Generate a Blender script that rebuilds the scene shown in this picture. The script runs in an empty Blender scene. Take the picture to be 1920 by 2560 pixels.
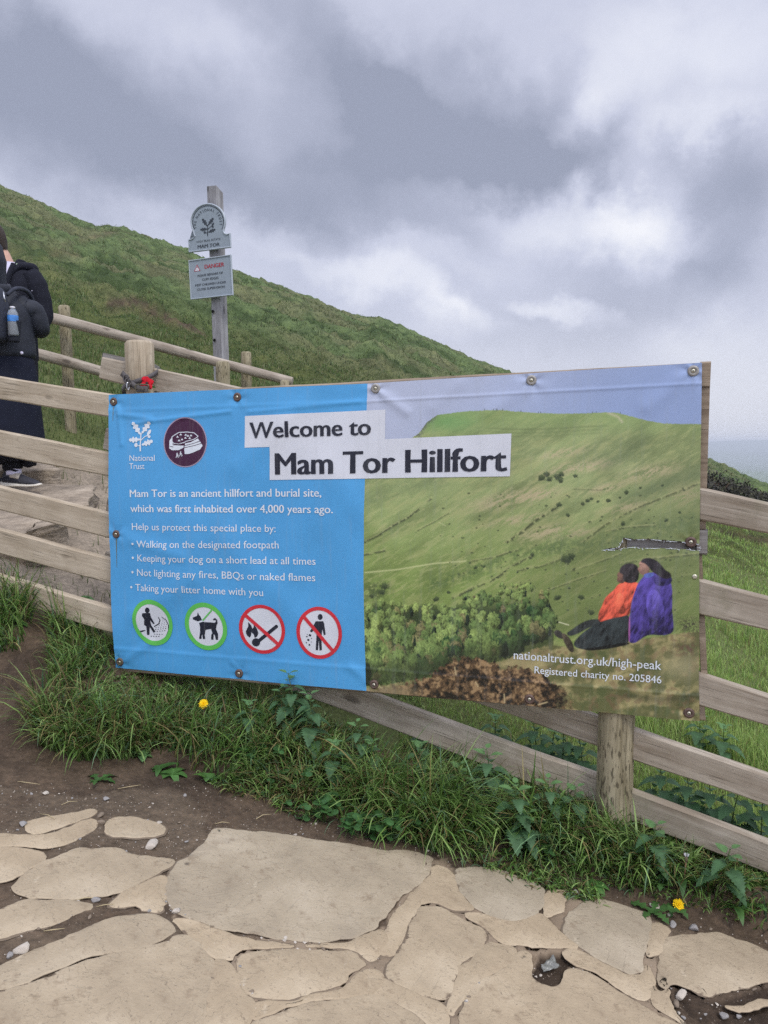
import bpy, bmesh, math, random
import numpy as np
from mathutils import Vector, Matrix

random.seed(7)
rng = np.random.default_rng(11)
scene = bpy.context.scene
COL = scene.collection
R = math.radians

# ------------------------------------------------------------------ camera
EYE, FPX, PITCH, K = 1.5, 1900.0, R(5.1), 1920 / 1659.0
cam_data = bpy.data.cameras.new('camera')
cam = bpy.data.objects.new('camera', cam_data)
COL.objects.link(cam)
cam_data.sensor_fit = 'VERTICAL'
cam_data.sensor_height = 36.0
cam_data.lens = FPX / 2560 * 36.0
cam_data.clip_start = 0.05
cam_data.clip_end = 30000
cam.location = (0, 0, EYE)
cam.rotation_euler = (R(90) - PITCH, 0, 0)
scene.camera = cam
scene.render.resolution_x, scene.render.resolution_y = 768, 1024
scene.view_settings.view_transform = 'Standard'
scene.view_settings.look = 'None'
scene.view_settings.exposure = 0.28
scene.view_settings.gamma = 1.0
scene.cycles.max_bounces = 6
scene.cycles.diffuse_bounces = 3
scene.cycles.glossy_bounces = 2
scene.cycles.transmission_bounces = 4
scene.cycles.transparent_max_bounces = 6
scene.cycles.volume_bounces = 0
scene.cycles.use_denoising = False        # the sensor's grain stays


def ray(x, y):
    """photo-trace coordinates -> (x/y, (z-eye)/y) of the sight line"""
    x = np.asarray(x, float) * K; y = np.asarray(y, float) * K
    a = (x - 960) / FPX; b = (1280 - y) / FPX
    fy = math.cos(PITCH) + b * math.sin(PITCH)
    fz = -math.sin(PITCH) + b * math.cos(PITCH)
    return a / fy, fz / fy


def unray(X, Y, Z):
    """world -> trace coordinates (used only to look up what grows or lies where)"""
    dz = Z - EYE
    d = Y * math.cos(PITCH) - dz * math.sin(PITCH)
    up = Y * math.sin(PITCH) + dz * math.cos(PITCH)
    d = np.maximum(d, 0.05)
    return (960 + FPX * X / d) / K, (1280 - FPX * up / d) / K


def at(x, y, d):
    u, e = ray(x, y)
    return Vector((float(u) * d, d, EYE + float(e) * d))


# ------------------------------------------------------------------ node helpers
def srgb(r, g, b):
    f = lambda c: (c / 255 / 12.92) if c / 255 <= .04045 else ((c / 255 + .055) / 1.055) ** 2.4
    return (f(r), f(g), f(b))


class NT:
    def __init__(s, tree): s.t = tree; s.n = tree.nodes; s.l = tree.links
    def node(s, kind, **kw):
        n = s.n.new(kind)
        for k, v in kw.items(): setattr(n, k, v)
        return n
    def link(s, a, b): s.l.new(a, b)
    def setin(s, sock, v):
        if isinstance(v, bpy.types.NodeSocket): s.l.new(v, sock)
        else: sock.default_value = v
    def math(s, op, a, b=0.0, c=None, clamp=False):
        n = s.node('ShaderNodeMath', operation=op, use_clamp=clamp)
        s.setin(n.inputs[0], a); s.setin(n.inputs[1], b)
        if c is not None: s.setin(n.inputs[2], c)
        return n.outputs[0]
    def vmath(s, op, a, b=(0, 0, 0)):
        n = s.node('ShaderNodeVectorMath', operation=op)
        s.setin(n.inputs[0], a)
        if op == 'SCALE': s.setin(n.inputs[3], b)
        else: s.setin(n.inputs[1], b)
        return n.outputs['Value'] if op in ('LENGTH', 'DISTANCE', 'DOT_PRODUCT') else n.outputs['Vector']
    def noise(s, vec, scale, detail=4, rough=.55, dist=0.0):
        n = s.node('ShaderNodeTexNoise')
        if vec is not None: s.l.new(vec, n.inputs['Vector'])
        n.inputs['Scale'].default_value = scale
        n.inputs['Detail'].default_value = detail
        n.inputs['Roughness'].default_value = rough
        n.inputs['Distortion'].default_value = dist
        return n.outputs['Fac']
    def maprange(s, v, a, b, c, d, smooth=False):
        n = s.node('ShaderNodeMapRange')
        n.interpolation_type = 'SMOOTHSTEP' if smooth else 'LINEAR'
        s.setin(n.inputs['Value'], v)
        for k, x in (('From Min', a), ('From Max', b), ('To Min', c), ('To Max', d)): s.setin(n.inputs[k], x)
        return n.outputs['Result']
    def ramp(s, v, stops, interp='LINEAR'):
        n = s.node('ShaderNodeValToRGB')
        n.color_ramp.interpolation = interp
        el = n.color_ramp.elements
        while len(el) < len(stops): el.new(.5)
        for e, (p, c) in zip(el, stops):
            e.position = p; e.color = (*c, 1) if len(c) == 3 else c
        s.setin(n.inputs[0], v)
        return n.outputs['Color']
    def mix(s, f, a, b, blend='MIX'):
        n = s.node('ShaderNodeMix', data_type='RGBA', blend_type=blend)
        s.setin(n.inputs[0], f)
        s.setin(n.inputs[6], (*a, 1) if isinstance(a, tuple) and len(a) == 3 else a)
        s.setin(n.inputs[7], (*b, 1) if isinstance(b, tuple) and len(b) == 3 else b)
        return n.outputs[2]
    def bump(s, h, strength=.4, dist=.01, normal=None):
        n = s.node('ShaderNodeBump')
        n.inputs['Strength'].default_value = strength
        n.inputs['Distance'].default_value = dist
        s.l.new(h, n.inputs['Height'])
        if normal is not None: s.l.new(normal, n.inputs['Normal'])
        return n.outputs[0]


def new_mat(name):
    m = bpy.data.materials.new(name)
    m.use_nodes = True
    nt = NT(m.node_tree)
    return m, nt, m.node_tree.nodes['Principled BSDF']


# ------------------------------------------------------------------ sky and sun
SUN_EL, SUN_AZ = R(52), R(150)      # high behind the right shoulder, veiled by cloud
w = bpy.data.worlds.new('World'); scene.world = w
w.use_nodes = True
nt = NT(w.node_tree)
bg = w.node_tree.nodes['Background']
bg.inputs['Strength'].default_value = 0.1
sky = nt.node('ShaderNodeTexSky', sky_type='NISHITA')
sky.sun_disc = False; sky.sun_elevation = SUN_EL; sky.sun_rotation = SUN_AZ
sky.altitude = 450; sky.dust_density = 2.0
tc = nt.node('ShaderNodeTexCoord')
sep = nt.node('ShaderNodeSeparateXYZ'); nt.link(tc.outputs['Generated'], sep.inputs[0])
az = nt.math('ARCTAN2', sep.outputs[0], sep.outputs[1])
el = nt.math('ARCSINE', sep.outputs[2])
comb = nt.node('ShaderNodeCombineXYZ'); nt.link(az, comb.inputs[0]); nt.link(el, comb.inputs[1])
p = comb.outputs[0]
# cloud edges wander
nw = nt.node('ShaderNodeTexNoise'); nt.link(tc.outputs['Generated'], nw.inputs['Vector'])
nw.inputs['Scale'].default_value = 5.5; nw.inputs['Detail'].default_value = 7; nw.inputs['Roughness'].default_value = .6
wv = nt.vmath('SCALE', nt.vmath('SUBTRACT', nw.outputs['Color'], (.5, .5, .5)), .20)
p = nt.vmath('ADD', p, wv)
CLOUDS = [  # trace x, y, half-sizes, tilt, weight
    (120, 250, 330, 210, 10, -.52), (40, 90, 130, 110, 0, -.22), (330, 330, 200, 120, 0, -.18),
    (770, 180, 330, 90, 30, -.40), (830, 290, 330, 110, 10, -.36), (1130, 260, 280, 110, 22, -.46),
    (1010, 360, 340, 80, 0, -.26), (640, 390, 300, 90, 0, -.22), (900, 490, 330, 70, 4, -.22),
    (1570, 440, 150, 140, 0, -.42), (1450, 590, 330, 90, 0, -.20), (1230, 140, 60, 90, 0, -.24), (1200, 700, 260, 60, 0, -.15),
    (330, 90, 190, 80, 10, .05), (430, 200, 120, 90, 20, -.14), (600, 440, 280, 110, 0, -.16), (420, 420, 160, 90, 0, -.08), (1450, 120, 280, 160, 0, .24), (1470, 300, 150, 40, -14, .20), (1270, 225, 60, 80, 30, .14),
    (1220, 455, 230, 80, 0, .30), (1390, 465, 150, 90, 0, .20), (1520, 492, 110, 40, 0, .18), (560, 500, 110, 40, 0, .14),
    (830, 630, 270, 40, 14, .28), (1215, 655, 90, 26, 20, .34), (960, 560, 200, 40, 0, .12), (1600, 820, 260, 130, 0, .18),
    (1480, 720, 200, 60, 0, .10), (980, 700, 120, 50, 0, .24), (560, 60, 200, 60, 0, .06)]
acc = None
for (cx, cy, sx, sy, tilt, amp) in CLOUDS:
    def ae(x, y):
        u, e = ray(x, y); a = math.atan(float(u)); return a, math.atan(float(e) * math.cos(a))
    a0, e0 = ae(cx, cy)
    ax = abs(ae(cx + sx, cy)[0] - a0); ay = abs(ae(cx, cy - sy)[1] - e0)
    mp = nt.node('ShaderNodeMapping', vector_type='TEXTURE')
    mp.inputs['Location'].default_value = (a0, e0, 0)
    mp.inputs['Rotation'].default_value = (0, 0, -R(tilt))
    mp.inputs['Scale'].default_value = (ax, ay, 1)
    nt.link(p, mp.inputs['Vector'])
    d = nt.vmath('LENGTH', mp.outputs[0])
    g = nt.maprange(d, 0.15, 1.55, amp, 0.0, True)
    acc = g if acc is None else nt.math('ADD', acc, g)
fine = nt.noise(tc.outputs['Generated'], 8, 10, .64, .3)
fine2 = nt.noise(tc.outputs['Generated'], 3.0, 5, .55)
val = nt.math('ADD', acc, .575)
val = nt.math('ADD', val, nt.math('MULTIPLY', nt.math('SUBTRACT', fine, .5), .30))
val = nt.math('ADD', val, nt.math('MULTIPLY', nt.math('SUBTRACT', fine2, .5), .20))
cloud = nt.ramp(val, [(0.05, srgb(144, 150, 169)), (.33, srgb(165, 170, 189)), (.58, srgb(188, 192, 210)),
                      (.8, srgb(208, 211, 224)), (1.0, srgb(229, 230, 236))])
# pale, slightly bluer air low on the horizon
low = nt.maprange(el, -.02, .22, .66, 0.0, True)
cloud = nt.mix(low, cloud, srgb(206, 207, 215))
# the cloud deck is much brighter overhead and round towards the veiled sun
sund = (math.sin(SUN_AZ) * math.cos(SUN_EL), math.cos(SUN_AZ) * math.cos(SUN_EL), math.sin(SUN_EL))
nrm = nt.vmath('NORMALIZE', tc.outputs['Generated'])
dsun = nt.vmath('DOT_PRODUCT', nrm, sund)
gain = nt.maprange(dsun, -.1, 1.0, 1.0, 2.1, True)
zen = nt.maprange(el, .75, 1.3, 0.0, .5, True)
gain = nt.math('ADD', gain, zen)
cl = nt.vmath('SCALE', cloud, nt.math('MULTIPLY', gain, 10.0))
mixn = nt.mix(.95, sky.outputs[0], cl)
nt.link(mixn, bg.inputs['Color'])

sun_d = bpy.data.lights.new('sun', 'SUN')
sun_d.energy = 1.2; sun_d.angle = R(14); sun_d.color = (1.0, .96, .89)
sun = bpy.data.objects.new('sun', sun_d); COL.objects.link(sun)
sun.rotation_euler = Vector(sund).to_track_quat('Z', 'Y').to_euler()
sun.location = (4, -6, 12)


# ------------------------------------------------------------------ numpy noise
def _h(ix, iy, seed):
    n = (ix.astype(np.int64) * 374761393 + iy.astype(np.int64) * 668265263 + seed * 974711) & 0xffffffff
    n = ((n ^ (n >> 13)) * 1274126177) & 0xffffffff
    n = (n ^ (n >> 16)) & 0xffffffff
    return (n & 0xffff) / 65535.0


def vnoise(x, y, seed=0):
    x = np.asarray(x, float); y = np.asarray(y, float)
    ix = np.floor(x); iy = np.floor(y); fx = x - ix; fy = y - iy
    fx = fx * fx * (3 - 2 * fx); fy = fy * fy * (3 - 2 * fy)
    a = _h(ix, iy, seed); b = _h(ix + 1, iy, seed); c = _h(ix, iy + 1, seed); d = _h(ix + 1, iy + 1, seed)
    return (a + (b - a) * fx) * (1 - fy) + (c + (d - c) * fx) * fy


def fbm(x, y, seed=0, oct=4, gain=.5):
    s = 0; a = 1; t = 0
    x = np.asarray(x, float); y = np.asarray(y, float)
    x, y = x * .8 - y * .6, x * .6 + y * .8
    for i in range(oct):
        s = s + a * vnoise(x + i * 17.3, y - i * 9.1, seed + i); t += a; a *= gain
        x, y = 2.03 * (x * .766 - y * .643), 2.03 * (x * .643 + y * .766)
    return np.clip(.5 + (s / t - .5) * 1.15, 0, 1)


def smooth(x, a, b):
    t = np.clip((np.asarray(x, float) - a) / (b - a), 0, 1)
    return t * t * (3 - 2 * t)


def pmask(x, y, poly):
    x = np.asarray(x, float); y = np.asarray(y, float)
    inside = np.zeros(x.shape, bool)
    n = len(poly)
    for i in range(n):
        x0, y0 = poly[i]; x1, y1 = poly[(i + 1) % n]
        if y0 == y1: continue
        c = ((y0 > y) != (y1 > y)) & (x < (x1 - x0) * (y - y0) / (y1 - y0) + x0)
        inside ^= c
    return inside


def pdist(x, y, line):
    """distance to a polyline"""
    best = np.full(np.shape(x), 1e9)
    for (x0, y0), (x1, y1) in zip(line[:-1], line[1:]):
        dx, dy = x1 - x0, y1 - y0
        t = np.clip(((x - x0) * dx + (y - y0) * dy) / (dx * dx + dy * dy + 1e-9), 0, 1)
        best = np.minimum(best, np.hypot(x - x0 - t * dx, y - y0 - t * dy))
    return best


# ------------------------------------------------------------------ object helpers
def mesh_np(name, V, faces, mat=None, smooth_=True, color=None, parent=None, loc=None):
    """faces: int array (n,3|4) or list of such arrays"""
    me = bpy.data.meshes.new(name)
    V = np.asarray(V, np.float32)
    if not isinstance(faces, list): faces = [faces]
    faces = [np.asarray(f, np.int32) for f in faces if len(f)]
    me.vertices.add(len(V)); me.vertices.foreach_set('co', V.ravel())
    loops = np.concatenate([f.ravel() for f in faces])
    tot = np.concatenate([np.full(len(f), f.shape[1], np.int32) for f in faces])
    start = np.concatenate([[0], np.cumsum(tot)[:-1]]).astype(np.int32)
    me.loops.add(len(loops)); me.loops.foreach_set('vertex_index', loops)
    me.polygons.add(len(tot)); me.polygons.foreach_set('loop_start', start)
    try: me.polygons.foreach_set('loop_total', tot)
    except Exception: pass
    me.update(calc_edges=True)
    me.polygons.foreach_set('use_smooth', np.full(len(tot), smooth_, bool))
    if color is not None:
        a = me.color_attributes.new('Col', 'FLOAT_COLOR', 'POINT')
        c = np.ones((len(V), 4), np.float32); c[:, :color.shape[1]] = color
        a.data.foreach_set('color', c.ravel())
    if mat: me.materials.append(mat)
    o = bpy.data.objects.new(name, me); COL.objects.link(o)
    if parent is not None: adopt(o, parent)
    return o


def adopt(o, parent):
    o.parent = parent
    o.matrix_parent_inverse = parent.matrix_basis.inverted()


def obj_bm(name, bm, mat, parent=None, matrix=None, smooth_=True):
    me = bpy.data.meshes.new(name)
    bm.normal_update(); bm.to_mesh(me); bm.free()
    for pl in me.polygons: pl.use_smooth = smooth_
    if mat: me.materials.append(mat)
    o = bpy.data.objects.new(name, me); COL.objects.link(o)
    if matrix is not None: o.matrix_basis = matrix
    if parent is not None: adopt(o, parent)
    return o


def tag(o, label, cat, group=None):
    o['label'] = label; o['category'] = cat
    if group: o['group'] = group
    return o


def thing(name, loc, label, cat, group=None):
    o = bpy.data.objects.new(name, None); COL.objects.link(o)
    o.location = loc; o.empty_display_size = .1
    return tag(o, label, cat, group)


def dup(root, loc, rotz, scale=1.0, label=None):
    r = root.copy(); COL.objects.link(r)
    r.location = loc; r.rotation_euler = (0, 0, rotz); r.scale = (scale,) * 3
    if label: r['label'] = label
    for ch in list(root.children):
        c = ch.copy(); COL.objects.link(c); c.parent = r
        for g in list(ch.children):
            d = g.copy(); COL.objects.link(d); d.parent = c
    return r


def bm_tube(bm, pts, radii, seg=14, cap=True, squash=None):
    """tapered tube along pts"""
    rings = []
    n = len(pts)
    pts = [Vector(q) for q in pts]
    ref = None
    for i, q in enumerate(pts):
        t = (pts[min(i + 1, n - 1)] - pts[max(i - 1, 0)]).normalized()
        if ref is None: ref = Vector((0, 0, 1)) if abs(t.z) < .9 else Vector((0, 1, 0))
        a = t.cross(ref).normalized(); b = a.cross(t).normalized(); ref = b
        r = radii[i] if hasattr(radii, '__len__') else radii
        ra, rb = (r if hasattr(r, '__len__') else (r, r))
        rings.append([bm.verts.new(q + a * math.cos(k / seg * 2 * math.pi) * ra + b * math.sin(k / seg * 2 * math.pi) * rb) for k in range(seg)])
    for i in range(n - 1):
        for k in range(seg):
            bm.faces.new((rings[i][k], rings[i][(k + 1) % seg], rings[i + 1][(k + 1) % seg], rings[i + 1][k]))
    if cap:
        bm.faces.new(rings[0][::-1]); bm.faces.new(rings[-1])
    return rings


def bm_box(bm, cx, cy, cz, sx, sy, sz, bevel=0.0):
    vs = [bm.verts.new((cx + a * sx / 2, cy + b * sy / 2, cz + c * sz / 2)) for a in (-1, 1) for b in (-1, 1) for c in (-1, 1)]
    fs = [(0, 1, 3, 2), (4, 6, 7, 5), (0, 4, 5, 1), (2, 3, 7, 6), (0, 2, 6, 4), (1, 5, 7, 3)]
    F = [bm.faces.new([vs[i] for i in f]) for f in fs]
    if bevel:
        ed = list({e for f in F for e in f.edges})
        bmesh.ops.bevel(bm, geom=ed, offset=bevel, segments=2, affect='EDGES', profile=.6)


def bm_lathe(bm, prof, seg=16, center=(0, 0, 0)):
    rings = []
    c = Vector(center)
    for r, z in prof:
        rings.append([bm.verts.new(c + Vector((r * math.cos(k / seg * 6.28318), r * math.sin(k / seg * 6.28318), z))) for k in range(seg)])
    for a, b in zip(rings[:-1], rings[1:]):
        for k in range(seg):
            bm.faces.new((a[k], a[(k + 1) % seg], b[(k + 1) % seg], b[k]))
    bm.faces.new(rings[0][::-1]); bm.faces.new(rings[-1])


# ------------------------------------------------------------------ materials
def wood_mat(name, light, dark, grain=1.0, knots=True, stain=None, vertical=False):
    """grain runs along local X (or Z for posts)"""
    m, n, b = new_mat(name)
    t = n.node('ShaderNodeTexCoord'); oi = n.node('ShaderNodeObjectInfo')
    off = n.vmath('SCALE', n.vmath('ADD', oi.outputs['Location'], (oi_seed(name), 3.1, 0)), 3.7)
    rnd = n.node('ShaderNodeCombineXYZ'); n.link(n.math('MULTIPLY', oi.outputs['Random'], 37.0), rnd.inputs[0]); n.link(n.math('MULTIPLY', oi.outputs['Random'], 91.0), rnd.inputs[2])
    base = n.vmath('ADD', t.outputs['Object'], rnd.outputs[0])
    sc = (2.2, 34, 34) if not vertical else (34, 34, 2.2)
    v = n.vmath('MULTIPLY', base, sc)
    sc2 = (5, 160, 160) if not vertical else (160, 160, 5)
    v2 = n.vmath('MULTIPLY', base, sc2)
    wob = n.noise(base, 6, 2)
    g1 = n.noise(v, 1.0 * grain, 5, .6, .8)
    g2 = n.noise(v2, 1.0, 3, .6)
    blot = n.noise(base, 5, 4, .6)
    f = n.math('ADD', n.math('MULTIPLY', g1, .6), n.math('MULTIPLY', blot, .4))
    col = n.ramp(f, [(.36, dark), (.5, tuple((a + c) / 2 for a, c in zip(light, dark))), (.62, light)])
    crack = n.maprange(g2, .32, .42, .5, 1.0)
    col = n.mix(1.0, col, crack, 'MULTIPLY') if False else n.mix(n.math('SUBTRACT', 1.0, crack), col, tuple(c * .25 for c in dark))
    h = n.math('ADD', n.math('MULTIPLY', g1, .6), n.math('MULTIPLY', crack, .5))
    if knots:
        kv = n.vmath('MULTIPLY', base, (3.2, 9, 9) if not vertical else (9, 9, 3.2))
        vo = n.node('ShaderNodeTexVoronoi'); n.link(kv, vo.inputs['Vector']); vo.inputs['Scale'].default_value = 1.0
        d = n.math('ADD', vo.outputs['Distance'], n.math('MULTIPLY', n.math('SUBTRACT', wob, .5), .12))
        k = n.maprange(d, .07, .16, .75, 0.0, True)
        col = n.mix(k, col, tuple(c * .35 for c in dark))
        ringw = n.maprange(n.math('SINE', n.math('MULTIPLY', d, 60.0)), .3, 1, 0, .22)
        near = n.maprange(d, .15, .42, 1, 0, True)
        col = n.mix(n.math('MULTIPLY', ringw, near), col, tuple(c * .5 for c in dark))
    if stain:
        s = n.maprange(n.noise(base, 2.6, 5, .65), .52, .68, 0, .65, True)
        col = n.mix(s, col, stain)
    n.link(col, b.inputs['Base Color'])
    b.inputs['Roughness'].default_value = .85
    b.inputs['Specular IOR Level'].default_value = .2
    n.link(n.bump(h, .55, .004), b.inputs['Normal'])
    return m


def oi_seed(name): return float(sum(map(ord, name)) % 17)


def flat_mat(name, col, rough=.6, spec=.3, var=.12, scale=8, bump=0.0, bscale=60, metal=0.0, alpha=None):
    m, n, b = new_mat(name)
    t = n.node('ShaderNodeTexCoord')
    f = n.noise(t.outputs['Object'], scale, 4, .6)
    c = n.ramp(f, [(.3, tuple(max(0, x * (1 - var)) for x in col)), (.7, tuple(min(1, x * (1 + var)) for x in col))])
    n.link(c, b.inputs['Base Color'])
    b.inputs['Roughness'].default_value = rough
    b.inputs['Specular IOR Level'].default_value = spec
    b.inputs['Metallic'].default_value = metal
    if bump: n.link(n.bump(n.noise(t.outputs['Object'], bscale, 4, .6), bump, .004), b.inputs['Normal'])
    return m


def leaf_mat(name, attr=True, col=(.05, .1, .03), rough=.5, trans=.3):
    m, n, b = new_mat(name)
    if attr:
        a = n.node('ShaderNodeVertexColor', layer_name='Col'); c = a.outputs['Color']
    else:
        t = n.node('ShaderNodeTexCoord')
        c = n.ramp(n.noise(t.outputs['Object'], 30, 3), [(.3, tuple(x * .7 for x in col)), (.7, tuple(x * 1.35 for x in col))])
    n.link(c, b.inputs['Base Color'])
    b.inputs['Roughness'].default_value = rough
    b.inputs['Specular IOR Level'].default_value = .3
    tr = n.node('ShaderNodeBsdfTranslucent'); n.link(c, tr.inputs['Color'])
    mx = n.node('ShaderNodeMixShader'); mx.inputs[0].default_value = trans
    out = m.node_tree.nodes['Material Output']
    n.link(b.outputs[0], mx.inputs[1]); n.link(tr.outputs[0], mx.inputs[2]); n.link(mx.outputs[0], out.inputs['Surface'])
    return m
# ------------------------------------------------------------------ the lie of the land
SKY = [(-190, 330), (0, 404), (60, 424), (110, 449), (165, 473), (200, 487), (240, 488), (268, 492), (300, 504), (337, 517), (400, 540), (440, 556),
       (500, 582), (545, 598), (590, 612), (640, 632), (700, 656), (745, 676), (780, 685), (815, 686), (835, 693), (870, 708), (920, 732), (1000, 766),
       (1060, 790), (1100, 806), (1200, 848), (1300, 893), (1400, 942), (1500, 985), (1535, 996), (1570, 1010), (1600, 1026), (1659, 1049), (1850, 1110)]
su, se = ray([a for a, b in SKY], [b for a, b in SKY])
RIDGE = 48.0
# fence line in plan: u -> distance, ground height there
FU = np.array([-1.0, -.5, -.36, -.32, 0, .303, .5, .75])
FY = np.array([4.35, 3.63, 3.40, 3.38, 3.02, 2.72, 2.37, 2.0])
FZ = np.array([1.05, .74, .52, .48, .22, .11, .06, .0])
# toe of the bank (edge of path) traced on the sloping path
PSL, PX0 = -.16, .8
def zpath(x): return PSL * (x - PX0)
def on_path(qx, qy):
    u, e = ray(qx, qy)
    y = (EYE + PSL * PX0) / (PSL * u - e)
    return u * y, y
TOE = [(-250, 1640), (0, 1668), (170, 1690), (350, 1668), (480, 1718), (640, 1775), (760, 1812), (940, 1852), (1150, 1880), (1340, 1935), (1500, 1980), (1659, 2025), (1850, 2060)]
tx, ty = on_path(np.array([a for a, b in TOE]), np.array([b for a, b in TOE]))
TU = tx / ty


def terrain(x, y, detail=True):
    x = np.asarray(x, float); y = np.asarray(y, float)
    ys = np.maximum(y, .4); u = x / ys
    s0 = np.interp(u, su, se); yf = np.interp(u, FU, FY); zf = np.interp(u, FU, FZ)
    c = (EYE + s0 * yf - zf) / (1 - yf / (RIDGE + 3))
    S = s0 + c / (RIDGE + 3)
    zh = EYE + S * y - c
    # steps and trodden earth behind the fence on the left: a small cut bank beside them
    cut = smooth(u, -.40, -.47) * smooth(y, 3.9, 4.4) * (1 - smooth(y, 5.55, 5.95))
    zh = zh - .13 * cut
    zh = zh - .010 * np.maximum(y - RIDGE, 0) ** 2
    if detail:
        k = smooth(y, 6, 14)
        zh = zh + k * ((fbm(x * .9, y * .9, 3, 3) - .5) * .34 + (fbm(x * .22, y * .22, 9, 3) - .5) * .9 * smooth(y, 12, 30) * (1 - smooth(y, 36, 50)))
        zh = zh + smooth(y, 8, 20) * (np.abs(fbm(x * 1.1 + .3 * y, y * .8, 23, 3) - .5) * -1.35 + .18)
        zh = zh + (1 - k) * (fbm(x * 3, y * 3, 5, 3) - .5) * .05
        zh = zh + smooth(y, 7, 12) * (fbm(x * 2.4, y * 2.0, 63, 3) - .5) * .26
        # slipped turf scar on the hillside
        qx, qy = unray(x, y, zh)
        sc = pdist(qx, qy, [(232, 652), (290, 648), (330, 668), (380, 690), (440, 712)])
        zh = zh - .28 * np.exp(-((sc - 10) / 14) ** 2) * smooth(y, 8, 12) + .16 * np.exp(-((pdist(qx, qy, [(225, 640), (290, 634), (335, 652), (385, 676), (445, 698)])) / 9) ** 2) * smooth(y, 8, 12)
    zp = zpath(x)
    yt = np.interp(u, TU, ty)
    t = np.clip((y - yt) / np.maximum(yf - yt, .05), 0, 1)
    bl = np.where(t < 1, 1 - (1 - t) ** 1.7, 1)
    if detail: 
        bl = np.clip(bl + (fbm(x * 5, y * 5, 31, 3) - .5) * .22 * smooth(t, 0, .25) * (1 - smooth(t, .75, 1)), 0, 1)
        zp = zp + (fbm(x * 9, y * 9, 41, 4) - .5) * .016
    if detail:
        qx0, qy0 = unray(x, ys, zp); near = (ys < 3.2)
        sd = np.zeros(x.shape); mm = pmask(qx0, qy0, SANDPOLY) & near; sd = np.where(mm, .0036 - (zp - zpath(x)) * .9, np.where(near, .0012, 0.0))
        wx_ = qx0 + (fbm(x * 11, y * 11, 51, 3) - .5) * 16; wy_ = qy0 + (fbm(x * 11, y * 11, 57, 3) - .5) * 16
        sd = sd - .014 * (pmask(wx_, wy_, PUDDLE) & near) - .008 * (pmask(wx_, wy_, SOILBR) & near)
        for pl, *_r in FLAGS:                      # no soil stands inside a slab
            pl = np.array(L(pl)); c_ = pl.mean(0); pl = c_ + (pl - c_) * .94
            sd = np.where(pmask(qx0, qy0, pl) & near, -.014, sd)
        zp = zp + sd
    z = zp * (1 - bl) + zh * bl
    if detail: z = z + smooth(u, -.37, -.43) * 4 * t * (1 - t) * ((fbm(x * 6, y * 6, 81, 4, .6) - .5) * .10 + (fbm(x * 19, y * 19, 83, 3) - .5) * .03)
    return np.maximum(z, -99.0)


def hit(qx, qy, ymin=1.2, ymax=50):
    u, e = ray(qx, qy); u = float(u); e = float(e)
    ys = np.geomspace(ymin, ymax, 900)
    g = terrain(u * ys, ys) - (EYE + e * ys)
    i = int(np.argmax(g > 0))
    y = ys[i]
    return Vector((u * y, y, float(terrain(u * y, y))))


# --- ground colours
SOIL = np.array(srgb(92, 78, 64)); SOILW = np.array(srgb(68, 57, 47)); SAND = np.array(srgb(142, 125, 105))
TURF = np.array(srgb(92, 100, 58)); HILL = np.array(srgb(105, 122, 80)); HILL2 = np.array(srgb(78, 95, 60)); STRAW = np.array(srgb(128, 124, 94))
def L(pts): return [(.5 * a, 1685 + .5 * b) for a, b in pts]
SANDPOLY = L([(722, 588), (1000, 680), (1480, 712), (1640, 640), (1720, 540), (1850, 365), (1940, 345), (1970, 400), (2100, 540), (2350, 590), (2370, 478), (2450, 470),
              (2470, 520), (2620, 550), (2830, 610), (2900, 655), (2840, 800), (2815, 930), (2950, 1060), (3050, 1350), (880, 1350), (905, 920), (915, 830), (900, 768)])
PUDDLE = L([(2300, 830), (2310, 790), (2330, 760), (2380, 758), (2440, 752), (2450, 790), (2465, 805), (2440, 830), (2430, 880), (2390, 897), (2340, 890), (2320, 860), (2285, 855)])
SOILBR = L([(2895, 900), (2960, 885), (3050, 940), (3120, 950), (3320, 890), (3400, 1100), (3100, 1100), (2960, 1010)])


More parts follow.
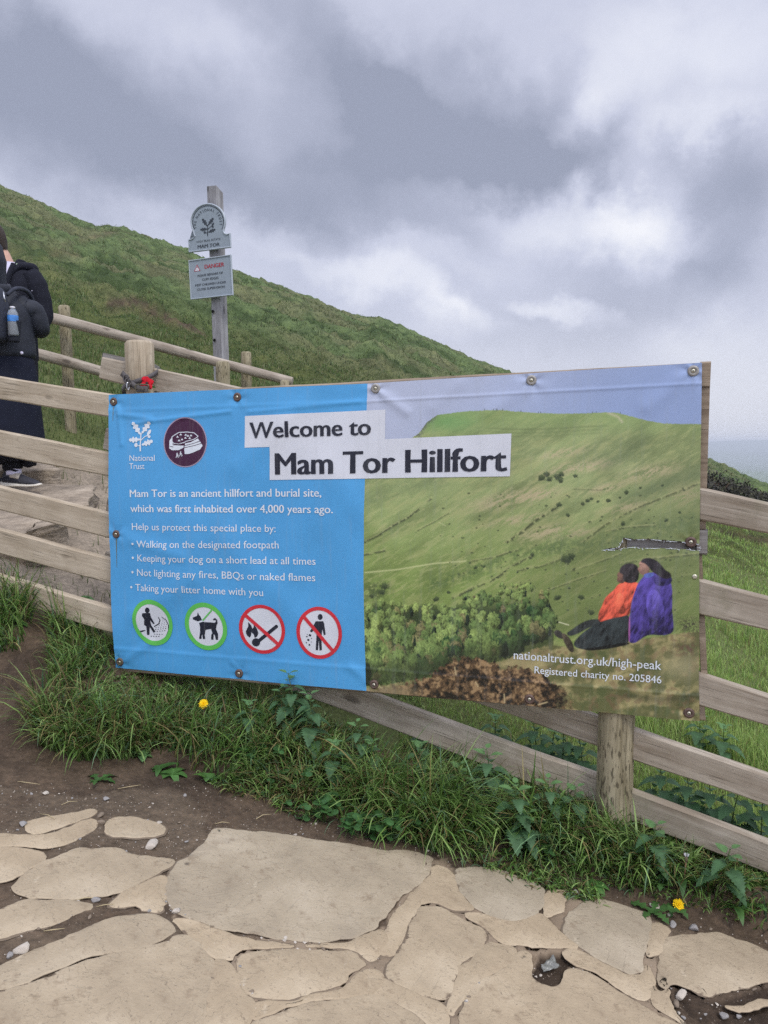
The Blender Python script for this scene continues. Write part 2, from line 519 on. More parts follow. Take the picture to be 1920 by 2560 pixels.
def ground_color(x, y, z):
    qx, qy = unray(x, y, z); u = x / np.maximum(y, .4)
    n1 = fbm(x * 2.3, y * 2.3, 71, 4); n2 = fbm(x * 14, y * 14, 77, 3); nb = fbm(x * .35, y * .35, 91, 4)
    wx = qx + (fbm(x * 11, y * 11, 51, 3) - .5) * 34; wy = qy + (fbm(x * 11, y * 11, 57, 3) - .5) * 34
    yf = np.interp(u, FU, FY); yt = np.interp(u, TU, ty)
    soil = SOIL[None] * (.75 + .5 * n2[:, None])
    soil = soil + (SOILW - SOIL)[None] * smooth(n1, .5, .65)[:, None] * .7
    c = soil.copy()
    m = pmask(wx, wy, SANDPOLY) & (y < yt + .1)
    sand = SAND[None] * (.93 + .14 * n2[:, None])
    c = np.where(m[:, None], sand, c)
    # thin sandy dust on the soil between the left-hand flags
    dust = smooth(fbm(x * 4, y * 4, 61, 4), .42, .62) * (y < yt - .10) * .6
    c = np.where(m[:, None], c, c + (SAND * .6 - c) * dust[:, None])
    for pl in (PUDDLE, SOILBR):
        mm = pmask(wx * .45 + qx * .55, wy * .45 + qy * .55, pl)
        c = np.where(mm[:, None], SOILW[None] * (.7 + .5 * n2[:, None]), c)
    # turf behind the fence and on the hill
    hillc = HILL[None] + (HILL2 - HILL)[None] * smooth(fbm(x * .9, y * .9, 3, 3), .55, .40)[:, None]
    hillc = hillc + (STRAW - hillc) * (smooth(nb, .48, .72) * .55)[:, None]
    hillc = hillc * (.82 + .36 * n1[:, None])
    scar0 = np.exp(-(pdist(qx, qy, [(240, 656), (290, 652), (330, 672), (380, 694), (440, 716)]) / 10) ** 2) * smooth(fbm(x * 1.5, y * 1.5, 15, 3), .3, .45) * (y > 7)
    scar = np.maximum(scar0, .55 * np.exp(-(pdist(qx, qy, [(140, 528), (200, 512), (250, 498)]) / 5) ** 2))
    scar = np.maximum(scar, .35 * np.exp(-(pdist(qx, qy, [(90, 560), (140, 545), (170, 548)]) / 4) ** 2)) * smooth(y, 7, 9)
    hillc = hillc + (np.array(srgb(112, 96, 80)) - hillc) * np.clip(scar, 0, 1)[:, None]
    g = smooth(y, 10, 22)
    turf = TURF[None] * (1 - g[:, None]) + hillc * g[:, None]
    turf = turf + (np.array(srgb(104, 90, 76)) - turf) * np.clip(scar0, 0, 1)[:, None]
    isg = np.where(y > yf + .05, 1.0, 0.0)
    # trodden earth behind the left fence
    tro = smooth(u + (n1 - .5) * .10, -.325, -.36) * smooth(y, 3.55, 3.75) * (1 - smooth(y + (n1 - .5) * .5, 5.75, 5.95))
    isg = isg * (1 - tro)
    # band of bare earth by the scrub at the right
    bare = np.exp(-((qy - (1146 + (qx - 1540) * .2)) / 8) ** 2) * (qx > 1480) * (y > 6)
    isg = isg * (1 - .8 * bare)
    c = c * (1 - isg[:, None]) + turf * isg[:, None]
    trc = np.array(srgb(146, 134, 118))[None] * (.7 + .6 * n2[:, None])
    c = c * (1 - tro[:, None]) + trc * tro[:, None]
    return np.concatenate([np.clip(c, 0, 1), np.where(m, 1.0, 0.0)[:, None]], 1)


m, n, b = new_mat('earth_and_turf')
a = n.node('ShaderNodeVertexColor', layer_name='Col'); t = n.node('ShaderNodeTexCoord')
P = t.outputs['Object']
f1 = n.noise(P, 45, 5, .65); f2 = n.noise(P, 4, 4, .6); f3 = n.noise(P, 160, 2, .6)
vary = n.ramp(f1, [(.3, (.62, .62, .62)), (.55, (1, 1, 1)), (.75, (1.35, 1.3, 1.25))])
sA = n.noise(P, 22, 5, .65); sB = n.noise(P, 3.5, 6, .62)
vary2 = n.ramp(sB, [(.3, (.80, .79, .78)), (.5, (.97, .97, .97)), (.72, (1.16, 1.18, 1.2))])
vary2 = n.mix(n.maprange(sA, .55, .72, 0, .6, True), vary2, (.62, .58, .54)); vary2 = n.mix(n.maprange(sA, .26, .38, .5, 0, True), vary2, (1.3, 1.32, 1.36))
vary2 = n.mix(n.maprange(f3, .64, .72, 0, .5), vary2, (.45, .42, .40))
col = n.mix(1.0, a.outputs['Color'], n.mix(a.outputs['Alpha'], vary, vary2), 'MULTIPLY')
grit = n.maprange(f3, .66, .72, 0, .5)
col = n.mix(grit, col, srgb(150, 138, 124))
n.link(col, b.inputs['Base Color'])
b.inputs['Roughness'].default_value = .92; b.inputs['Specular IOR Level'].default_value = .15
hh = n.math('MULTIPLY', n.math('ADD', f1, n.math('MULTIPLY', f3, .3)), n.maprange(a.outputs['Alpha'], 0, 1, 1.0, .55))
n.link(n.bump(hh, .7, .012), b.inputs['Normal'])
GROUND = m
m, n, b = new_mat('hill_turf')
a = n.node('ShaderNodeVertexColor', layer_name='Col'); t = n.node('ShaderNodeTexCoord')
P = t.outputs['Object']
f1 = n.noise(P, 3.2, 6, .7); f2 = n.noise(n.vmath('MULTIPLY', P, (1, .5, 1)), 11, 4, .65)
col = n.mix(1.0, a.outputs['Color'], n.ramp(f1, [(.28, (.45, .5, .45)), (.5, (1, 1, 1)), (.72, (1.45, 1.38, 1.2))]), 'MULTIPLY')
n.link(col, b.inputs['Base Color']); b.inputs['Roughness'].default_value = .95; b.inputs['Specular IOR Level'].default_value = .1
n.link(n.bump(n.math('ADD', f1, n.math('MULTIPLY', f2, .5)), 1.0, .25), b.inputs['Normal'])
HILLM = m

R1 = lambda pts: [(a + 1659, b) for a, b in pts]
FLAGS = [
 ([(885, 275), (915, 213), (1010, 222), (1220, 240), (1400, 268), (1659, 310), (1760, 310), (1874, 338), (1850, 400), (1810, 450), (1735, 505), (1660, 600), (1590, 660), (1480, 690), (1380, 710), (1150, 690), (980, 655), (800, 590), (740, 560), (725, 490), (725, 410), (760, 370), (850, 320)], 'biggest greyish flagstone, broad and smooth, in the middle of the path below the banner', .75),
 ([(50, 490), (110, 420), (200, 360), (330, 305), (500, 305), (560, 330), (690, 350), (765, 350), (720, 385), (600, 440), (500, 500), (350, 515), (100, 510)], 'wedge-shaped buff flagstone ringed by dark soil left of the biggest flagstone', .35),
 ([(480, 545), (560, 480), (690, 415), (713, 425), (710, 560), (690, 580), (640, 560), (570, 540), (500, 555)], 'small triangular buff flagstone tight against the left edge of the biggest one', .0),
 ([(-60, 640), (0, 575), (100, 535), (260, 530), (400, 540), (330, 580), (200, 640), (80, 662), (-40, 690)], 'low tapering flagstone running out to the left above a strip of dark mud', .3),
 ([(-80, 850), (50, 790), (170, 745), (350, 660), (500, 605), (620, 595), (690, 605), (757, 650), (690, 700), (560, 728), (420, 758), (300, 800), (200, 840), (100, 880), (-80, 930)], 'long sloping flagstone strip directly below the muddy gap at bottom left', .45),
 ([(-80, 945), (120, 898), (240, 858), (330, 808), (450, 780), (600, 740), (720, 718), (780, 674), (850, 722), (903, 772), (912, 830), (892, 920), (868, 1060), (850, 1300), (-80, 1300)], 'large buff flagstone filling the bottom left corner of the path', .35),
 ([(1020, 770), (1060, 748), (1230, 743), (1400, 741), (1530, 748), (1565, 782), (1590, 805), (1515, 850), (1497, 888), (1380, 918), (1240, 956), (1110, 940), (1055, 918), (1035, 850)], 'rounded flagstone set in sandy mortar below the biggest flagstone', .15),
 (R1([(300, 388), (400, 378), (520, 403), (640, 440), (695, 478), (678, 560), (630, 600), (560, 618), (490, 600), (400, 560), (335, 490), (303, 420)]), 'grey bowl-shaped flagstone against the grass edge right of the biggest one', 1.0),
 (R1([(790, 600), (850, 533), (930, 518), (1020, 540), (1100, 570), (1160, 607), (1137, 680), (1127, 760), (1107, 838), (1060, 840), (960, 800), (860, 735), (775, 660)]), 'grey smooth flagstone against the grass below the fence post', .9),
 (R1([(1182, 790), (1215, 695), (1300, 678), (1450, 668), (1500, 690), (1590, 712), (1659, 745), (1760, 800), (1720, 870), (1560, 900), (1400, 945), (1300, 900), (1240, 885), (1210, 915), (1172, 860)]), 'rugged buff flagstone at the right edge below the dandelion', .4),
 (R1([(150, 563), (210, 543), (330, 600), (440, 662), (446, 700), (380, 768), (328, 800), (298, 900), (268, 965), (180, 936), (60, 886), (3, 858), (22, 800), (92, 700)]), 'leaning diamond-shaped flagstone with surface scratches in the right half of the path', .2),
 (R1([(330, 1010), (372, 920), (460, 853), (560, 803), (592, 735), (640, 748), (648, 800), (625, 850), (690, 900), (755, 898), (800, 815), (870, 835), (960, 885), (1060, 955), (1160, 1008), (1280, 1068), (1420, 1300), (290, 1300)]), 'large flagstone at the bottom right with the water-filled hole at its top edge', .15),
 ([(1080, 1060), (1250, 994), (1400, 964), (1550, 944), (1659, 940), (1740, 984), (1815, 1034), (1845, 1100), (1850, 1300), (1000, 1300)], 'flat flagstone cut by the bottom edge near the middle of the picture', .25),
 (R1([(1172, 622), (1225, 640), (1236, 668), (1203, 698), (1188, 760), (1135, 776), (1143, 700)]), 'narrow sliver of flagstone between the grey and the rugged right-hand slabs', .1),
 ([(-60, 290), (60, 312), (185, 322), (160, 358), (90, 398), (50, 428), (-60, 450)], 'pale slab at the left edge beneath the narrow curved strips', .1),
 ([(-50, 250), (100, 248), (240, 248), (310, 212), (375, 180), (408, 190), (398, 210), (340, 250), (240, 290), (100, 285), (-50, 275)], 'thin curved strip of pale stone at upper left of the path', .0),
 ([(457, 230), (472, 177), (560, 172), (640, 190), (706, 215), (690, 243), (560, 248)], 'small pale slab half sunk in mud above the wedge-shaped flagstone', .2),
 ([(112, 210), (160, 182), (300, 162), (405, 132), (398, 150), (330, 180), (250, 208), (160, 232)], 'topmost thin pale slab half buried in mud at upper left', .1),
 (R1([(1452, 985), (1540, 978), (1640, 955), (1690, 975), (1600, 1000), (1520, 1012)]), 'small sunken stone in the mud in the bottom right corner', .2),
 ([(742, 598), (860, 612), (985, 666), (1150, 710), (1300, 722), (1230, 733), (1060, 738), (1010, 768), (1000, 790), (925, 770), (860, 715), (795, 660)], 'narrow warm infill stone curving under the left half of the biggest flagstone', .0),
 ([(1306, 724), (1480, 716), (1600, 674), (1645, 648), (1690, 690), (1640, 760), (1612, 796), (1575, 768), (1535, 738), (1400, 732)], 'warm infill stone under the right end of the biggest flagstone', .0),
 ([(925, 782), (1003, 800), (1024, 852), (1042, 928), (1100, 955), (1075, 1050), (990, 1200), (960, 1300), (868, 1300), (880, 1060), (905, 925), (925, 835)], 'upright warm infill stone right of the large bottom-left flagstone', .1),
 ([(1110, 955), (1240, 970), (1385, 930), (1505, 900), (1530, 862), (1600, 822), (1660, 850), (1655, 928), (1545, 934), (1400, 953), (1250, 984), (1085, 1050)], 'warm infill strip below the rounded flagstone', .0),
 (R1([(105, 515), (180, 445), (218, 368), (290, 392), (300, 432), (330, 500), (395, 568), (300, 572), (210, 532), (150, 552), (92, 690), (22, 780), (-40, 760), (25, 620)]), 'pale infill wedge between the biggest and the bowl-shaped flagstones', .05),
 (R1([(335, 590), (400, 574), (490, 608), (560, 626), (630, 610), (682, 578), (765, 660), (850, 738), (750, 728), (650, 733), (590, 718), (505, 716), (455, 655)]), 'warm infill stone above the water-worn hole', .0),
 (R1([(586, 728), (556, 795), (456, 845), (368, 912), (325, 1002), (290, 1040), (278, 985), (305, 905), (336, 806), (390, 774), (455, 706), (505, 724)]), 'crooked infill strip beside the leaning diamond-shaped flagstone', .1),
 (R1([(772, 742), (850, 745), (960, 810), (1060, 850), (1108, 848), (1132, 790), (1165, 862), (1152, 955), (1060, 940), (960, 872), (870, 820), (806, 802)]), 'warm infill stone right of the water-worn hole', .05),
 (R1([(-60, 850), (0, 872), (60, 896), (180, 946), (272, 976), (284, 1060), (215, 1100), (160, 1035), (80, 988), (0, 945), (-90, 930)]), 'low infill strip beneath the leaning diamond-shaped flagstone', .1),
 (R1([(1165, 880), (1205, 925), (1238, 900), (1236, 960), (1290, 1060), (1400, 1180), (1290, 1060), (1180, 996), (1158, 960)]), 'muddy infill strip beside the mud patch at bottom right', .1),
 (R1([(705, 500), (712, 482), (775, 478), (797, 500), (785, 530), (760, 580), (720, 600), (690, 590)]), 'small pale infill stone between the two grey flagstones', .0),
]

U = np.concatenate([np.linspace(-1.5, -.64, 40)[:-1], np.linspace(-.64, .64, 280), np.linspace(.64, 1.5, 40)[1:]])
Y = np.concatenate([np.geomspace(.8, 1.45, 25)[:-1], np.geomspace(1.45, 4.4, 150)[:-1], np.geomspace(4.4, 9.0, 70)])
Y2 = np.concatenate([np.geomspace(9.0, 58, 190)[:-1], np.geomspace(58, 260, 24)])
def sheet(name, Yr, mat):
    uu, yy = np.meshgrid(U, Yr)
    X = (uu * yy).ravel(); YY = yy.ravel(); Z = terrain(X, YY)
    nu, ny = len(U), len(Yr)
    i = np.arange(ny - 1)[:, None] * nu + np.arange(nu - 1)[None]
    i = i.ravel()
    F = np.stack([i, i + 1, i + nu + 1, i + nu], 1)
    o = mesh_np(name, np.stack([X, YY, Z], 1), F, mat, True, ground_color(X, YY, Z))
    o['kind'] = 'structure'
    return o
sheet('ground', Y, GROUND)
sheet('hill', Y2, HILLM)
# the path carries on behind the photographer
xs = np.linspace(-7, 7, 60); ys = np.linspace(-6, .9, 40)
gx, gy = np.meshgrid(xs, ys); X = gx.ravel(); YY = gy.ravel(); Z = zpath(X) - .03
i = (np.arange(39)[:, None] * 60 + np.arange(59)[None]).ravel()
o = mesh_np('path', np.stack([X, YY, Z], 1), np.stack([i, i + 1, i + 61, i + 60], 1), GROUND, True, np.repeat((SAND * .8)[None], len(X), 0)); o['kind'] = 'structure'
# the valley floor a hundred metres below, rising to moors on the horizon
rr = np.geomspace(150, 9000, 60); th = np.linspace(0, 2 * math.pi, 181)
tt, rg = np.meshgrid(th, rr); X = (rg * np.sin(tt)).ravel(); YY = (rg * np.cos(tt)).ravel(); rg = rg.ravel()
Z = -100 + (fbm(X / 900, YY / 900, 5, 4) - .5) * 60 * smooth(rg, 700, 2500) + smooth(rg, 4200, 8200) * (126 + (fbm(X / 1500, YY / 1500, 8, 4) - .5) * 80)
i = (np.arange(59)[:, None] * 181 + np.arange(180)[None]).ravel()
vc = np.array(srgb(96, 112, 74))[None] * (.7 + .6 * fbm(X / 260, YY / 260, 3, 4)[:, None])
o = mesh_np('valley', np.stack([X, YY, Z], 1), np.stack([i, i + 1, i + 182, i + 181], 1), HILLM, True, vc); o['kind'] = 'structure'

# ------------------------------------------------------------------ flagstones
m, n, b = new_mat('sandstone_flag')
t = n.node('ShaderNodeTexCoord'); oi = n.node('ShaderNodeObjectInfo')
P = t.outputs['Object']
f1 = n.noise(P, 3.5, 6, .62); f2 = n.noise(P, 22, 5, .65); f3 = n.noise(P, 130, 3, .6)
warm = n.ramp(f1, [(.3, srgb(153, 136, 112)), (.5, srgb(175, 157, 130)), (.72, srgb(194, 177, 150))])
cool = n.ramp(f1, [(.3, srgb(146, 134, 115)), (.5, srgb(165, 152, 130)), (.72, srgb(184, 171, 149))])
tint = n.node('ShaderNodeAttribute', attribute_name='cool', attribute_type='OBJECT')
col = n.mix(tint.outputs['Fac'], warm, cool)
col = n.mix(n.maprange(f2, .54, .72, 0, .6, True), col, srgb(128, 110, 90))
col = n.mix(n.maprange(n.noise(P, 1.7, 4, .7, 1.0), .54, .70, 0, .5, True), col, srgb(140, 128, 112))
col = n.mix(n.maprange(f2, .24, .36, .4, 0, True), col, srgb(206, 192, 168))
col = n.mix(n.maprange(f3, .62, .70, 0, .6), col, srgb(108, 96, 84))
col = n.mix(n.maprange(n.noise(P, 75, 4, .7), .34, .24, 0, .5), col, srgb(212, 202, 184))
vo = n.node('ShaderNodeTexVoronoi'); n.link(P, vo.inputs['Vector']); vo.inputs['Scale'].default_value = 11
spk = n.math('MULTIPLY', n.maprange(vo.outputs['Distance'], .05, .12, .8, 0), n.math('GREATER_THAN', n.noise(P, 7, 2), .52))
col = n.mix(spk, col, srgb(84, 74, 66))
edge = n.node('ShaderNodeVertexColor', layer_name='Col')
mudm = n.maprange(n.math('ADD', edge.outputs['Color'], n.math('MULTIPLY', n.math('SUBTRACT', f2, .5), 1.1)), .50, .64, 0, .85, True)
n.link(n.mix(mudm, col, srgb(104, 90, 76)), b.inputs['Base Color'])
b.inputs['Roughness'].default_value = .88; b.inputs['Specular IOR Level'].default_value = .2
bed = n.noise(P, 5.5, 7, .6, .6)
ter = n.math('ADD', n.math('FLOOR', n.math('MULTIPLY', bed, 9.0)), n.math('SMOOTH_MIN', n.math('MULTIPLY', n.math('FRACT', n.math('MULTIPLY', bed, 9.0)), 6.0), 1.0, .2))
h = n.math('ADD', n.math('MULTIPLY', ter, .10), n.math('ADD', n.math('MULTIPLY', f2, .5), n.math('MULTIPLY', f3, .16)))
n.link(n.bump(h, .9, .010), b.inputs['Normal'])
STONE = m


def inset_poly(P, d):
    """move a closed outline inwards"""
    A = np.roll(P, 1, 0); B = np.roll(P, -1, 0)
    t = B - A; t /= np.linalg.norm(t, axis=1)[:, None] + 1e-9
    nn = np.stack([-t[:, 1], t[:, 0]], 1)
    return P + nn * d


def flag(poly, label, cool=0.0, height=.014, name='flagstone', seed=0, group='flagstones of the footpath', zfun=None, q=True, mat=None, rough=.0032, grow=.003):
    """a trodden slab: irregular outline, worn rounded edge, uneven face"""
    if q:
        px_, py_ = on_path(np.array([a for a, b in poly]), np.array([b for a, b in poly]))
        pts = np.stack([px_, py_], 1)
    else: pts = np.array(poly, float)
    area = .5 * np.sum(pts[:, 0] * np.roll(pts[:, 1], -1) - np.roll(pts[:, 0], -1) * pts[:, 1])
    if area < 0: pts = pts[::-1]
    # rounded, then resampled with small irregularities
    for cutd in (.014, .006):
        dn = np.roll(pts, -1, 0) - pts; ln = np.linalg.norm(dn, axis=1)[:, None] + 1e-9; cc = np.minimum(cutd / ln, .3)
        pts = np.concatenate([pts + dn * cc, pts + dn * (1 - cc)], 1).reshape(-1, 2)
    nx = np.roll(pts, -1, 0); seg = np.linalg.norm(nx - pts, axis=1); out = []
    for a_, b_, s_ in zip(pts, nx, seg):
        k = max(1, int(s_ / .010))
        for i_ in range(k): out.append(a_ + (b_ - a_) * i_ / k)
    P0 = np.array(out)
    nz = np.stack([fbm(P0[:, 0] * 16 + seed, P0[:, 1] * 16, 3, 4, .62) - .5, fbm(P0[:, 0] * 16, P0[:, 1] * 16 + seed, 13, 4, .62) - .5], 1)
    P0 = inset_poly(P0 + nz * .026, -grow)
    jw = .0006 + .007 * smooth(fbm(P0[:, 0] * 6 + seed, P0[:, 1] * 6, 17, 3), .5, .85)
    zf_ = zfun or (lambda x, y: zpath(x))
    rings = [(-1.0, .0052), (-.0004, .0048), (0.0, height * .8), (.0025, height * .95), (.007, height), (.026 if abs(area) > .06 else .010, height)]
    V = []; C = []; F = []
    N = len(P0)
    for d, hgt in rings:
        Q = inset_poly(P0, d)
        z = zf_(Q[:, 0], Q[:, 1]) + hgt
        if d == -1.0: Q = P0 + (P0 - inset_poly(P0, 1.0)) * jw[:, None]; z = zf_(Q[:, 0], Q[:, 1]) + hgt - .002
        V.append(np.stack([Q[:, 0], Q[:, 1], z], 1)); mud = smooth(fbm(P0[:, 0] * 5 + seed, P0[:, 1] * 5, 57, 4), .48, .70); C.append(np.full(N, .9) if d < 0 else (np.full(N, .5) if d == 0 else (np.zeros(N) if d > .0075 else (.10 if d < .005 else 0) + .42 * mud)))
    for r_ in range(len(rings) - 1):
        for k in range(N): F.append((r_ * N + k, r_ * N + (k + 1) % N, (r_ + 1) * N + (k + 1) % N, (r_ + 1) * N + k))
    bm = bmesh.new()
    vs = [bm.verts.new(v) for v in np.concatenate(V)]
    for f in F:
        try: bm.faces.new([vs[i] for i in f])
        except ValueError: pass
    inner = vs[(len(rings) - 1) * N:]
    es = [bm.edges.get((inner[k], inner[(k + 1) % N])) for k in range(N)]
    es = [e_ for e_ in es if e_]
    top = bmesh.ops.triangle_fill(bm, use_beauty=True, edges=es)['geom']
    for _ in range(4):
        long_ = [e_ for e_ in {e_ for f in bm.faces for e_ in f.edges if len(f.verts) == 3} if e_.calc_length() > .05]
        if not long_: break
        bmesh.ops.subdivide_edges(bm, edges=long_, cuts=1)
        bmesh.ops.triangulate(bm, faces=[f for f in bm.faces if len(f.verts) > 3 and f.calc_area() > 2e-4])
    bm.verts.ensure_lookup_table()
    V2 = np.array([v.co for v in bm.verts])
    topm = np.ones(len(V2), bool); topm[:5 * N] = False
    rel = (fbm(V2[:, 0] * 4 + seed * 3.3, V2[:, 1] * 4, 21, 4) - .45) * rough * 1.1 + (fbm(V2[:, 0] * 17, V2[:, 1] * 17 + seed, 25, 3) - .5) * rough * .6
    V2[topm, 2] += rel[topm]
    c0 = V2.mean(0)
    for v, co in zip(bm.verts, V2): v.co = co - c0
    lay = bm.verts.layers.float_color.new('Col')
    carr = np.zeros(len(V2)); carr[:6 * N] = np.concatenate(C)
    for v, cc in zip(bm.verts, carr): v[lay] = (cc, cc, cc, 1)
    bmesh.ops.recalc_face_normals(bm, faces=bm.faces)
    o = obj_bm(name, bm, mat or STONE, matrix=Matrix.Translation(c0))
    o['cool'] = float(cool)
    return tag(o, label, 'paving stone', group)


# haze: the damp air that pales the far land
hm = bpy.data.materials.new('damp_air'); hm.use_nodes = True
ht = NT(hm.node_tree); hm.node_tree.nodes.remove(hm.node_tree.nodes['Principled BSDF'])
pv = ht.node('ShaderNodeVolumePrincipled'); pv.inputs['Color'].default_value = (.86, .92, 1.0, 1); pv.inputs['Density'].default_value = .00034
ht.link(pv.outputs[0], hm.node_tree.nodes['Material Output'].inputs['Volume'])
bm = bmesh.new(); bm_box(bm, 0, 0, -55, 18400, 18400, 166)
hz = obj_bm('haze', bm, hm, smooth_=False); hz['kind'] = 'stuff'; hz['label'] = 'pale damp air fading the far valley'; hz['category'] = 'haze'

for k_, (pl, lab, cool) in enumerate(FLAGS):
    flag(L(pl), lab, cool, seed=k_ * 5 + 1, height=.0062, grow=.009 if k_ in (1, 2, 3, 4, 5) else (.014 if max(a for a, b in pl) < 720 else .003))
# ------------------------------------------------------------------ upright planes (fence faces, signs)
class Upright:
    """a vertical plane through two plan points; s runs left to right, t is height, off is towards the viewer"""
    def __init__(self, a, b):
        self.a = np.array(a, float); d = np.array(b, float) - self.a
        self.len = float(np.linalg.norm(d)); self.d = d / self.len
        self.n = np.array([self.d[1], -self.d[0]])
        if self.n[1] > 0: self.n = -self.n
    def st(self, qx, qy):
        u, e = ray(qx, qy)
        den = self.n[0] * u + self.n[1]
        y = (self.n @ self.a) / den
        x = u * y
        return (x - self.a[0]) * self.d[0] + (y - self.a[1]) * self.d[1], EYE + e * y
    def pos(self, s, t, off=0.0):
        return np.stack([self.a[0] + self.d[0] * s + self.n[0] * off, self.a[1] + self.d[1] * s + self.n[1] * off, t + 0 * s], -1)
    def shift(self, off):
        u_ = Upright(self.a + self.n * off, self.a + self.n * off + self.d * self.len); return u_


WOOD_NEW = wood_mat('fresh_sawn_timber', srgb(196, 182, 160), srgb(162, 147, 125))
WOOD_OLD = wood_mat('weathered_rail_timber', srgb(184, 173, 156), srgb(140, 127, 110), stain=srgb(132, 126, 104))
WOOD_GREY = wood_mat('silver_grey_timber', srgb(158, 154, 149), srgb(112, 107, 103))
POST_OLD = wood_mat('post_timber', srgb(170, 160, 134), srgb(116, 106, 82), vertical=True, stain=srgb(124, 122, 90), knots=False)
POST_NEW = wood_mat('pale_post_timber', srgb(190, 178, 157), srgb(150, 134, 112), vertical=True)
ROUND_WOOD = wood_mat('round_rail_timber', srgb(180, 169, 154), srgb(134, 122, 108))
SIGNPOST_W = wood_mat('signpost_oak', srgb(160, 158, 160), srgb(120, 117, 118), vertical=True)
_pm = POST_OLD.node_tree; _n = NT(_pm); _b = _pm.nodes['Principled BSDF']        # incising marks left by the treatment rollers
_t = _n.node('ShaderNodeTexCoord'); _v = _n.vmath('MULTIPLY', _t.outputs['Object'], (130, 130, 26))
_d = _n.maprange(_n.noise(_v, 1.0, 1, .4), .60, .66, 0, .7)
_n.link(_n.mix(_d, _b.inputs['Base Color'].links[0].from_socket, srgb(58, 52, 40)), _b.inputs['Base Color'])
BATTEN = wood_mat('batten_timber', srgb(168, 152, 132), srgb(120, 104, 88))


def rail(plane, tl, tr, br, bl, thick, mat, parent, name='rail', dround=False):
    """a sawn rail whose front face is the traced quadrilateral on the plane"""
    q = [tl, tr, br, bl]
    st = [plane.st(*c) for c in q]
    c3 = [Vector(plane.pos(np.float64(s), np.float64(t))) for s, t in st]
    A = (c3[0] + c3[3]) / 2; B = (c3[1] + c3[2]) / 2
    x = (B - A).normalized(); yv = Vector((-plane.n[0], -plane.n[1], 0)); z = x.cross(yv).normalized()
    if z.z < 0: z = -z
    y = z.cross(x)
    Ln = (B - A).length
    h0 = (c3[0] - c3[3]).dot(z); h1 = (c3[1] - c3[2]).dot(z)
    bm = bmesh.new()
    ns = max(8, int(Ln / .05)); sd = random.random() * 50
    rings = []
    for i in range(ns + 1):
        f = i / ns; h = h0 + (h1 - h0) * f; X = Ln * f - Ln / 2
        wv = lambda k: (float(vnoise(np.array([X * 5 + sd]), np.array([k * 3.7]))[0]) - .5) * .0045
        b = .006
        if not dround:
            prof = [(0, -h / 2 + b), (b, -h / 2), (thick - b, -h / 2), (thick, -h / 2 + b), (thick, h / 2 - b), (thick - b, h / 2), (b, h / 2), (0, h / 2 - b)]
        else:
            prof = [(0, -h / 2)] + [(thick * math.cos(a_), h / 2 * math.sin(a_)) for a_ in np.linspace(-1.45, 1.45, 9)] + [(0, h / 2)]
        rings.append([bm.verts.new((X, py + (wv(1) if py < .02 else 0), pz + wv(2 if pz > 0 else 3))) for py, pz in prof])
    m_ = len(rings[0])
    for i in range(ns):
        for k in range(m_):
            bm.faces.new((rings[i][k], rings[i + 1][k], rings[i + 1][(k + 1) % m_], rings[i][(k + 1) % m_]))
    bm.faces.new(rings[0]); bm.faces.new(rings[-1][::-1])
    bmesh.ops.recalc_face_normals(bm, faces=bm.faces)
    M = Matrix((x, y, z)).transposed().to_4x4(); M.translation = (A + B) / 2
    return obj_bm(name, bm, mat, parent, M, smooth_=False)


def round_post(loc, r, z0, z1, mat, parent, name='post', chamfer=.012, lean=(0, 0), split=0):
    bm = bmesh.new(); H = z1 - z0; seg = 40; sd = random.random() * 30
    zs = list(np.linspace(0, H - chamfer, 16)) + [H]
    rings = []
    for j, z in enumerate(zs):
        rr_ = r if j < len(zs) - 1 else r - chamfer * .9
        ring = []
        for k in range(seg):
            a_ = k / seg * 2 * math.pi
            q = rr_ * (1 + (float(vnoise(np.array([math.cos(a_) * 1.5 + sd]), np.array([math.sin(a_) * 1.5 + z * 1.2]))[0]) - .5) * .06)
            if split and abs(((a_ - split + math.pi) % (2 * math.pi)) - math.pi) < .09: q -= .013
            ring.append(bm.verts.new((q * math.cos(a_) + lean[0] * z, q * math.sin(a_) + lean[1] * z, z)))
        rings.append(ring)
    for i in range(len(rings) - 1):
        for k in range(seg): bm.faces.new((rings[i][k], rings[i][(k + 1) % seg], rings[i + 1][(k + 1) % seg], rings[i + 1][k]))
    bm.faces.new(rings[-1]); bm.faces.new(rings[0][::-1])
    o = obj_bm(name, bm, mat, parent, Matrix.Translation((loc[0], loc[1], z0)), smooth_=True)
    for pl in o.data.polygons:
        if len(pl.vertices) > 4: pl.use_smooth = False
    return o


def plan(qx, y):                                   # plan point at trace column qx, distance y
    u, e = ray(qx, 1000); return (float(u) * y, y)


# ---- banner plane first: the fence stands just behind it
u0, _ = ray(238, 1150); u1, _ = ray(1528, 1150)
BAN = Upright((float(u0) * 3.34, 3.34), (float(u1) * 2.54, 2.54))      # front face of the batten frame

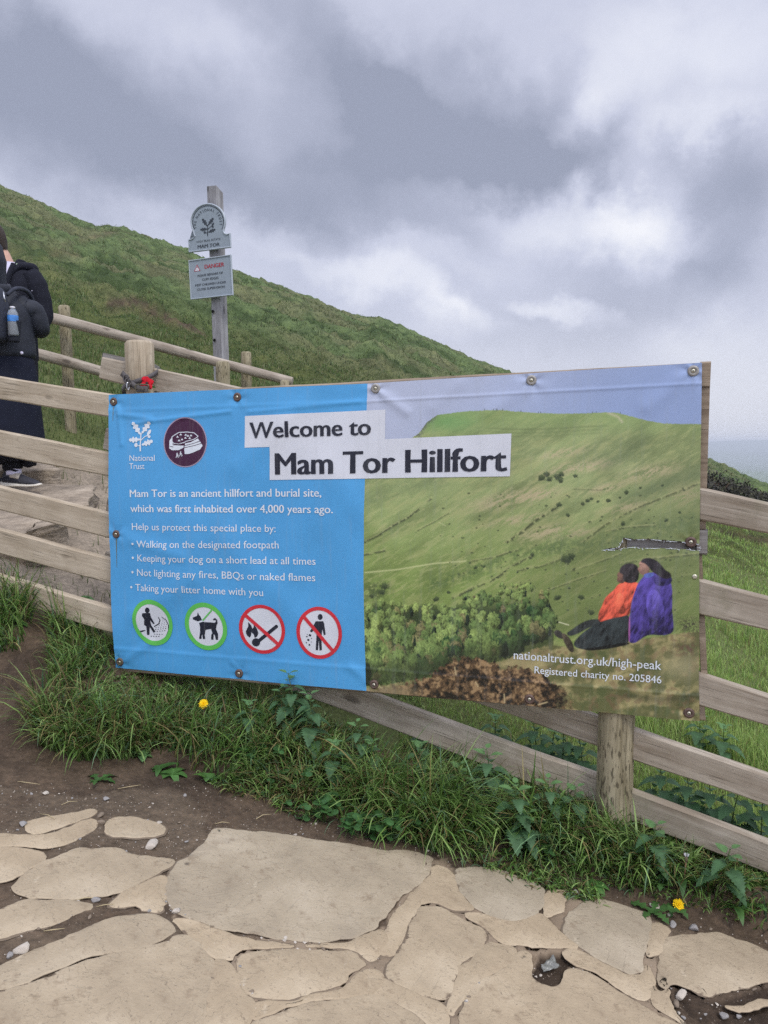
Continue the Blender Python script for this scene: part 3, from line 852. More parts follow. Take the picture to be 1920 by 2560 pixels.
POST_A = (float(ray(302.5, 800)[0]) * 3.40, 3.40)
POST_B = (float(ray(1329, 1650)[0]) * 2.69, 2.69)
dAB = np.array(POST_B) - np.array(POST_A); dAB /= np.linalg.norm(dAB); nAB = np.array([-dAB[1], dAB[0]])
nAB = nAB if nAB[1] > 0 else -nAB
fence = thing('wooden_fence', (POST_B[0], POST_B[1], .05), 'long five-rail timber fence with sawn rails and round posts, running behind the banner', 'fence')
MS = Upright(np.array(POST_A) + nAB * .02, np.array(POST_B) + nAB * .02)
LSp = Upright(plan(0, 3.63), plan(240, 3.375))
RSp = Upright(np.array(POST_B) + np.array([0, .0]), np.array(POST_B) + np.array([.82, -.57]))
ext = lambda p0, p1, x: (x, p0[1] + (p1[1] - p0[1]) * (x - p0[0]) / (p1[0] - p0[0]))
def lrail(t0, t1, b0, b1, xl, xr, plane, mat, **k):
    return rail(plane, ext(t0, t1, xl), ext(t0, t1, xr), ext(b0, b1, xr), ext(b0, b1, xl), .038, mat, fence, **k)
for t0, t1, b0, b1 in [((0, 813), (235, 850.6), (0, 862), (235, 901)), ((0, 931), (239, 979), (0, 983), (239, 1030)), ((0, 1050.6), (243, 1111), (0, 1101.6), (244, 1166)),
                       ((0, 1144), (246, 1210), (0, 1196), (242, 1263)), ((0, 1242.5), (242, 1315), (0, 1293), (242, 1368))]:
    lrail(t0, t1, b0, b1, -140, 272, LSp, WOOD_NEW)
MIDR = [((222, 771), (526, 837.4), (216, 818), (526, 893), 217), ((225, 923), (1330, 1212), (225, 973), (1330, 1276), 225), ((229, 1073), (1330, 1396), (229, 1121), (1330, 1461), 229),
        ((224, 1190), (1291, 1549), (224, 1234), (1291, 1612), 224), ((230, 1291), (1290, 1676), (230, 1338), (1290, 1748), 232)]
for i_, (t0, t1, b0, b1, xl) in enumerate(MIDR):
    lrail(t0, t1, b0, b1, xl, 1318, MS, WOOD_OLD)
# the top rail's off-cut: a half-round butt spliced behind it, its sawn end facing left
MSb = MS.shift(-.040)
rail(MSb, (219, 761), (330, 786), (330, 840), (219, 812), .07, WOOD_GREY, fence, name='rail_butt', dround=True)
for t0, t1, b0, b1 in [((1529.5, 1058.3), (1659, 1086), (1529.5, 1128), (1659, 1153)), ((1524.7, 1256), (1659, 1292), (1524.7, 1331), (1659, 1363)), ((1523, 1459.5), (1659, 1504.5), (1523.7, 1528.7), (1659, 1570.7)),
                       ((1370, 1577), (1659, 1677), (1370, 1644), (1659, 1741)), ((1367, 1710), (1659, 1820), (1367, 1776), (1659, 1889))]:
    lrail(t0, t1, b0, b1, 1338, 1900, RSp, WOOD_OLD)
round_post(POST_A, .0625, float(terrain(*POST_A)) - .2, at(302, 737, 3.40).z, POST_NEW, fence)
round_post(POST_B, .0635, float(terrain(*POST_B)) - .3, at(1330, 1000, 2.69).z, POST_OLD, fence, split=math.radians(282))
pl_ = plan(-125, 3.75); round_post(pl_, .0625, float(terrain(*pl_)) - .2, 2.0, POST_NEW, fence)
pr_ = np.array(POST_B) + np.array([.82, -.57]) * .80; round_post(pr_, .0635, -.4, 1.28, POST_OLD, fence)

# ---- round-rail fence further back
RY = 6.4
rf = thing('round_rail_fence', (-2, RY, 1.9), 'two-rail fence of round poles beside the steps below the hillside', 'fence')
def pole(q0, q1, d0, d1, r0, r1, name='rail'):
    a_, b_ = at(q0[0], q0[1], d0), at(q1[0], q1[1], d1)
    L_ = (b_ - a_).length; bm = bmesh.new()
    n_ = 26; pts = []; rad = []
    for i in range(n_ + 1):
        f = i / n_; pts.append((L_ * (f - .5), .006 * math.sin(f * 9 + 1), .008 * math.sin(f * 5)))
        rad.append((r0 + (r1 - r0) * f) * (1 + .03 * math.sin(f * 23)))
    bm_tube(bm, pts, rad, 20)
    x = (b_ - a_).normalized(); z = Vector((0, 0, 1)); y = z.cross(x).normalized(); z = x.cross(y)
    M = Matrix((x, y, z)).transposed().to_4x4(); M.translation = (a_ + b_) / 2
    o = obj_bm(name, bm, ROUND_WOOD, rf, M)
    for p_ in o.data.polygons:
        if len(p_.vertices) > 4: p_.use_smooth = False
pole((-80, 640), (632, 822.5), RY, RY - .15, .047, .037)
pole((-80, 722), (560, 898), RY, RY - .15, .047, .040)
for qx, top, d, r in [(144.5, 660, RY + .11, .046), (531.5, 760, RY + .02, .043), (-60, 618, RY + .11, .046)]:
    a_ = at(qx, top, d); round_post((a_.x, a_.y), r, float(terrain(a_.x, a_.y)) - .15, a_.z, POST_OLD, rf, lean=(-.02, 0) if qx < 200 else (0, 0))
for qx, top, d, r in [(481, 781, RY - .24, .055), (615, 821, RY - .27, .036)]:
    a_ = at(qx, top, d); round_post((a_.x, a_.y), r, float(terrain(a_.x, a_.y)) - .15, a_.z, POST_OLD, rf)

# ------------------------------------------------------------------ banner
banner = thing('banner', tuple(BAN.pos(np.float64(BAN.len / 2), np.float64(.5))), 'large vinyl welcome banner, half blue and half hill photo, screwed to a timber frame', 'banner')
TLq, TRq, BRq, BLq = (238, 853), (1516, 784), (1511, 1556), (254, 1441)
BT_PTS = [(236, 852.5), (515, 838.5), (794, 824), (1106, 806), (1535, 781)]   # top edge of frame
def frame_bar(tl, tr, br, bl, off, thick, name='batten', mat=None):
    pl2 = BAN.shift(off)
    return rail(pl2, tl, tr, br, bl, thick, mat or BATTEN, banner, name=name)
frame_bar((243, 853), (1534, 781.5), (1532, 826), (243, 892), 0, .038)
frame_bar((254, 1409), (1521, 1510), (1521, 1557.5), (254, 1451), 0, .038)
frame_bar((1514, 834), (1531, 834), (1527, 1146), (1509, 1146), -.006, .03)
frame_bar((1511, 1198), (1526, 1198), (1521, 1503), (1508, 1503), -.006, .03)
frame_bar((1513, 782), (1535, 781), (1535, 836), (1512, 836), .002, .04, 'batten_block')
frame_bar((1506, 1144), (1529, 1144), (1528, 1198), (1505, 1197), .004, .044, 'batten_block', WOOD_GREY)
frame_bar((1504, 1502), (1523, 1501), (1522, 1558), (1503, 1557), .002, .04, 'batten_block')
frame_bar((1290, 1148), (1507, 1150), (1506, 1200), (1290, 1196), -.002, .03, 'batten', WOOD_GREY)
frame_bar((250, 890), (275, 890), (278, 1410), (255, 1410), -.004, .03)

E_T = [BAN.st(*q) for q in (TLq, (794, 829), TRq)]; E_B = [BAN.st(*q) for q in (BLq, (792, 1491), BRq)]
LEFT_Q = [(238, 853), (240, 1000), (242, 1150), (243.5, 1210), (243, 1262), (246, 1330), (250, 1385), (254, 1441)]
LS_, LT_ = zip(*[BAN.st(*q) for q in LEFT_Q]); LS_ = np.array(LS_); LT_ = np.array(LT_)
RIGHT_Q = [(1516, 784), (1513, 1000), (1510, 1200), (1510, 1400), (1509, 1470), (1511, 1556)]
RS_, RT_ = zip(*[BAN.st(*q) for q in RIGHT_Q]); RS_ = np.array(RS_); RT_ = np.array(RT_)
MID_Q = [(795, 829), (793, 960), (790, 1100), (788.5, 1240), (790, 1400), (793, 1491)]
MS_, MT_ = zip(*[BAN.st(*q) for q in MID_Q]); MS_ = np.array(MS_); MT_ = np.array(MT_)
def edge_interp(T, A, t): o_ = np.argsort(T); return np.interp(t, T[o_], A[o_])

SCREWS = [(248, 868), (514, 858), (813, 839.5), (1149, 822), (1497, 802), (257, 1153), (263, 1428), (519, 1453), (810, 1477), (1145, 1508), (1488, 1538), (1492, 1170)]
SC = np.array([BAN.st(*q) for q in SCREWS])
CREASE = [((258, 880), (268, 960), .010, .0030), ((290, 915), (500, 889), .008, .0028), ((262, 895), (330, 905), .012, .003), ((540, 890), (780, 868), .008, .0020), ((520, 1010), (650, 880), .05, .004),
          ((250, 1155), (400, 1200), .03, .0030), ((520, 1455), (505, 1430), .012, .003), ((1497, 805), (1400, 880), .03, .003), ((1150, 825), (1060, 890), .03, .003), ((813, 840), (880, 890), .02, .003),
          ((1200, 1390), (1330, 1030), .06, .005), ((900, 1300), (1150, 1010), .08, .005), ((640, 1330), (500, 1170), .07, .004), ((300, 1330), (420, 1250), .05, .004), ((700, 1000), (850, 1180), .06, .003),
          ((810, 1477), (760, 1440), .02, .003), ((263, 1428), (330, 1390), .02, .003), ((1145, 1508), (1100, 1470), .02, .002), ((990, 830), (940, 880), .03, .002)]
CR = [(BAN.st(*a_), BAN.st(*b_), w_, h_) for a_, b_, w_, h_ in CREASE]


def wrinkle(s, t):
    top = np.interp(s, [v[0] for v in E_T], [v[1] for v in E_T]); bot = np.interp(s, [v[0] for v in E_B], [v[1] for v in E_B])
    f = np.clip((t - bot) / (top - bot), 0, 1)
    w_ = .010 + .010 * np.sin(np.pi * f) * (.6 + .4 * np.sin(s * 2.1 + 1))
    w_ = w_ + .0035 * np.sin(s * 7 + t * 5) * np.sin(np.pi * f) + .0022 * np.sin(s * 13 - t * 11 + 2)
    w_ = w_ + .0016 * np.exp(-((top - t - .068) / .006) ** 2) + .0025 * np.exp(-((t - bot - .088) / .008) ** 2) + .0012 * smooth(t - bot, .085, .075)
    for (a_, b_, wd, hh) in CR:
        w_ = w_ + 1.35 * hh * np.exp(-(pdist(s, t, [a_, b_]) / wd) ** 2)
    for sx, tx_ in SC:
        d = np.hypot(s - sx, t - tx_)
        w_ = w_ - .006 * np.exp(-(d / .03) ** 2) 
        ang = np.arctan2(t - tx_, s - sx)
        w_ = w_ + .0018 * np.sin(ang * 5 + sx * 9) * np.exp(-(d / .06) ** 2) * np.minimum(d / .015, 1)
    return np.maximum(w_, .0025)


def on_banner(s, t, off=0.0): return BAN.pos(s, t, wrinkle(s, t) + off)


def vinyl_mat(name, col=None, rough=.38, attr=False):
    m, n, b = new_mat(name)
    t = n.node('ShaderNodeTexCoord')
    if attr:
        a = n.node('ShaderNodeVertexColor', layer_name='Col'); c = a.outputs['Color']
    else:
        f = n.noise(t.outputs['Object'], 6, 5, .6)
        c = n.ramp(f, [(.3, tuple(x * .93 for x in col)), (.7, tuple(min(1, x * 1.05) for x in col))])
    # grime specks and faint run marks
    sp = n.maprange(n.noise(t.outputs['Object'], 90, 3, .6), .70, .76, 0, .35)
    c = n.mix(sp, c, (.12, .12, .11))
    run = n.maprange(n.noise(n.vmath('MULTIPLY', t.outputs['Object'], (60, 60, 3)), 1.0, 3, .6), .55, .8, 0, .16)
    c = n.mix(run, c, (.35, .36, .34))
    n.link(c, b.inputs['Base Color']); b.inputs['Roughness'].default_value = rough; b.inputs['Specular IOR Level'].default_value = .35
    weave = n.node('ShaderNodeTexWave'); n.link(t.outputs['Object'], weave.inputs['Vector']); weave.inputs['Scale'].default_value = 130; weave.bands_direction = 'Z'
    weave2 = n.node('ShaderNodeTexWave'); n.link(t.outputs['Object'], weave2.inputs['Vector']); weave2.inputs['Scale'].default_value = 130; weave2.bands_direction = 'X'
    n.link(n.bump(n.math('ADD', weave.outputs['Fac'], weave2.outputs['Fac']), .06, .001), b.inputs['Normal'])
    return m


VBLUE = vinyl_mat('blue_vinyl', srgb(84, 162, 216))
VWHITE = vinyl_mat('white_vinyl', srgb(214, 216, 222))
VLET = vinyl_mat('white_print', srgb(222, 228, 234))
VINK = vinyl_mat('dark_ink', srgb(40, 42, 54))
VGREEN = vinyl_mat('green_print', srgb(98, 190, 88)); VRED = vinyl_mat('red_print', srgb(205, 52, 62)); VMAROON = vinyl_mat('maroon_print', srgb(70, 34, 62))
VPHOTO = vinyl_mat('photo_print', attr=True)

# --- the vinyl itself: a sheet stretched over the frame
def grid_sheet(s_lo, s_hi, ns, nt_, colfun=None, mat=None, name='', cut=None):
    """s_lo/s_hi: functions of t-fraction; builds in (f,g) then curls the two long edges back"""
    f = np.linspace(0, 1, ns); g = np.linspace(0, 1, nt_)
    ff, gg = np.meshgrid(f, g)
    # boundaries
    tm = .5 + 1.2 * gg
    sl = s_lo(tm); sh = s_hi(tm); s = sl + (sh - sl) * ff
    top = np.interp(s, [v[0] for v in E_T], [v[1] for v in E_T]); bot = np.interp(s, [v[0] for v in E_B], [v[1] for v in E_B])
    t = bot + (top - bot) * gg
    sl = s_lo(t); sh = s_hi(t); s = sl + (sh - sl) * ff
    V = on_banner(s.ravel(), t.ravel())
    i = (np.arange(nt_ - 1)[:, None] * ns + np.arange(ns - 1)[None]).ravel()
    F = np.stack([i, i + 1, i + ns + 1, i + ns], 1)
    qx, qy = unray(V[:, 0], V[:, 1], V[:, 2])
    if cut is not None:
        keep = ~cut(qx, qy)[F].any(1); F = F[keep]
    C = colfun(qx, qy) if colfun else None
    return mesh_np(name, V, F, mat, True, C, banner)


gs = grid_sheet(lambda t: edge_interp(LT_, LS_, t), lambda t: edge_interp(MT_, MS_, t), 170, 190, None, VBLUE, 'vinyl_panel')
# ------------------------------------------------------------------ the hill photograph printed on the right half
def c3(r, g, b): return np.array(srgb(r, g, b))
def Rg3(X, Y): return (777.7 + .46876 * X, 769.0 + .46876 * Y)
def Rg4(X, Y): return (777.7 + .46876 * X, 1157.9 + .46876 * Y)
R3 = lambda pts: [Rg3(*p_) for p_ in pts]
R4 = lambda pts: [Rg4(*p_) for p_ in pts]


def paint(x, y):
    n1 = fbm(x / 26, y / 26, 3, 5); n2 = fbm(x / 7, y / 7, 5, 5, .62); n3 = fbm(x / 2.4, y / 2.4, 8, 3)
    def lay(C, m_, col):
        m_ = np.clip(m_, 0, 1)[:, None]; return C + (col - C) * m_
    # sky
    C = c3(176, 184, 206)[None] + (c3(140, 160, 200) - c3(176, 184, 206))[None] * smooth(x + (y - 800) * .8, 900, 1480)[:, None]
    C = C * (.97 + .06 * n1[:, None])
    # hill
    hx = [760, 865, 905, 922, 945, 1000, 1050, 1085, 1130, 1160, 1205, 1260, 1310, 1335, 1365, 1400, 1432, 1460, 1530]
    hy = [1000, 962, 936, 912, 896, 889, 886, 886, 890, 892, 893.5, 893, 890.5, 892, 900, 909, 914.5, 915.5, 916]
    sky_y = np.interp(x, hx, hy) + (n3 - .5) * 2.2
    hill = smooth(y, sky_y - .8, sky_y + .8)
    P5 = lambda pts: [(777.7 + .5313 * a_, 756.1 + .5313 * b_) for a_, b_ in pts]
    X5 = (x - 777.7) / .5313; Y5 = (y - 756.1) / .5313
    U_ = x * .87 - y * .5; V_ = x * .5 + y * .87                     # along and across the slope's grain
    fold = fbm(U_ / 170 + 3, V_ / 40, 37, 4, .55); fold2 = fbm(U_ / 46, V_ / 11, 39, 4, .6); st2 = fbm(U_ / 20, V_ / 4.5, 17, 4, .6)
    low = smooth(Y5 - X5 * .12, 420, 980)
    H = c3(142, 152, 98)[None] + (c3(122, 140, 66) - c3(142, 152, 98))[None] * low[:, None]
    H = H * (.80 + .24 * smooth(fold, .32, .62) + .16 * (fold2 - .5) * 2 + .10 * (st2 - .5) * 2)[:, None]
    H = lay(H, smooth(st2, .55, .75) * .35, c3(168, 164, 112)); H = lay(H, smooth(fold2, .55, .72) * .30, c3(158, 152, 100))
    H = lay(H, smooth(y, 960, 892) * .45, c3(126, 152, 84))
    H = lay(H, np.exp(-((X5 - 360) / 120) ** 2 - ((Y5 - 290) / 45) ** 2) * .6, c3(92, 150, 82))
    for yy, amp in ((316, .45), (330, .35), (344, .25)):
        H = lay(H, np.exp(-((Y5 - yy - 7 * np.sin((X5 - 500) / 110)) / 4.5) ** 2) * amp * smooth(X5, 470, 560) * (1 - smooth(X5, 950, 1060)), c3(98, 110, 66))
    # reddish dead grass in drifts
    for (cx, cy, sx, sy) in [(590, 610, 150, 32), (720, 590, 90, 26), (850, 480, 110, 24), (960, 470, 80, 18), (820, 420, 90, 18), (760, 740, 110, 26), (890, 745, 60, 16), (1180, 500, 120, 30), (1330, 590, 70, 40), (640, 690, 110, 18), (1080, 640, 90, 18), (1000, 560, 70, 16)]:
        g = np.exp(-((X5 - cx) / sx) ** 2 - ((Y5 - cy + (X5 - cx) * .18) / sy) ** 2)
        H = lay(H, g * smooth(st2 * .5 + n3 * .3 + fold2 * .2, .36, .56) * .8, c3(182, 162, 130))
    # the valley side in shade at the right, lower slopes in green
    H = lay(H, smooth(X5 * .6 + Y5, 1190, 1480) * (1 - smooth(Y5, 1120, 1180)) * .55, c3(98, 106, 62))
    H = lay(H, np.exp(-(pdist(X5, Y5, [(1010, 470), (1090, 410), (1160, 360)]) / 38) ** 2) * .5, c3(88, 100, 62))
    H = lay(H, np.exp(-(pdist(X5, Y5, [(1060, 600), (1200, 560), (1400, 490)]) / 34) ** 2) * .45, c3(86, 100, 72))
    H = lay(H, np.exp(-(pdist(X5, Y5, [(830, 800), (1000, 790), (1200, 730), (1390, 690)]) / 45) ** 2) * .5 * smooth(n2, .3, .6), c3(82, 100, 64))
    H = lay(H, np.exp(-(pdist(X5, Y5, [(20, 620), (140, 560), (330, 540)]) / 30) ** 2) * .35 * n2 * 1.6, c3(96, 112, 78))
    H = lay(H, np.exp(-(pdist(X5, Y5, [(300, 950), (420, 920), (640, 830), (800, 800)]) / 30) ** 2) * .6 * smooth(n2, .35, .6), c3(72, 96, 50))
    H = lay(H, np.exp(-((X5 - 60) / 60) ** 2 - ((Y5 - 980) / 50) ** 2) * smooth(n2, .38, .6) * .8, c3(62, 78, 42))
    # gullies, hedges and stony edges: a dark side and a lit lip
    for pts, w_, a_ in [([(15, 785), (75, 755), (135, 715), (200, 680), (290, 605)], 4.5, .9), ([(225, 740), (300, 700), (360, 665)], 3, .6), ([(600, 782), (660, 740), (720, 690), (800, 640)], 7, .9), ([(15, 835), (100, 818)], 5, .8), ([(900, 785), (1000, 710), (1130, 640), (1260, 590), (1385, 540)], 5, .7),
                        ([(860, 565), (980, 570), (1010, 560)], 3, .5), ([(380, 1010), (470, 965), (560, 925), (620, 880), (700, 840)], 6, .85), ([(450, 860), (540, 845), (640, 815)], 4, .6), ([(1060, 870), (1180, 850), (1390, 830)], 5, .6), ([(760, 980), (900, 930), (1000, 900)], 3, .6), ([(860, 900), (980, 860), (1060, 830)], 4, .5), ([(1000, 740), (1100, 720), (1200, 715)], 4, .5), ([(640, 900), (740, 880), (820, 850)], 5, .6)]:
        q = P5(pts); dd = pdist(x, y, q) + (n3 - .5) * 3; br_ = smooth(fbm(x / 6, y / 6, 71, 3), .30, .5)
        H = lay(H, np.exp(-(pdist(x, y + 2.4, q) / (w_ * .5)) ** 2) * .35, c3(172, 168, 116))
        H = lay(H, np.exp(-(dd / (w_ * .5)) ** 2) * a_ * br_, c3(54, 62, 38))
    H = lay(H, np.exp(-(pdist(x, y, P5([(20, 905), (150, 893), (300, 868), (430, 858)])) / 1.7) ** 2) * .85, c3(182, 182, 128))
    H = lay(H, np.exp(-(pdist(x, y, P5([(1010, 256), (1050, 272), (1065, 292)])) / 3) ** 2) * .7, c3(186, 176, 146))
    H = lay(H, np.exp(-(pdist(x, y, P5([(795, 1102), (848, 1118)])) / 1.1) ** 2) * .9, c3(206, 202, 170))
    H = lay(H, np.exp(-(pdist(x, y, P5([(320, 700), (348, 715)])) / .8) ** 2) * .6, c3(190, 186, 140))
    H = lay(H, np.exp(-(pdist(x, y, [(903, 940), (920, 915), (938, 899)]) / 6) ** 2) * .9 * smooth(n3, .25, .5), c3(92, 96, 88))
    C = lay(C, hill, np.clip(H * np.array([1.06, 1.12, .96])[None], 0, 1))
    for px_ in (1047, 1066, 1072, 1074, 1086, 1125, 1163, 1168, 1280, 1288, 1340):
        C = lay(C, np.exp(-((x - px_) / .9) ** 2 - ((y - np.interp(px_, hx, hy) + 1.5) / 1.8) ** 2), c3(70, 80, 70))
    # single trees and bushes on the slope
    r_ = np.random.default_rng(4)
    T = [(740, 520, 15), (760, 505, 13), (770, 525, 12), (805, 515, 15), (820, 505, 12), (815, 530, 12), (876, 512, 9), (810, 628, 12), (905, 625, 9), (925, 612, 9), (940, 605, 7), (1008, 612, 9), (1082, 578, 10), (1058, 600, 6), (845, 672, 9), (1015, 612, 6), (968, 616, 6), (1245, 692, 9), (1070, 705, 10), (1140, 560, 6), (1230, 550, 6), (700, 832, 9), (840, 850, 22), (860, 838, 16), (800, 1008, 12), (810, 1004, 9), (900, 1004, 13), (940, 1066, 13), (850, 968, 6), (1300, 660, 7), (470, 885, 8), (505, 880, 6), (360, 985, 8), (310, 1012, 12), (100, 960, 16), (90, 985, 14), (48, 1000, 10), (560, 925, 6), (590, 900, 5), (640, 905, 5), (680, 888, 6)]
    for X, Y_, rad in T:
        cx, cy = P5([(X, Y_)])[0]; rad *= .55
        d = np.hypot(x - cx, (y - cy) * 1.15) / rad + (n3 - .5) * .9
        C = lay(C, smooth(d, 1.15, .75) * .92, c3(84, 100, 56) + (c3(40, 54, 34) - c3(84, 100, 56)) * smooth(y - cy, -rad, rad * .6)[:, None])
    for _ in range(150):
        cx, cy = P5([(r_.uniform(300, 1390), r_.uniform(560, 1080))])[0]; rad = r_.uniform(.9, 2.6)
        C = lay(C, smooth(np.hypot((x - cx) * .7, y - cy) / rad + (n3 - .5), 1.1, .7) * .75, c3(66, 78, 46))
    # woodland: crowns from the back row to the front, lit from the upper left, dark between and below
    wood = P5([(-20, 1080), (20, 1040), (100, 1030), (200, 1042), (300, 1035), (380, 1050), (430, 1010), (520, 970), (590, 952), (690, 945), (750, 985), (785, 1060), (795, 1120), (765, 1170), (690, 1200), (560, 1240), (420, 1290), (300, 1330), (-20, 1370)])
    C = lay(C, pmask(x + (n2 - .5) * 14, y + (n2 - .5) * 14, wood).astype(float) * smooth(y, 1285, 1325) * .9, c3(40, 58, 32) * (.5 + .9 * n2[:, None]))
    TR = []; tries = 0
    while len(TR) < 430 and tries < 9000:
        tries += 1
        cx, cy = r_.uniform(772, 1198), 1262 + 210 * r_.random()
        if pmask(np.array([cx]), np.array([cy + 3]), wood)[0]: TR.append((cy, cx))
    TR.sort()
    for cy, cx in TR:
        dep = np.clip((cy - 1262) / 190, 0, 1); fr = (cx - 780) / 420; con = r_.random() < .09
        rad = (5 + 13 * dep ** 1.1) * r_.uniform(.55, 1.25) * (.55 if con else 1); tall = r_.uniform(1.0, 1.5 + .5 * dep) * (1.9 if con else 1)
        i_ = np.nonzero((np.abs(x - cx) < rad * 1.5) & (np.abs(y - cy) < rad * tall * 1.5))[0]
        if not len(i_): continue
        Lg = np.clip(.88 - .50 * fr - .42 * dep + .9 * (float(fbm(np.array([cx / 50]), np.array([cy / 34]), 5, 2)[0]) - .5) + r_.normal(0, .14), 0, 1)
        base = c3(42, 80, 38) + (c3(156, 178, 84) - c3(42, 80, 38)) * Lg
        if r_.random() < .10: base = base * .4 + c3(138, 118, 78) * .6
        if con: base = c3(36, 54, 36)
        dx = (x[i_] - cx) / rad; dy = (y[i_] - cy) / (rad * tall)
        nn = fbm(x[i_] / 3.4 + cx, y[i_] / (3.4 + 3 * dep), int(cx * 7) % 97, 4, .62)
        d = np.hypot(dx * (1 + (.8 * np.maximum(0, -dy) if con else 0)), dy) + (nn - .5) * 1.1
        lit = np.clip(.80 - .50 * dy - .34 * dx + (nn - .5) * 1.9, .18, 1.5)
        C[i_] = C[i_] + (base[None] * lit[:, None] - C[i_]) * smooth(d, 1.0, .82)[:, None]
    foot = np.interp(x, [780, 880, 960, 1040, 1110, 1180], [1466, 1458, 1440, 1428, 1410, 1388])
    ins_ = (x < 1196) & (y > 1330)
    C = lay(C, np.where(ins_, smooth(y + (n2 - .5) * 20, foot - 52, foot - 8), 0) * (1 - smooth(y, foot + 6, foot + 20)) * .72, c3(34, 42, 24) * (.6 + .8 * n2[:, None]))
    # rough grass of the near bank, out of focus
    b1 = fbm(x / 34 + y / 60, y / 26, 44, 3, .5); b2 = fbm(x / 16, y / 13, 47, 3, .5)
    G = c3(96, 98, 52)[None] + (c3(164, 152, 96) - c3(96, 98, 52))[None] * smooth(b1 * .65 + b2 * .35, .38, .64)[:, None]
    G = lay(G, smooth(b2, .55, .75) * .5, c3(112, 82, 56)); G = lay(G, smooth(fbm(x / 20, y / 30, 51, 3), .55, .72) * .5, c3(76, 92, 44))
    G = lay(G, np.exp(-((X5 - 1310) / 80) ** 2 - ((Y5 - 1285) / 55) ** 2) * .6, c3(172, 162, 116))
    G = lay(G, np.exp(-((X5 - 1335) / 60) ** 2 - ((Y5 - 1215) / 28) ** 2) * smooth(n2, .35, .6) * .9, c3(104, 76, 58))
    G = lay(G, np.exp(-((Y5 - 1412 - 8 * np.sin(X5 / 60)) / 16) ** 2) * smooth(X5, 980, 1150) * .6, c3(54, 58, 32)); G = lay(G, np.exp(-((X5 - 640) / 110) ** 2 - ((Y5 - 1270) / 30) ** 2) * .6, c3(176, 158, 104))
    gy = np.interp(x, [780, 1040, 1090, 1150, 1200, 1235, 1300, 1380, 1440, 1480, 1530], [1490, 1440, 1425, 1402, 1392, 1400, 1398, 1380, 1372, 1366, 1362])
    C = lay(C, smooth(y + (n3 - .5) * 7, gy - 2, gy + 3), G)
    # rusty heather clump in front of the wood
    hb = np.interp(x, [780, 830, 870, 920, 950, 985, 1015, 1050, 1085, 1130, 1175, 1220, 1250], [1494, 1488, 1478, 1464, 1440, 1426, 1418, 1424, 1442, 1440, 1458, 1488, 1530])
    he = smooth(y + (n2 - .5) * 30 + (n3 - .5) * 6, hb - 2, hb + 4) * (1 - smooth(x + (n2 - .5) * 70, 1200, 1262))
    hn = fbm(x / 8, y / 8, 63, 5, .62); hbig = fbm(x / 26, y / 20, 67, 3)
    v_ = hn * .7 + hbig * .45
    HC = c3(34, 28, 18)[None] + (c3(96, 72, 44) - c3(34, 28, 18))[None] * smooth(v_, .44, .60)[:, None]
    HC = lay(HC, smooth(v_, .60, .76), c3(158, 126, 82))
    C = lay(C, he, HC)
    C = lay(C, smooth(y, 1476, 1492) * (1 - smooth(x, 850, 930)) * (.4 + .6 * n3), c3(146, 128, 88))
    for pts in ([(640 - 255, 1290), (640 - 250, 1320)], [(586, 1400), (588, 1432)], [(725, 1442), (760, 1432)], [(470, 1350), (480, 1368)]):
        C = lay(C, np.exp(-(pdist(x, y, P5(pts)) / 1.5) ** 2) * .8, c3(190, 168, 118))
    C = lay(C, np.exp(-((X5 - 1340) / 50) ** 2 - ((Y5 - 1118) / 32) ** 2) * smooth(n3, .4, .6) * (X5 < 1390), c3(62, 60, 44))
    # the two walkers sitting on the grass
    def part(pts, col, light=0.0, dirn=(-.6, -.8), soft=.9, fold=.22, src=R4):
        nonlocal C
        P = src(pts)
        for _ in range(2): P = [q for a_, b_ in zip(P, P[1:] + P[:1]) for q in ((a_[0] * .75 + b_[0] * .25, a_[1] * .75 + b_[1] * .25), (a_[0] * .25 + b_[0] * .75, a_[1] * .25 + b_[1] * .75))]
        d = pdist(x, y, P + [P[0]]); ins = pmask(x, y, P)
        sd = np.where(ins, d, -d); m_ = smooth(sd, -soft, soft)
        cx = np.mean([a_ for a_, b_ in P]); cy = np.mean([b_ for a_, b_ in P]); sz = max(max(a_ for a_, b_ in P) - min(a_ for a_, b_ in P), 8)
        sh = 1 + light * ((x - cx) * dirn[0] + (y - cy) * dirn[1]) / sz * 2 + fold * (fbm(x / 7 + y / 16, y / 16, int(cx) % 31, 4, .6) - .5) * 4 + .2 * (n3 - .5)
        C = C + (np.clip(np.array(col)[None] * np.clip(sh, .25, 2)[:, None], 0, 1) - C) * m_[:, None]
    fg = dict(soft=1.5, src=P5)
    part([(975, 1095), (940, 1094), (900, 1108), (860, 1138), (838, 1150), (850, 1166), (890, 1152), (930, 1128), (978, 1114), (1040, 1100), (1040, 1085)], c3(46, 52, 50), .35, fold=.5, **fg)
    part([(786, 1146), (800, 1136), (815, 1142), (828, 1160), (826, 1176), (808, 1172), (792, 1160)], c3(58, 56, 50), .4, fold=.4, **fg)
    part([(1050, 950), (1035, 974), (1012, 992), (994, 1012), (984, 1042), (973, 1062), (967, 1084), (973, 1106), (1002, 1109), (1042, 1100), (1082, 1086), (1099, 1072), (1106, 1020), (1118, 985), (1134, 955), (1128, 944), (1085, 940)], c3(220, 80, 46), .5, fold=.55, **fg)
    part([(1045, 985), (1030, 1030), (1048, 1075), (1085, 1070), (1075, 1030), (1068, 990)], c3(232, 92, 54), .4, fold=.4, **fg)
    part([(1053, 900), (1044, 914), (1048, 924), (1043, 935), (1050, 946), (1070, 950), (1080, 935), (1074, 903)], c3(116, 82, 66), .4, fold=.2, **fg)
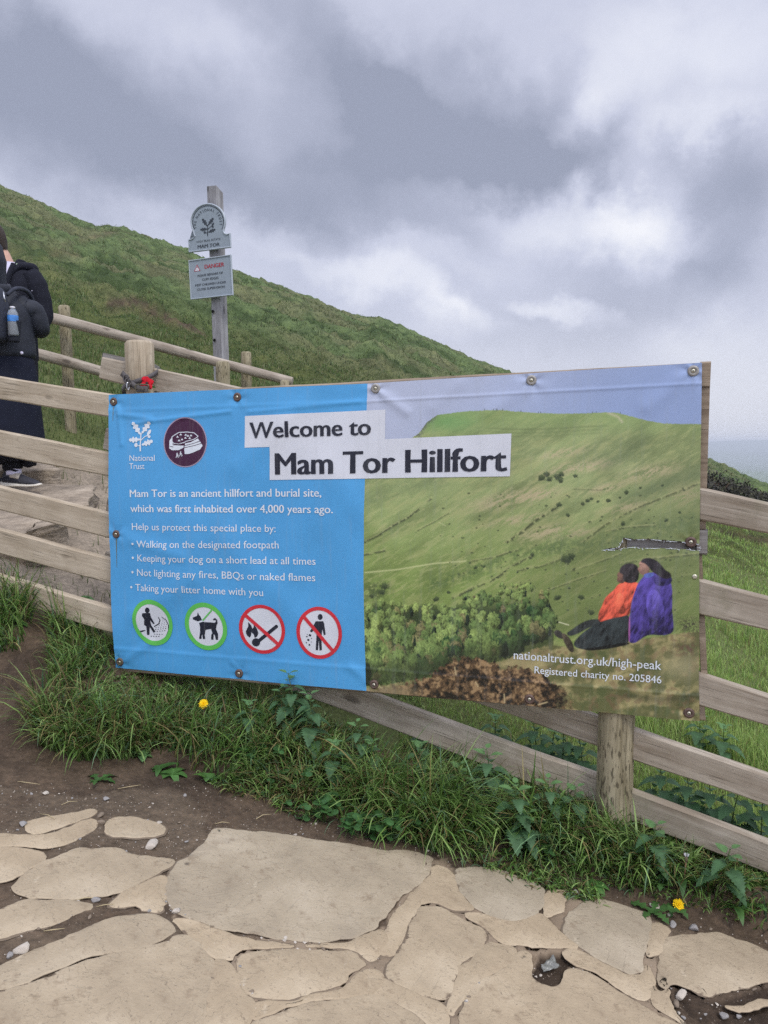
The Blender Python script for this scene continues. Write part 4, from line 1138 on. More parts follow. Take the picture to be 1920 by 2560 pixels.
    part([(1052, 905), (1060, 880), (1085, 867), (1112, 867), (1131, 880), (1136, 906), (1130, 941), (1102, 949), (1080, 946), (1068, 932), (1070, 912)], c3(50, 44, 46), .5, fold=.6, **fg)
    part([(1100, 1074), (1060, 1084), (1010, 1094), (958, 1112), (905, 1150), (880, 1174), (866, 1196), (880, 1212), (920, 1220), (985, 1216), (1062, 1202), (1098, 1190)], c3(44, 52, 52), .5, fold=.6, **fg)
    part([(900, 1214), (985, 1206), (1090, 1186), (1100, 1196), (1020, 1214), (930, 1224)], c3(20, 22, 18), 0, **fg)
    part([(818, 1150), (838, 1154), (862, 1184), (872, 1214), (866, 1232), (850, 1224), (830, 1192)], c3(72, 64, 48), .5, fold=.5, **fg)
    part([(1160, 914), (1135, 940), (1120, 972), (1108, 1012), (1098, 1062), (1096, 1112), (1090, 1192), (1120, 1192), (1155, 1166), (1182, 1156), (1230, 1162), (1273, 1152), (1276, 1120), (1268, 1050), (1271, 980), (1262, 938), (1240, 914), (1215, 904), (1185, 904)], c3(70, 56, 132), .55, fold=.55, **fg)
    part([(1175, 975), (1160, 1030), (1175, 1090), (1178, 1140), (1232, 1142), (1240, 1080), (1228, 1010), (1205, 972)], c3(80, 66, 148), .5, fold=.5, **fg)
    part([(1212, 903), (1262, 916), (1272, 938), (1256, 956), (1216, 962), (1188, 942)], c3(52, 42, 104), .5, fold=.5, **fg)
    part([(1093, 1078), (1099, 1080), (1098, 1186), (1091, 1188)], c3(160, 84, 150), 0, soft=.8, src=P5)
    part([(1141, 856), (1133, 870), (1138, 880), (1128, 889), (1134, 899), (1138, 911), (1158, 917), (1180, 902), (1174, 878), (1156, 860)], c3(158, 118, 100), .4, fold=.2, **fg)
    part([(1148, 914), (1180, 903), (1202, 914), (1166, 930)], c3(92, 110, 190), .3, soft=1.0, src=P5)
    part([(1139, 864), (1150, 848), (1175, 844), (1206, 854), (1226, 875), (1241, 895), (1263, 906), (1267, 926), (1240, 934), (1210, 916), (1186, 900), (1172, 880), (1156, 866)], c3(42, 36, 42), .5, fold=.6, **fg)
    for pts, col_, w_, a_ in [([(1137, 873), (1143, 874)], c3(60, 36, 30), .9, .8), ([(1131, 893), (1138, 894)], c3(110, 60, 54), .8, .7), ([(1046, 915), (1051, 916)], c3(40, 28, 26), .8, .7)]:
        C = lay(C, np.exp(-(pdist(x, y, P5(pts)) / w_) ** 2) * a_, col_)
    # whole print evenly desaturated and lifted a little
    lum = (C * np.array([.3, .6, .1])).sum(1)[:, None]; C = lum + (C - lum) * .88
    C = C * 1.08 + .008
    return np.clip(C, 0, 1)


TEAR = R3([(1205, 862), (1215, 838), (1260, 846), (1330, 843), (1400, 850), (1480, 855), (1510, 860), (1540, 862), (1565, 868), (1567, 895), (1480, 888), (1390, 884), (1290, 884), (1270, 878), (1215, 884), (1195, 890), (1128, 893), (1135, 889), (1190, 884)])
def torn(x, y): return pmask(x + (vnoise(x * .5, y * .5, 3) - .5) * 3, y + (vnoise(x * .4, y * .6, 4) - .5) * 3, TEAR)
gp = grid_sheet(lambda t: edge_interp(MT_, MS_, t), lambda t: edge_interp(RT_, RS_, t), 640, 580, paint, VPHOTO, 'printed_photo', torn)

# frayed threads round the tear
bm = bmesh.new()
for k in range(70):
    i_ = random.randrange(len(TEAR)); a_ = np.array(TEAR[i_]); b_ = np.array(TEAR[(i_ + 1) % len(TEAR)]); c_ = a_ + (b_ - a_) * random.random()
    s, t = BAN.st(*c_); L_ = random.uniform(.004, .016); an = random.uniform(0, 6.28)
    p0 = Vector(on_banner(np.array([s]), np.array([t]), .001)[0]); p1 = Vector(on_banner(np.array([s + L_ * math.cos(an)]), np.array([t + L_ * math.sin(an) * .6]), .004)[0])
    w_ = Vector((.0007, 0, .0007)); nn_ = Vector((BAN.n[0], BAN.n[1], 0)) * .0006
    q = [p0 - w_, p0 + w_, p1]; f_ = [bm.verts.new(v) for v in q]; bm.faces.new(f_)
for i_ in range(len(TEAR)):
    a_ = np.array(TEAR[i_]); b_ = np.array(TEAR[(i_ + 1) % len(TEAR)])
    pr = []
    for f in np.linspace(0, 1, 9):
        c_ = a_ + (b_ - a_) * f + np.array([random.uniform(-.8, .8), random.uniform(-.8, .8)]); s, t = BAN.st(*c_)
        pr.append(Vector(on_banner(np.array([s]), np.array([t]), .0015)[0]))
    bm_tube(bm, pr[random.randrange(3):7], .0007, 5)
obj_bm('torn_edge', bm, VLET, banner)


# ------------------------------------------------------------------ flat print on any upright surface
class Face:
    """maps trace coordinates on a plane into 3-D, through a lift function"""
    def __init__(s, plane, posf): s.pl = plane; s.pos = posf
    def st(s, q): a, b = s.pl.st(*q); return np.array([float(a), float(b)])


BANF = Face(BAN, on_banner)
def fill_poly(bm, pts2, maxlen=.02):
    vs = [bm.verts.new((a, b, 0)) for a, b in pts2]
    try: f = bm.faces.new(vs)
    except ValueError: return
    return f


def emit(face, bm, off, name, mat, parent, maxlen=.02):
    bmesh.ops.triangulate(bm, faces=bm.faces[:])
    for _ in range(6):
        lg = [e_ for e_ in bm.edges if e_.calc_length() > maxlen]
        if not lg: break
        bmesh.ops.subdivide_edges(bm, edges=lg, cuts=1); bmesh.ops.triangulate(bm, faces=bm.faces[:])
    V = np.array([v.co for v in bm.verts]); P = face.pos(V[:, 0], V[:, 1], off)
    for f in bm.faces:
        pass
    for v, p_ in zip(bm.verts, P): v.co = p_
    bm.normal_update()
    nn = Vector((face.pl.n[0], face.pl.n[1], 0))
    for f in bm.faces:
        if f.normal.dot(nn) < 0: f.normal_flip()
    return obj_bm(name, bm, mat, parent, smooth_=False)


def poly_q(face, bm, pts): fill_poly(bm, [face.st(p_) for p_ in pts])
def ell(cx, cy, rx, ry, n=40, rot=0): return [(cx + rx * math.cos(a) * math.cos(rot) - ry * math.sin(a) * math.sin(rot), cy + rx * math.cos(a) * math.sin(rot) + ry * math.sin(a) * math.cos(rot)) for a in np.linspace(0, 2 * math.pi, n, endpoint=False)]
def ring_q(face, bm, outer, inner):
    a = [bm.verts.new((*face.st(p_), 0)) for p_ in outer]; b = [bm.verts.new((*face.st(p_), 0)) for p_ in inner]
    n = len(a)
    for k in range(n): bm.faces.new((a[k], a[(k + 1) % n], b[(k + 1) % n], b[k]))
def stroke(p0, p1, w_):
    d = np.array(p1, float) - np.array(p0, float); d /= np.linalg.norm(d); nn = np.array([-d[1], d[0]]) * w_ / 2
    return [tuple(np.array(p0) + nn), tuple(np.array(p1) + nn), tuple(np.array(p1) - nn), tuple(np.array(p0) - nn)]


_cache = {}
def glyphs(text, bold=0.0, flare=0.0, spacing=1.0):
    """lettering outline as flat triangles, cap height 1, stems swollen sideways for a humanist look"""
    cu = bpy.data.curves.new('t', 'FONT'); cu.body = text; cu.size = 1.0; cu.space_character = spacing; cu.resolution_u = 3
    o = bpy.data.objects.new('t', cu); COL.objects.link(o)
    dg = bpy.context.evaluated_depsgraph_get(); dg.update()
    me = bpy.data.meshes.new_from_object(o.evaluated_get(dg))
    bm = bmesh.new(); bm.from_mesh(me)
    bpy.data.objects.remove(o); bpy.data.curves.remove(cu); bpy.data.meshes.remove(me)
    bmesh.ops.remove_doubles(bm, verts=bm.verts[:], dist=1e-5)
    cap = .727
    move = {}
    for v in bm.verts:
        nx = 0; ny = 0
        for e_ in v.link_edges:
            if len(e_.link_faces) == 1:
                a, b_ = e_.verts; d = (b_.co - a.co); nrm_ = Vector((d.y, -d.x, 0)).normalized()
                if nrm_.dot(e_.link_faces[0].calc_center_median() - a.co) > 0: nrm_ = -nrm_
                nx += nrm_.x; ny += nrm_.y
        l_ = math.hypot(nx, ny)
        if l_ > 1e-6: move[v] = (nx / l_, ny / l_)
    for v, (nx, ny) in move.items():
        yv = v.co.y / cap
        fl = max(math.exp(-(yv / .10) ** 2), math.exp(-((yv - .75) / .09) ** 2), math.exp(-((yv - 1) / .10) ** 2))
        v.co.x += nx * (bold + flare * fl); v.co.y += ny * bold * .18
    for v in bm.verts: v.co = v.co / cap
    return bm


def text_q(face, text, q0, q1, cap_q, off, name, mat, parent, bold=0.0, flare=.012, maxlen=.02, arc=None, spacing=1.0):
    """text between two traced baseline ends, cap height measured in trace units at the left end"""
    bm = glyphs(text, bold, flare, spacing)
    xs_ = [v.co.x for v in bm.verts]; x0, x1 = min(xs_), max(xs_)
    S0, S1 = face.st(q0), face.st(q1)
    up = face.st((q0[0], q0[1] - cap_q))[1] - S0[1]
    dS = (S1 - S0) / (x1 - x0)
    for v in bm.verts:
        p_ = S0 + dS * (v.co.x - x0); v.co = (p_[0], p_[1] + v.co.y * up, 0)
    return emit(face, bm, off, name, mat, parent, maxlen)


Z1 = lambda X, Y: (224.66 + .35418 * X, 829.5 + .35418 * Y)      # zoom crop -> trace
Z2 = lambda X, Y: (224.66 + .35418 * X, 1157.9 + .35418 * Y)
z1 = lambda pts: [Z1(*p_) for p_ in pts]; z2 = lambda pts: [Z2(*p_) for p_ in pts]
# title strips
bm = bmesh.new(); poly_q(BANF, bm, [(532.5, 899), (835, 885), (834, 958), (533.5, 967)])
emit(BANF, bm, .0012, 'title_strip', VWHITE, banner, .015)
bm = bmesh.new(); poly_q(BANF, bm, [(588, 965.5), (834, 948.6), (1106.5, 936.5), (1103.5, 1028.5), (586.5, 1036.5)])
emit(BANF, bm, .0017, 'title_strip', VWHITE, banner, .015)
text_q(BANF, 'Welcome to', (543.5, 946.5), (804.5, 939), 35.5, .0034, 'title_lettering', VINK, banner, .030, .016, .015)
text_q(BANF, 'Mam Tor Hillfort', (598.5, 1024.5), (1098, 1016.5), 48, .0034, 'title_lettering', VINK, banner, .034, .018, .015)
LINES = [('Mam Tor is an ancient hillfort and burial site,', (288.4, 1073), (699.3, 1072), 16.8, .016), ('which was first inhabited over 4,000 years ago.', (289.5, 1105), (724, 1107.5), 16.6, .016),
         ('Help us protect this special place by:', (292, 1143.5), (599.5, 1148.4), 15.4, .001), ('• Walking on the designated footpath', (291.2, 1181), (606.5, 1183.6), 15.6, .001),
         ('• Keeping your dog on a short lead at all times', (290.5, 1211), (685, 1218.9), 15.6, .001), ('• Not lighting any fires, BBQs or naked flames', (289.5, 1241.8), (684, 1254.4), 15.6, .001),
         ('• Taking your litter home with you', (287, 1274), (574.3, 1285.5), 15.6, .001), ('National', (286.6, 995.4), (340.8, 995), 13.2, .0), ('Trust', (286.8, 1012.8), (319.4, 1012.8), 13.0, .0),
         ('nationaltrust.org.uk/high-peak', (1110.5, 1421.8), (1428.5, 1444.8), 19.0, .002), ('Registered charity no. 205846', (1155.5, 1452.3), (1428.5, 1474.3), 16.0, .002)]
for tx_, a_, b_, cap_, bo in LINES:
    text_q(BANF, tx_, a_, b_, cap_, .0018, 'lettering', VLET, banner, bo, .010, .03)

# oak sprig emblem
def oakleaf(base, tip, width, lobes=3):
    b_ = np.array(base, float); t_ = np.array(tip, float); ax = t_ - b_; L_ = np.linalg.norm(ax); ax /= L_; sd = np.array([-ax[1], ax[0]])
    right = []; N = 40
    for i in range(N + 1):
        f = i / N
        env = math.sin(math.pi * min(f ** .8, 1)) ** .7 * (.45 + .75 * f) if f < 1 else 0
        w_ = width * env * (.74 + .26 * math.cos(2 * math.pi * (f * (lobes + .6) - .25)))
        right.append((f, max(w_, .6 if f < .15 else 0.2)))
    P = [b_ + ax * L_ * f + sd * w_ for f, w_ in right] + [b_ + ax * L_ * f - sd * w_ for f, w_ in right[::-1]]
    return [tuple(p_) for p_ in P]
def sprig(face, mp, off, mat, parent, name='oak_emblem'):
    bm = bmesh.new()
    for base, tip, w_ in [((236, 308), (188, 232), 24), ((245, 302), (296, 230), 24), ((238, 338), (167, 342), 24), ((247, 372), (315, 346), 24)]:
        poly_q(face, bm, mp(oakleaf(base, tip, w_)))
    for a_, b_, w_ in [((240, 410), (238, 370), 9), ((238, 372), (241, 300), 7), ((240, 345), (268, 318), 5), ((266, 320), (288, 312), 5), ((238, 378), (218, 374), 5)]:
        poly_q(face, bm, mp(stroke(a_, b_, w_)))
    poly_q(face, bm, mp(ell(290, 296, 9, 20, 20, .5))); poly_q(face, bm, mp(ell(291, 321, 9, 9, 16))); poly_q(face, bm, mp(ell(212, 372, 10, 13, 18)))
    return emit(face, bm, off, name, mat, parent, .03)
sprig(BANF, z1, .0018, VLET, banner)

# maroon badge with a pale drawing of the fort
badge_q = [Z1(508 + 125 * math.cos(a), 355 + 147 * math.sin(a)) for a in np.linspace(0, 2 * math.pi, 64, endpoint=False)]
bm = bmesh.new(); poly_q(BANF, bm, z1(ell(508, 355, 129, 152, 64))); badge = emit(BANF, bm, .0012, 'badge', vinyl_mat('badge_rim', srgb(170, 150, 170)), banner, .02)
bm = bmesh.new(); poly_q(BANF, bm, z1(ell(508, 355, 123, 145, 64))); emit(BANF, bm, .0020, 'badge_disc', VMAROON, badge, .02)
bm = bmesh.new()
for P in [[(415, 345), (432, 322), (434, 362), (440, 372), (500, 376), (498, 388), (470, 403), (430, 404), (414, 392)], [(508, 362), (540, 356), (584, 332), (598, 352), (613, 376), (598, 398), (560, 416), (530, 426), (506, 427), (503, 400)]]:
    poly_q(BANF, bm, z1(P))
lineP = [(430, 350), (430, 322), (470, 296), (520, 293), (562, 298), (586, 320), (560, 338), (512, 350), (505, 356), (470, 366), (440, 362), (430, 350)]
for a_, b_ in zip(lineP[:-1], lineP[1:]): poly_q(BANF, bm, z1(stroke(a_, b_, 4.5)))
for cx, cy in [(463, 322), (482, 308), (512, 310), (543, 314), (525, 316), (510, 328), (535, 330), (490, 338), (472, 344)]: poly_q(BANF, bm, z1([(cx - 8, cy + 5), (cx, cy - 7), (cx + 8, cy + 5)]))
for cx, cy in [(461, 435), (481, 427)]:
    poly_q(BANF, bm, z1(ell(cx, cy - 12, 4, 4, 10))); poly_q(BANF, bm, z1([(cx - 5, cy - 7), (cx + 5, cy - 7), (cx + 4, cy + 3), (cx - 4, cy + 3)]))
    poly_q(BANF, bm, z1(stroke((cx - 2, cy + 2), (cx - 7, cy + 14), 3.5))); poly_q(BANF, bm, z1(stroke((cx + 2, cy + 2), (cx + 6, cy + 14), 3.5))); poly_q(BANF, bm, z1(stroke((cx + 5, cy - 5), (cx + 11, cy + 12), 2)))
emit(BANF, bm, .0027, 'badge_drawing', VLET, badge, .02)
bm = bmesh.new()
for a_, b_ in [((505, 388), (560, 376)), ((560, 376), (604, 362)), ((418, 380), (440, 384)), ((505, 375), (545, 366)), ((545, 366), (596, 348))]: poly_q(BANF, bm, z1(stroke(a_, b_, 3)))
for k in range(14): poly_q(BANF, bm, z1(stroke((436 + k * 5, 362 + (k % 3)), (436 + k * 5, 374 + (k % 2)), 1.6)))
emit(BANF, bm, .0034, 'badge_drawing', VMAROON, badge, .02)

# four round pictograms
def pictogram(c, ro, ri, mat_ring, dark_polys, over=(), light_polys=(), skew=0.12):
    def el_(rx, ry):
        return [Z2(c[0] + rx * math.cos(a) + skew * rx * math.sin(a) * .8, c[1] + ry * math.sin(a) + skew * ry * math.cos(a) * .5) for a in np.linspace(0, 2 * math.pi, 56, endpoint=False)]
    bm = bmesh.new(); ring_q(BANF, bm, el_(*ro), el_(*ri)); pic = emit(BANF, bm, .0022, 'pictogram', mat_ring, banner, .02)
    bm = bmesh.new(); poly_q(BANF, bm, el_(ri[0] + 3, ri[1] + 3)); emit(BANF, bm, .0012, 'pictogram_ground', VWHITE, pic, .02)
    bm = bmesh.new()
    for P in dark_polys: poly_q(BANF, bm, z2(P))
    emit(BANF, bm, .0020, 'pictogram_figure', VINK, pic, .02)
    for P, mt in over:
        bm = bmesh.new(); poly_q(BANF, bm, z2(P)); emit(BANF, bm, .0027, 'pictogram_bar', mt, pic, .02)
dots = []
for r0 in range(9):
    for k in range(7):
        X = 285 + r0 * 11 + k * 15 - (r0 % 2) * 6; Y = 606 - r0 * 13 - k * 1.5 + (k * 2 if r0 < 2 else 0)
        if ((X - 311) / 92) ** 2 + ((Y - 522) / 105) ** 2 < .95 and X > 300 + (606 - Y) * .42 and X < 398 + 6 and Y > 490: dots.append(ell(X, Y, 4.2 - r0 * .25, 2.6 - r0 * .16, 8))
pictogram((311, 522), (119, 141), (97, 113), VGREEN, [ell(284, 446, 14, 17, 20), [(262, 463), (300, 463), (303, 488), (322, 527), (315, 533), (297, 508), (302, 540), (326, 578), (314, 586), (292, 548), (289, 598), (275, 598), (272, 545), (260, 536), (263, 500), (251, 480), (252, 466)],
          [(228, 574), (262, 568), (268, 572), (240, 582)], stroke((318, 548), (348, 530), 6), stroke((346, 532), (356, 506), 5), stroke((355, 508), (346, 490), 4), stroke((366, 488), (392, 508), 3.5), stroke((391, 506), (405, 540), 4), stroke((405, 538), (404, 576), 5), stroke((404, 574), (390, 604), 5)] + dots)
pictogram((636, 545), (130, 145), (105, 117), VGREEN, [[(554, 492), (582, 481), (587, 458), (594, 477), (601, 482), (612, 506), (622, 518), (690, 522), (699, 515), (696, 506), (686, 509), (679, 501), (693, 493), (707, 504), (709, 524), (702, 541), (699, 562), (711, 590), (710, 626), (697, 626), (692, 600), (684, 590), (682, 626), (668, 626), (669, 598), (676, 583), (668, 560), (634, 566), (629, 600), (632, 621), (618, 623), (612, 590), (608, 621), (594, 621), (600, 580), (600, 545), (592, 516), (576, 511), (557, 503)]],
          [([(587, 516), (618, 507), (621, 515), (590, 525)], VLET), (stroke((616, 510), (674, 445), 9), VGREEN)])
pictogram((976, 563), (138, 150), (117, 129), VRED, [[(893, 517), (910, 538), (919, 560), (926, 548), (927, 534), (945, 560), (953, 585), (946, 606), (931, 616), (926, 596), (912, 580), (909, 600), (901, 613), (885, 600), (878, 578), (886, 558), (894, 545)], stroke((952, 636), (1060, 548), 21), ell(1061, 547, 11, 11, 16), ell(938, 643, 25, 25, 24)], [(stroke((876, 474), (1076, 660), 20), VRED)], skew=.06)
pictogram((1322, 585), (138, 158), (117, 136), VRED, [ell(1327, 489, 15, 18, 20), [(1300, 515), (1346, 515), (1352, 530), (1361, 595), (1350, 600), (1341, 562), (1336, 610), (1338, 690), (1324, 692), (1319, 625), (1315, 690), (1301, 690), (1305, 600), (1303, 558), (1276, 582), (1265, 575), (1290, 535)]] + [stroke((a_ - w_ / 2, b_ - w_ * .3), (a_ + w_ / 2, b_ + w_ * .3), w_) for a_, b_, w_ in [(1266, 600, 12), (1247, 608, 7), (1256, 628, 11), (1275, 618, 5), (1244, 645, 6), (1262, 658, 9), (1250, 594, 4), (1274, 640, 4)]], [(stroke((1230, 488), (1402, 692), 20), VRED)], skew=.04)

# screws with plastic caps
CAP = flat_mat('rusty_screw_cap', srgb(92, 74, 66), .55, .4, .25, 60); CAPG = flat_mat('grey_screw_cap', srgb(150, 146, 140), .4, .4, .2, 60); SCREW = flat_mat('screw_steel', srgb(205, 200, 180), .35, .5, .1, 60, metal=.7)
for k, (s, t) in enumerate(SC):
    M = Matrix((Vector((BAN.d[0], BAN.d[1], 0)), Vector((0, 0, 1)), Vector((BAN.n[0], BAN.n[1], 0)))).transposed().to_4x4()
    M.translation = Vector(on_banner(np.array([s]), np.array([t]), .0)[0])
    bm = bmesh.new(); bm_lathe(bm, [(.018, -.002), (.0185, .003), (.0165, .0065), (.010, .008), (.0085, .0055), (.001, .0055)], 24)
    cp = obj_bm('screw_cap', bm, CAPG if k in (3, 4, 2) else CAP, banner, M)
    bm = bmesh.new(); bm_lathe(bm, [(.0065, .005), (.0065, .0072), (.003, .0085), (.0008, .0085)], 16)
    sc_ = obj_bm('screw_head', bm, SCREW, None, M.copy()); adopt(sc_, cp)
    bm = bmesh.new(); bm_box(bm, 0, 0, .0088, .0055, .0014, .001); bm_box(bm, 0, 0, .0089, .0014, .0055, .001)
    cr = obj_bm('screw_slot', bm, VINK, None, M.copy()); adopt(cr, cp)
s, t = BAN.st(1500, 1244); M = M.copy(); M.translation = Vector(on_banner(np.array([float(s)]), np.array([float(t)]), .0)[0])
bm = bmesh.new(); bm_lathe(bm, [(.0085, -.002), (.0085, .002), (.004, .004), (.001, .003)], 18); obj_bm('screw_head', bm, SCREW, banner, M)
# rust runs below two of the screws
RUST = vinyl_mat('rust_run', srgb(110, 120, 110))
for cx, cy, L_ in [(248, 880, 30), (257, 1163, 62)]:
    bm = bmesh.new(); poly_q(BANF, bm, [(cx - 1.2, cy), (cx + 1.2, cy), (cx + .3, cy + L_), (cx - .3, cy + L_)])
    emit(BANF, bm, .001, 'rust_run', RUST, banner, .03)
# ------------------------------------------------------------------ the signpost
SD = 7.9
pt = at(453, 404, SD); pb = at(477, 830, SD)
zb = float(terrain(pb.x, pb.y)) - .2
ANG = R(24)
SPX = Vector((math.cos(ANG), -math.sin(ANG), 0)); SPN = Vector((-math.sin(ANG), -math.cos(ANG), 0))
signpost = thing('signpost', (pb.x, pb.y, zb + .2), 'tall square grey timber post carrying two cast metal signs on the hillside', 'signpost')
axis = (pt - pb).normalized(); base = pb + axis * ((zb - pb.z) / axis.z); H = (pt - base).length
M = Matrix((SPX, SPN * -1, axis)).transposed().to_4x4(); M.translation = base
bm = bmesh.new(); W_ = .058
rings = []
for z in np.linspace(0, H, 14):
    rings.append([bm.verts.new((a * W_, b_ * W_, z + (0 if z < H - .001 else (-.05 if a > 0 else 0)) * (1 if b_ > 0 else .15))) for a, b_ in ((-1, -.92), (-.92, -1), (.92, -1), (1, -.92), (1, .92), (.92, 1), (-.92, 1), (-1, .92))])
for i in range(13):
    for k in range(8): bm.faces.new((rings[i][k], rings[i][(k + 1) % 8], rings[i + 1][(k + 1) % 8], rings[i + 1][k]))
bm.faces.new(rings[-1])
obj_bm('post', bm, SIGNPOST_W, signpost, M, smooth_=False)
HOLE = flat_mat('bolt_hole', (.012, .011, .01), .9, .1)
for qx, qy in [(459, 673), (464, 735)]:
    h_ = at(qx, qy, SD - .05)
    zz = (h_ - base).dot(axis)
    bm = bmesh.new(); bmesh.ops.create_cone(bm, cap_ends=True, segments=20, radius1=.0155, radius2=.0155, depth=.006)
    Mh = Matrix((SPX, axis, SPN)).transposed().to_4x4(); Mh.translation = base + axis * zz + SPN * (W_ + .001) - SPX * .006
    obj_bm('bolt_hole', bm, HOLE, signpost, Mh)
fc = pt + SPN * (W_ + .02)
SPL = Upright((fc.x - SPX.x, fc.y - SPX.y), (fc.x + SPX.x, fc.y + SPX.y))
SPF = Face(SPL, lambda s, t, off=0.0: SPL.pos(s, t, off))
Z4 = lambda X, Y: (371.55 + .13283 * X, 380.2 + .13283 * Y)
z4 = lambda pts: [Z4(*p_) for p_ in pts]
CAST = flat_mat('grey_cast_metal', srgb(142, 152, 160), .45, .5, .06, 12, .15, 160)
CASTR = flat_mat('pale_cast_rim', srgb(164, 172, 180), .4, .5, .05, 12, .1, 160)
SINK = flat_mat('raised_dark_paint', srgb(52, 58, 66), .5, .4, .05)
SRED = flat_mat('raised_red_paint', srgb(165, 44, 56), .5, .4, .05)
SWHITE = flat_mat('white_enamel', srgb(222, 220, 226), .5, .4, .05)


def plate(outline_q, label, name, rimw=.016, depth=.03):
    S = np.array([SPF.st(p_) for p_ in outline_q])
    area = .5 * np.sum(S[:, 0] * np.roll(S[:, 1], -1) - np.roll(S[:, 0], -1) * S[:, 1])
    if area < 0: S = S[::-1]
    root = thing(name, tuple(SPL.pos(np.float64(S[:, 0].mean()), np.float64(S[:, 1].min()))), label, 'sign')
    N = len(S); I1 = inset_poly(S, rimw * .35); I2 = inset_poly(S, rimw); 
    bm = bmesh.new(); V = []
    for ring, off in ((S, -depth * .2), (S, .008), (I1, .013), (inset_poly(S, rimw * .75), .012), (I2, .003)):
        V.append([bm.verts.new(tuple(p_)) for p_ in SPL.pos(ring[:, 0], ring[:, 1], off)])
    for a_, b_ in zip(V[:-1], V[1:]):
        for k in range(N): bm.faces.new((a_[k], a_[(k + 1) % N], b_[(k + 1) % N], b_[k]))
    bm.faces.new(V[0][::-1])
    bmesh.ops.recalc_face_normals(bm, faces=bm.faces)
    obj_bm('rim', bm, CASTR, root, smooth_=False)
    bm = bmesh.new(); fill_poly(bm, inset_poly(S, rimw * .9)); emit(SPF, bm, .0035, 'plate', CAST, root, .2)
    return root, S


arc_c = Z4(585, 765)
om = []
for a in np.linspace(math.radians(214), math.radians(-34), 44):     # omega arch, counter-clockwise over the top
    om.append(Z4(592 + 285 * math.cos(a) + 6 * math.sin(a), 745 - 300 * math.sin(a) - (-.02) * math.cos(a) * 100))
omega = z4([(268, 1040), (300, 1028), (340, 1010), (368, 985)]) + om[2:-2] + z4([(850, 905), (868, 930), (900, 942), (955, 934), (963, 1166), (284, 1250)])
ns_, S_ = plate(omega, 'grey cast omega-shaped plaque with an oak sprig above the danger notice', 'emblem_plaque')
# scalloped edge inside the arch
bm = bmesh.new()
for a in np.linspace(math.radians(205), math.radians(-25), 46):
    cx, cy = 592 + 250 * math.cos(a), 750 - 262 * math.sin(a); poly_q(SPF, bm, z4(ell(cx, cy, 9, 9, 10)))
emit(SPF, bm, .005, 'scallop_edge', SINK, ns_, .2)
# lettering round the arch
txt = 'THE NATIONAL TRUST'
bm_all = bmesh.new()
A0, A1 = math.radians(199), math.radians(-15)
wd = [.62 if c_ in 'I' else (.55 if c_ == ' ' else 1.0) for c_ in txt]; tot = sum(wd); run_ = 0
for k_, (c_, w_) in enumerate(zip(txt, wd)):
    mid = run_ + w_ / 2; run_ += w_
    if c_ == ' ': continue
    a = A0 + (A1 - A0) * mid / tot
    g = glyphs(c_, .012, .01); xs_ = [v.co.x for v in g.verts]; xc = (min(xs_) + max(xs_)) / 2
    rb_x, rb_y = 190, 202; hgt = 44
    for v in g.verts:
        lx = (v.co.x - xc) * hgt * .82; ly = v.co.y * hgt
        cx = 588 + (rb_x + ly) * math.cos(a) + lx * math.sin(a); cy = 775 - ((rb_y + ly) * math.sin(a)) + lx * math.cos(a)
        q = SPF.st(Z4(cx, cy - (cx - 588) * .10)); v.co = (q[0], q[1], 0)
    me = bpy.data.meshes.new('tmp'); g.to_mesh(me); g.free(); bm_all.from_mesh(me); bpy.data.meshes.remove(me)
    if k_ + 1 == len(txt) or txt[k_ + 1] == ' ':
        emit(SPF, bm_all, .006, 'lettering', SINK, ns_, .2); bm_all = bmesh.new()
text_q(SPF, 'HIGH PEAK ESTATE', Z4(405, 1090), Z4(792, 1040), 34 * .13283, .006, 'lettering', SINK, ns_, .0, .0, .2)
text_q(SPF, 'MAM TOR', Z4(422, 1180), Z4(782, 1136), 56 * .13283, .006, 'lettering', SINK, ns_, .03, .01, .2)
def sprig_map(pts): return [Z4(462 + (x - 167) * 1.68, 690 + (y - 232) * 1.62 - ((x - 240) * .10)) for x, y in pts]
sprig(SPF, sprig_map, .006, SINK, ns_)
dn_, S2 = plate(z4([(276, 1375), (965, 1278), (998, 1940), (312, 2016)]), 'square grey danger notice with red heading below the omega plaque', 'danger_notice')
text_q(SPF, 'DANGER', Z4(535, 1510), Z4(855, 1468), 68 * .13283, .006, 'lettering', SRED, dn_, .035, .008, .2)
for tx_, a_, b_, c_ in [('PLEASE BEWARE OF', (422, 1645), (832, 1590), 38), ('CLIFF EDGES', (494, 1706), (762, 1672), 38), ('KEEP CHILDREN UNDER', (385, 1798), (884, 1742), 38), ('CLOSE SUPERVISION', (415, 1868), (862, 1816), 38)]:
    text_q(SPF, tx_, Z4(*a_), Z4(*b_), c_ * .13283, .006, 'lettering', SINK, dn_, .02, .0, .2)
bm = bmesh.new(); poly_q(SPF, bm, z4([(412, 1440), (468, 1545), (364, 1556)])); tri = emit(SPF, bm, .0055, 'warning_triangle', SRED, dn_, .2)
bm = bmesh.new(); poly_q(SPF, bm, z4([(413, 1465), (453, 1538), (380, 1546)])); emit(SPF, bm, .0065, 'triangle_ground', SWHITE, tri, .2)
bm = bmesh.new(); poly_q(SPF, bm, z4([(408, 1480), (420, 1479), (417, 1515), (412, 1515)])); poly_q(SPF, bm, z4(ell(415, 1527, 5, 6, 10))); emit(SPF, bm, .0075, 'exclamation_mark', SINK, tri, .2)

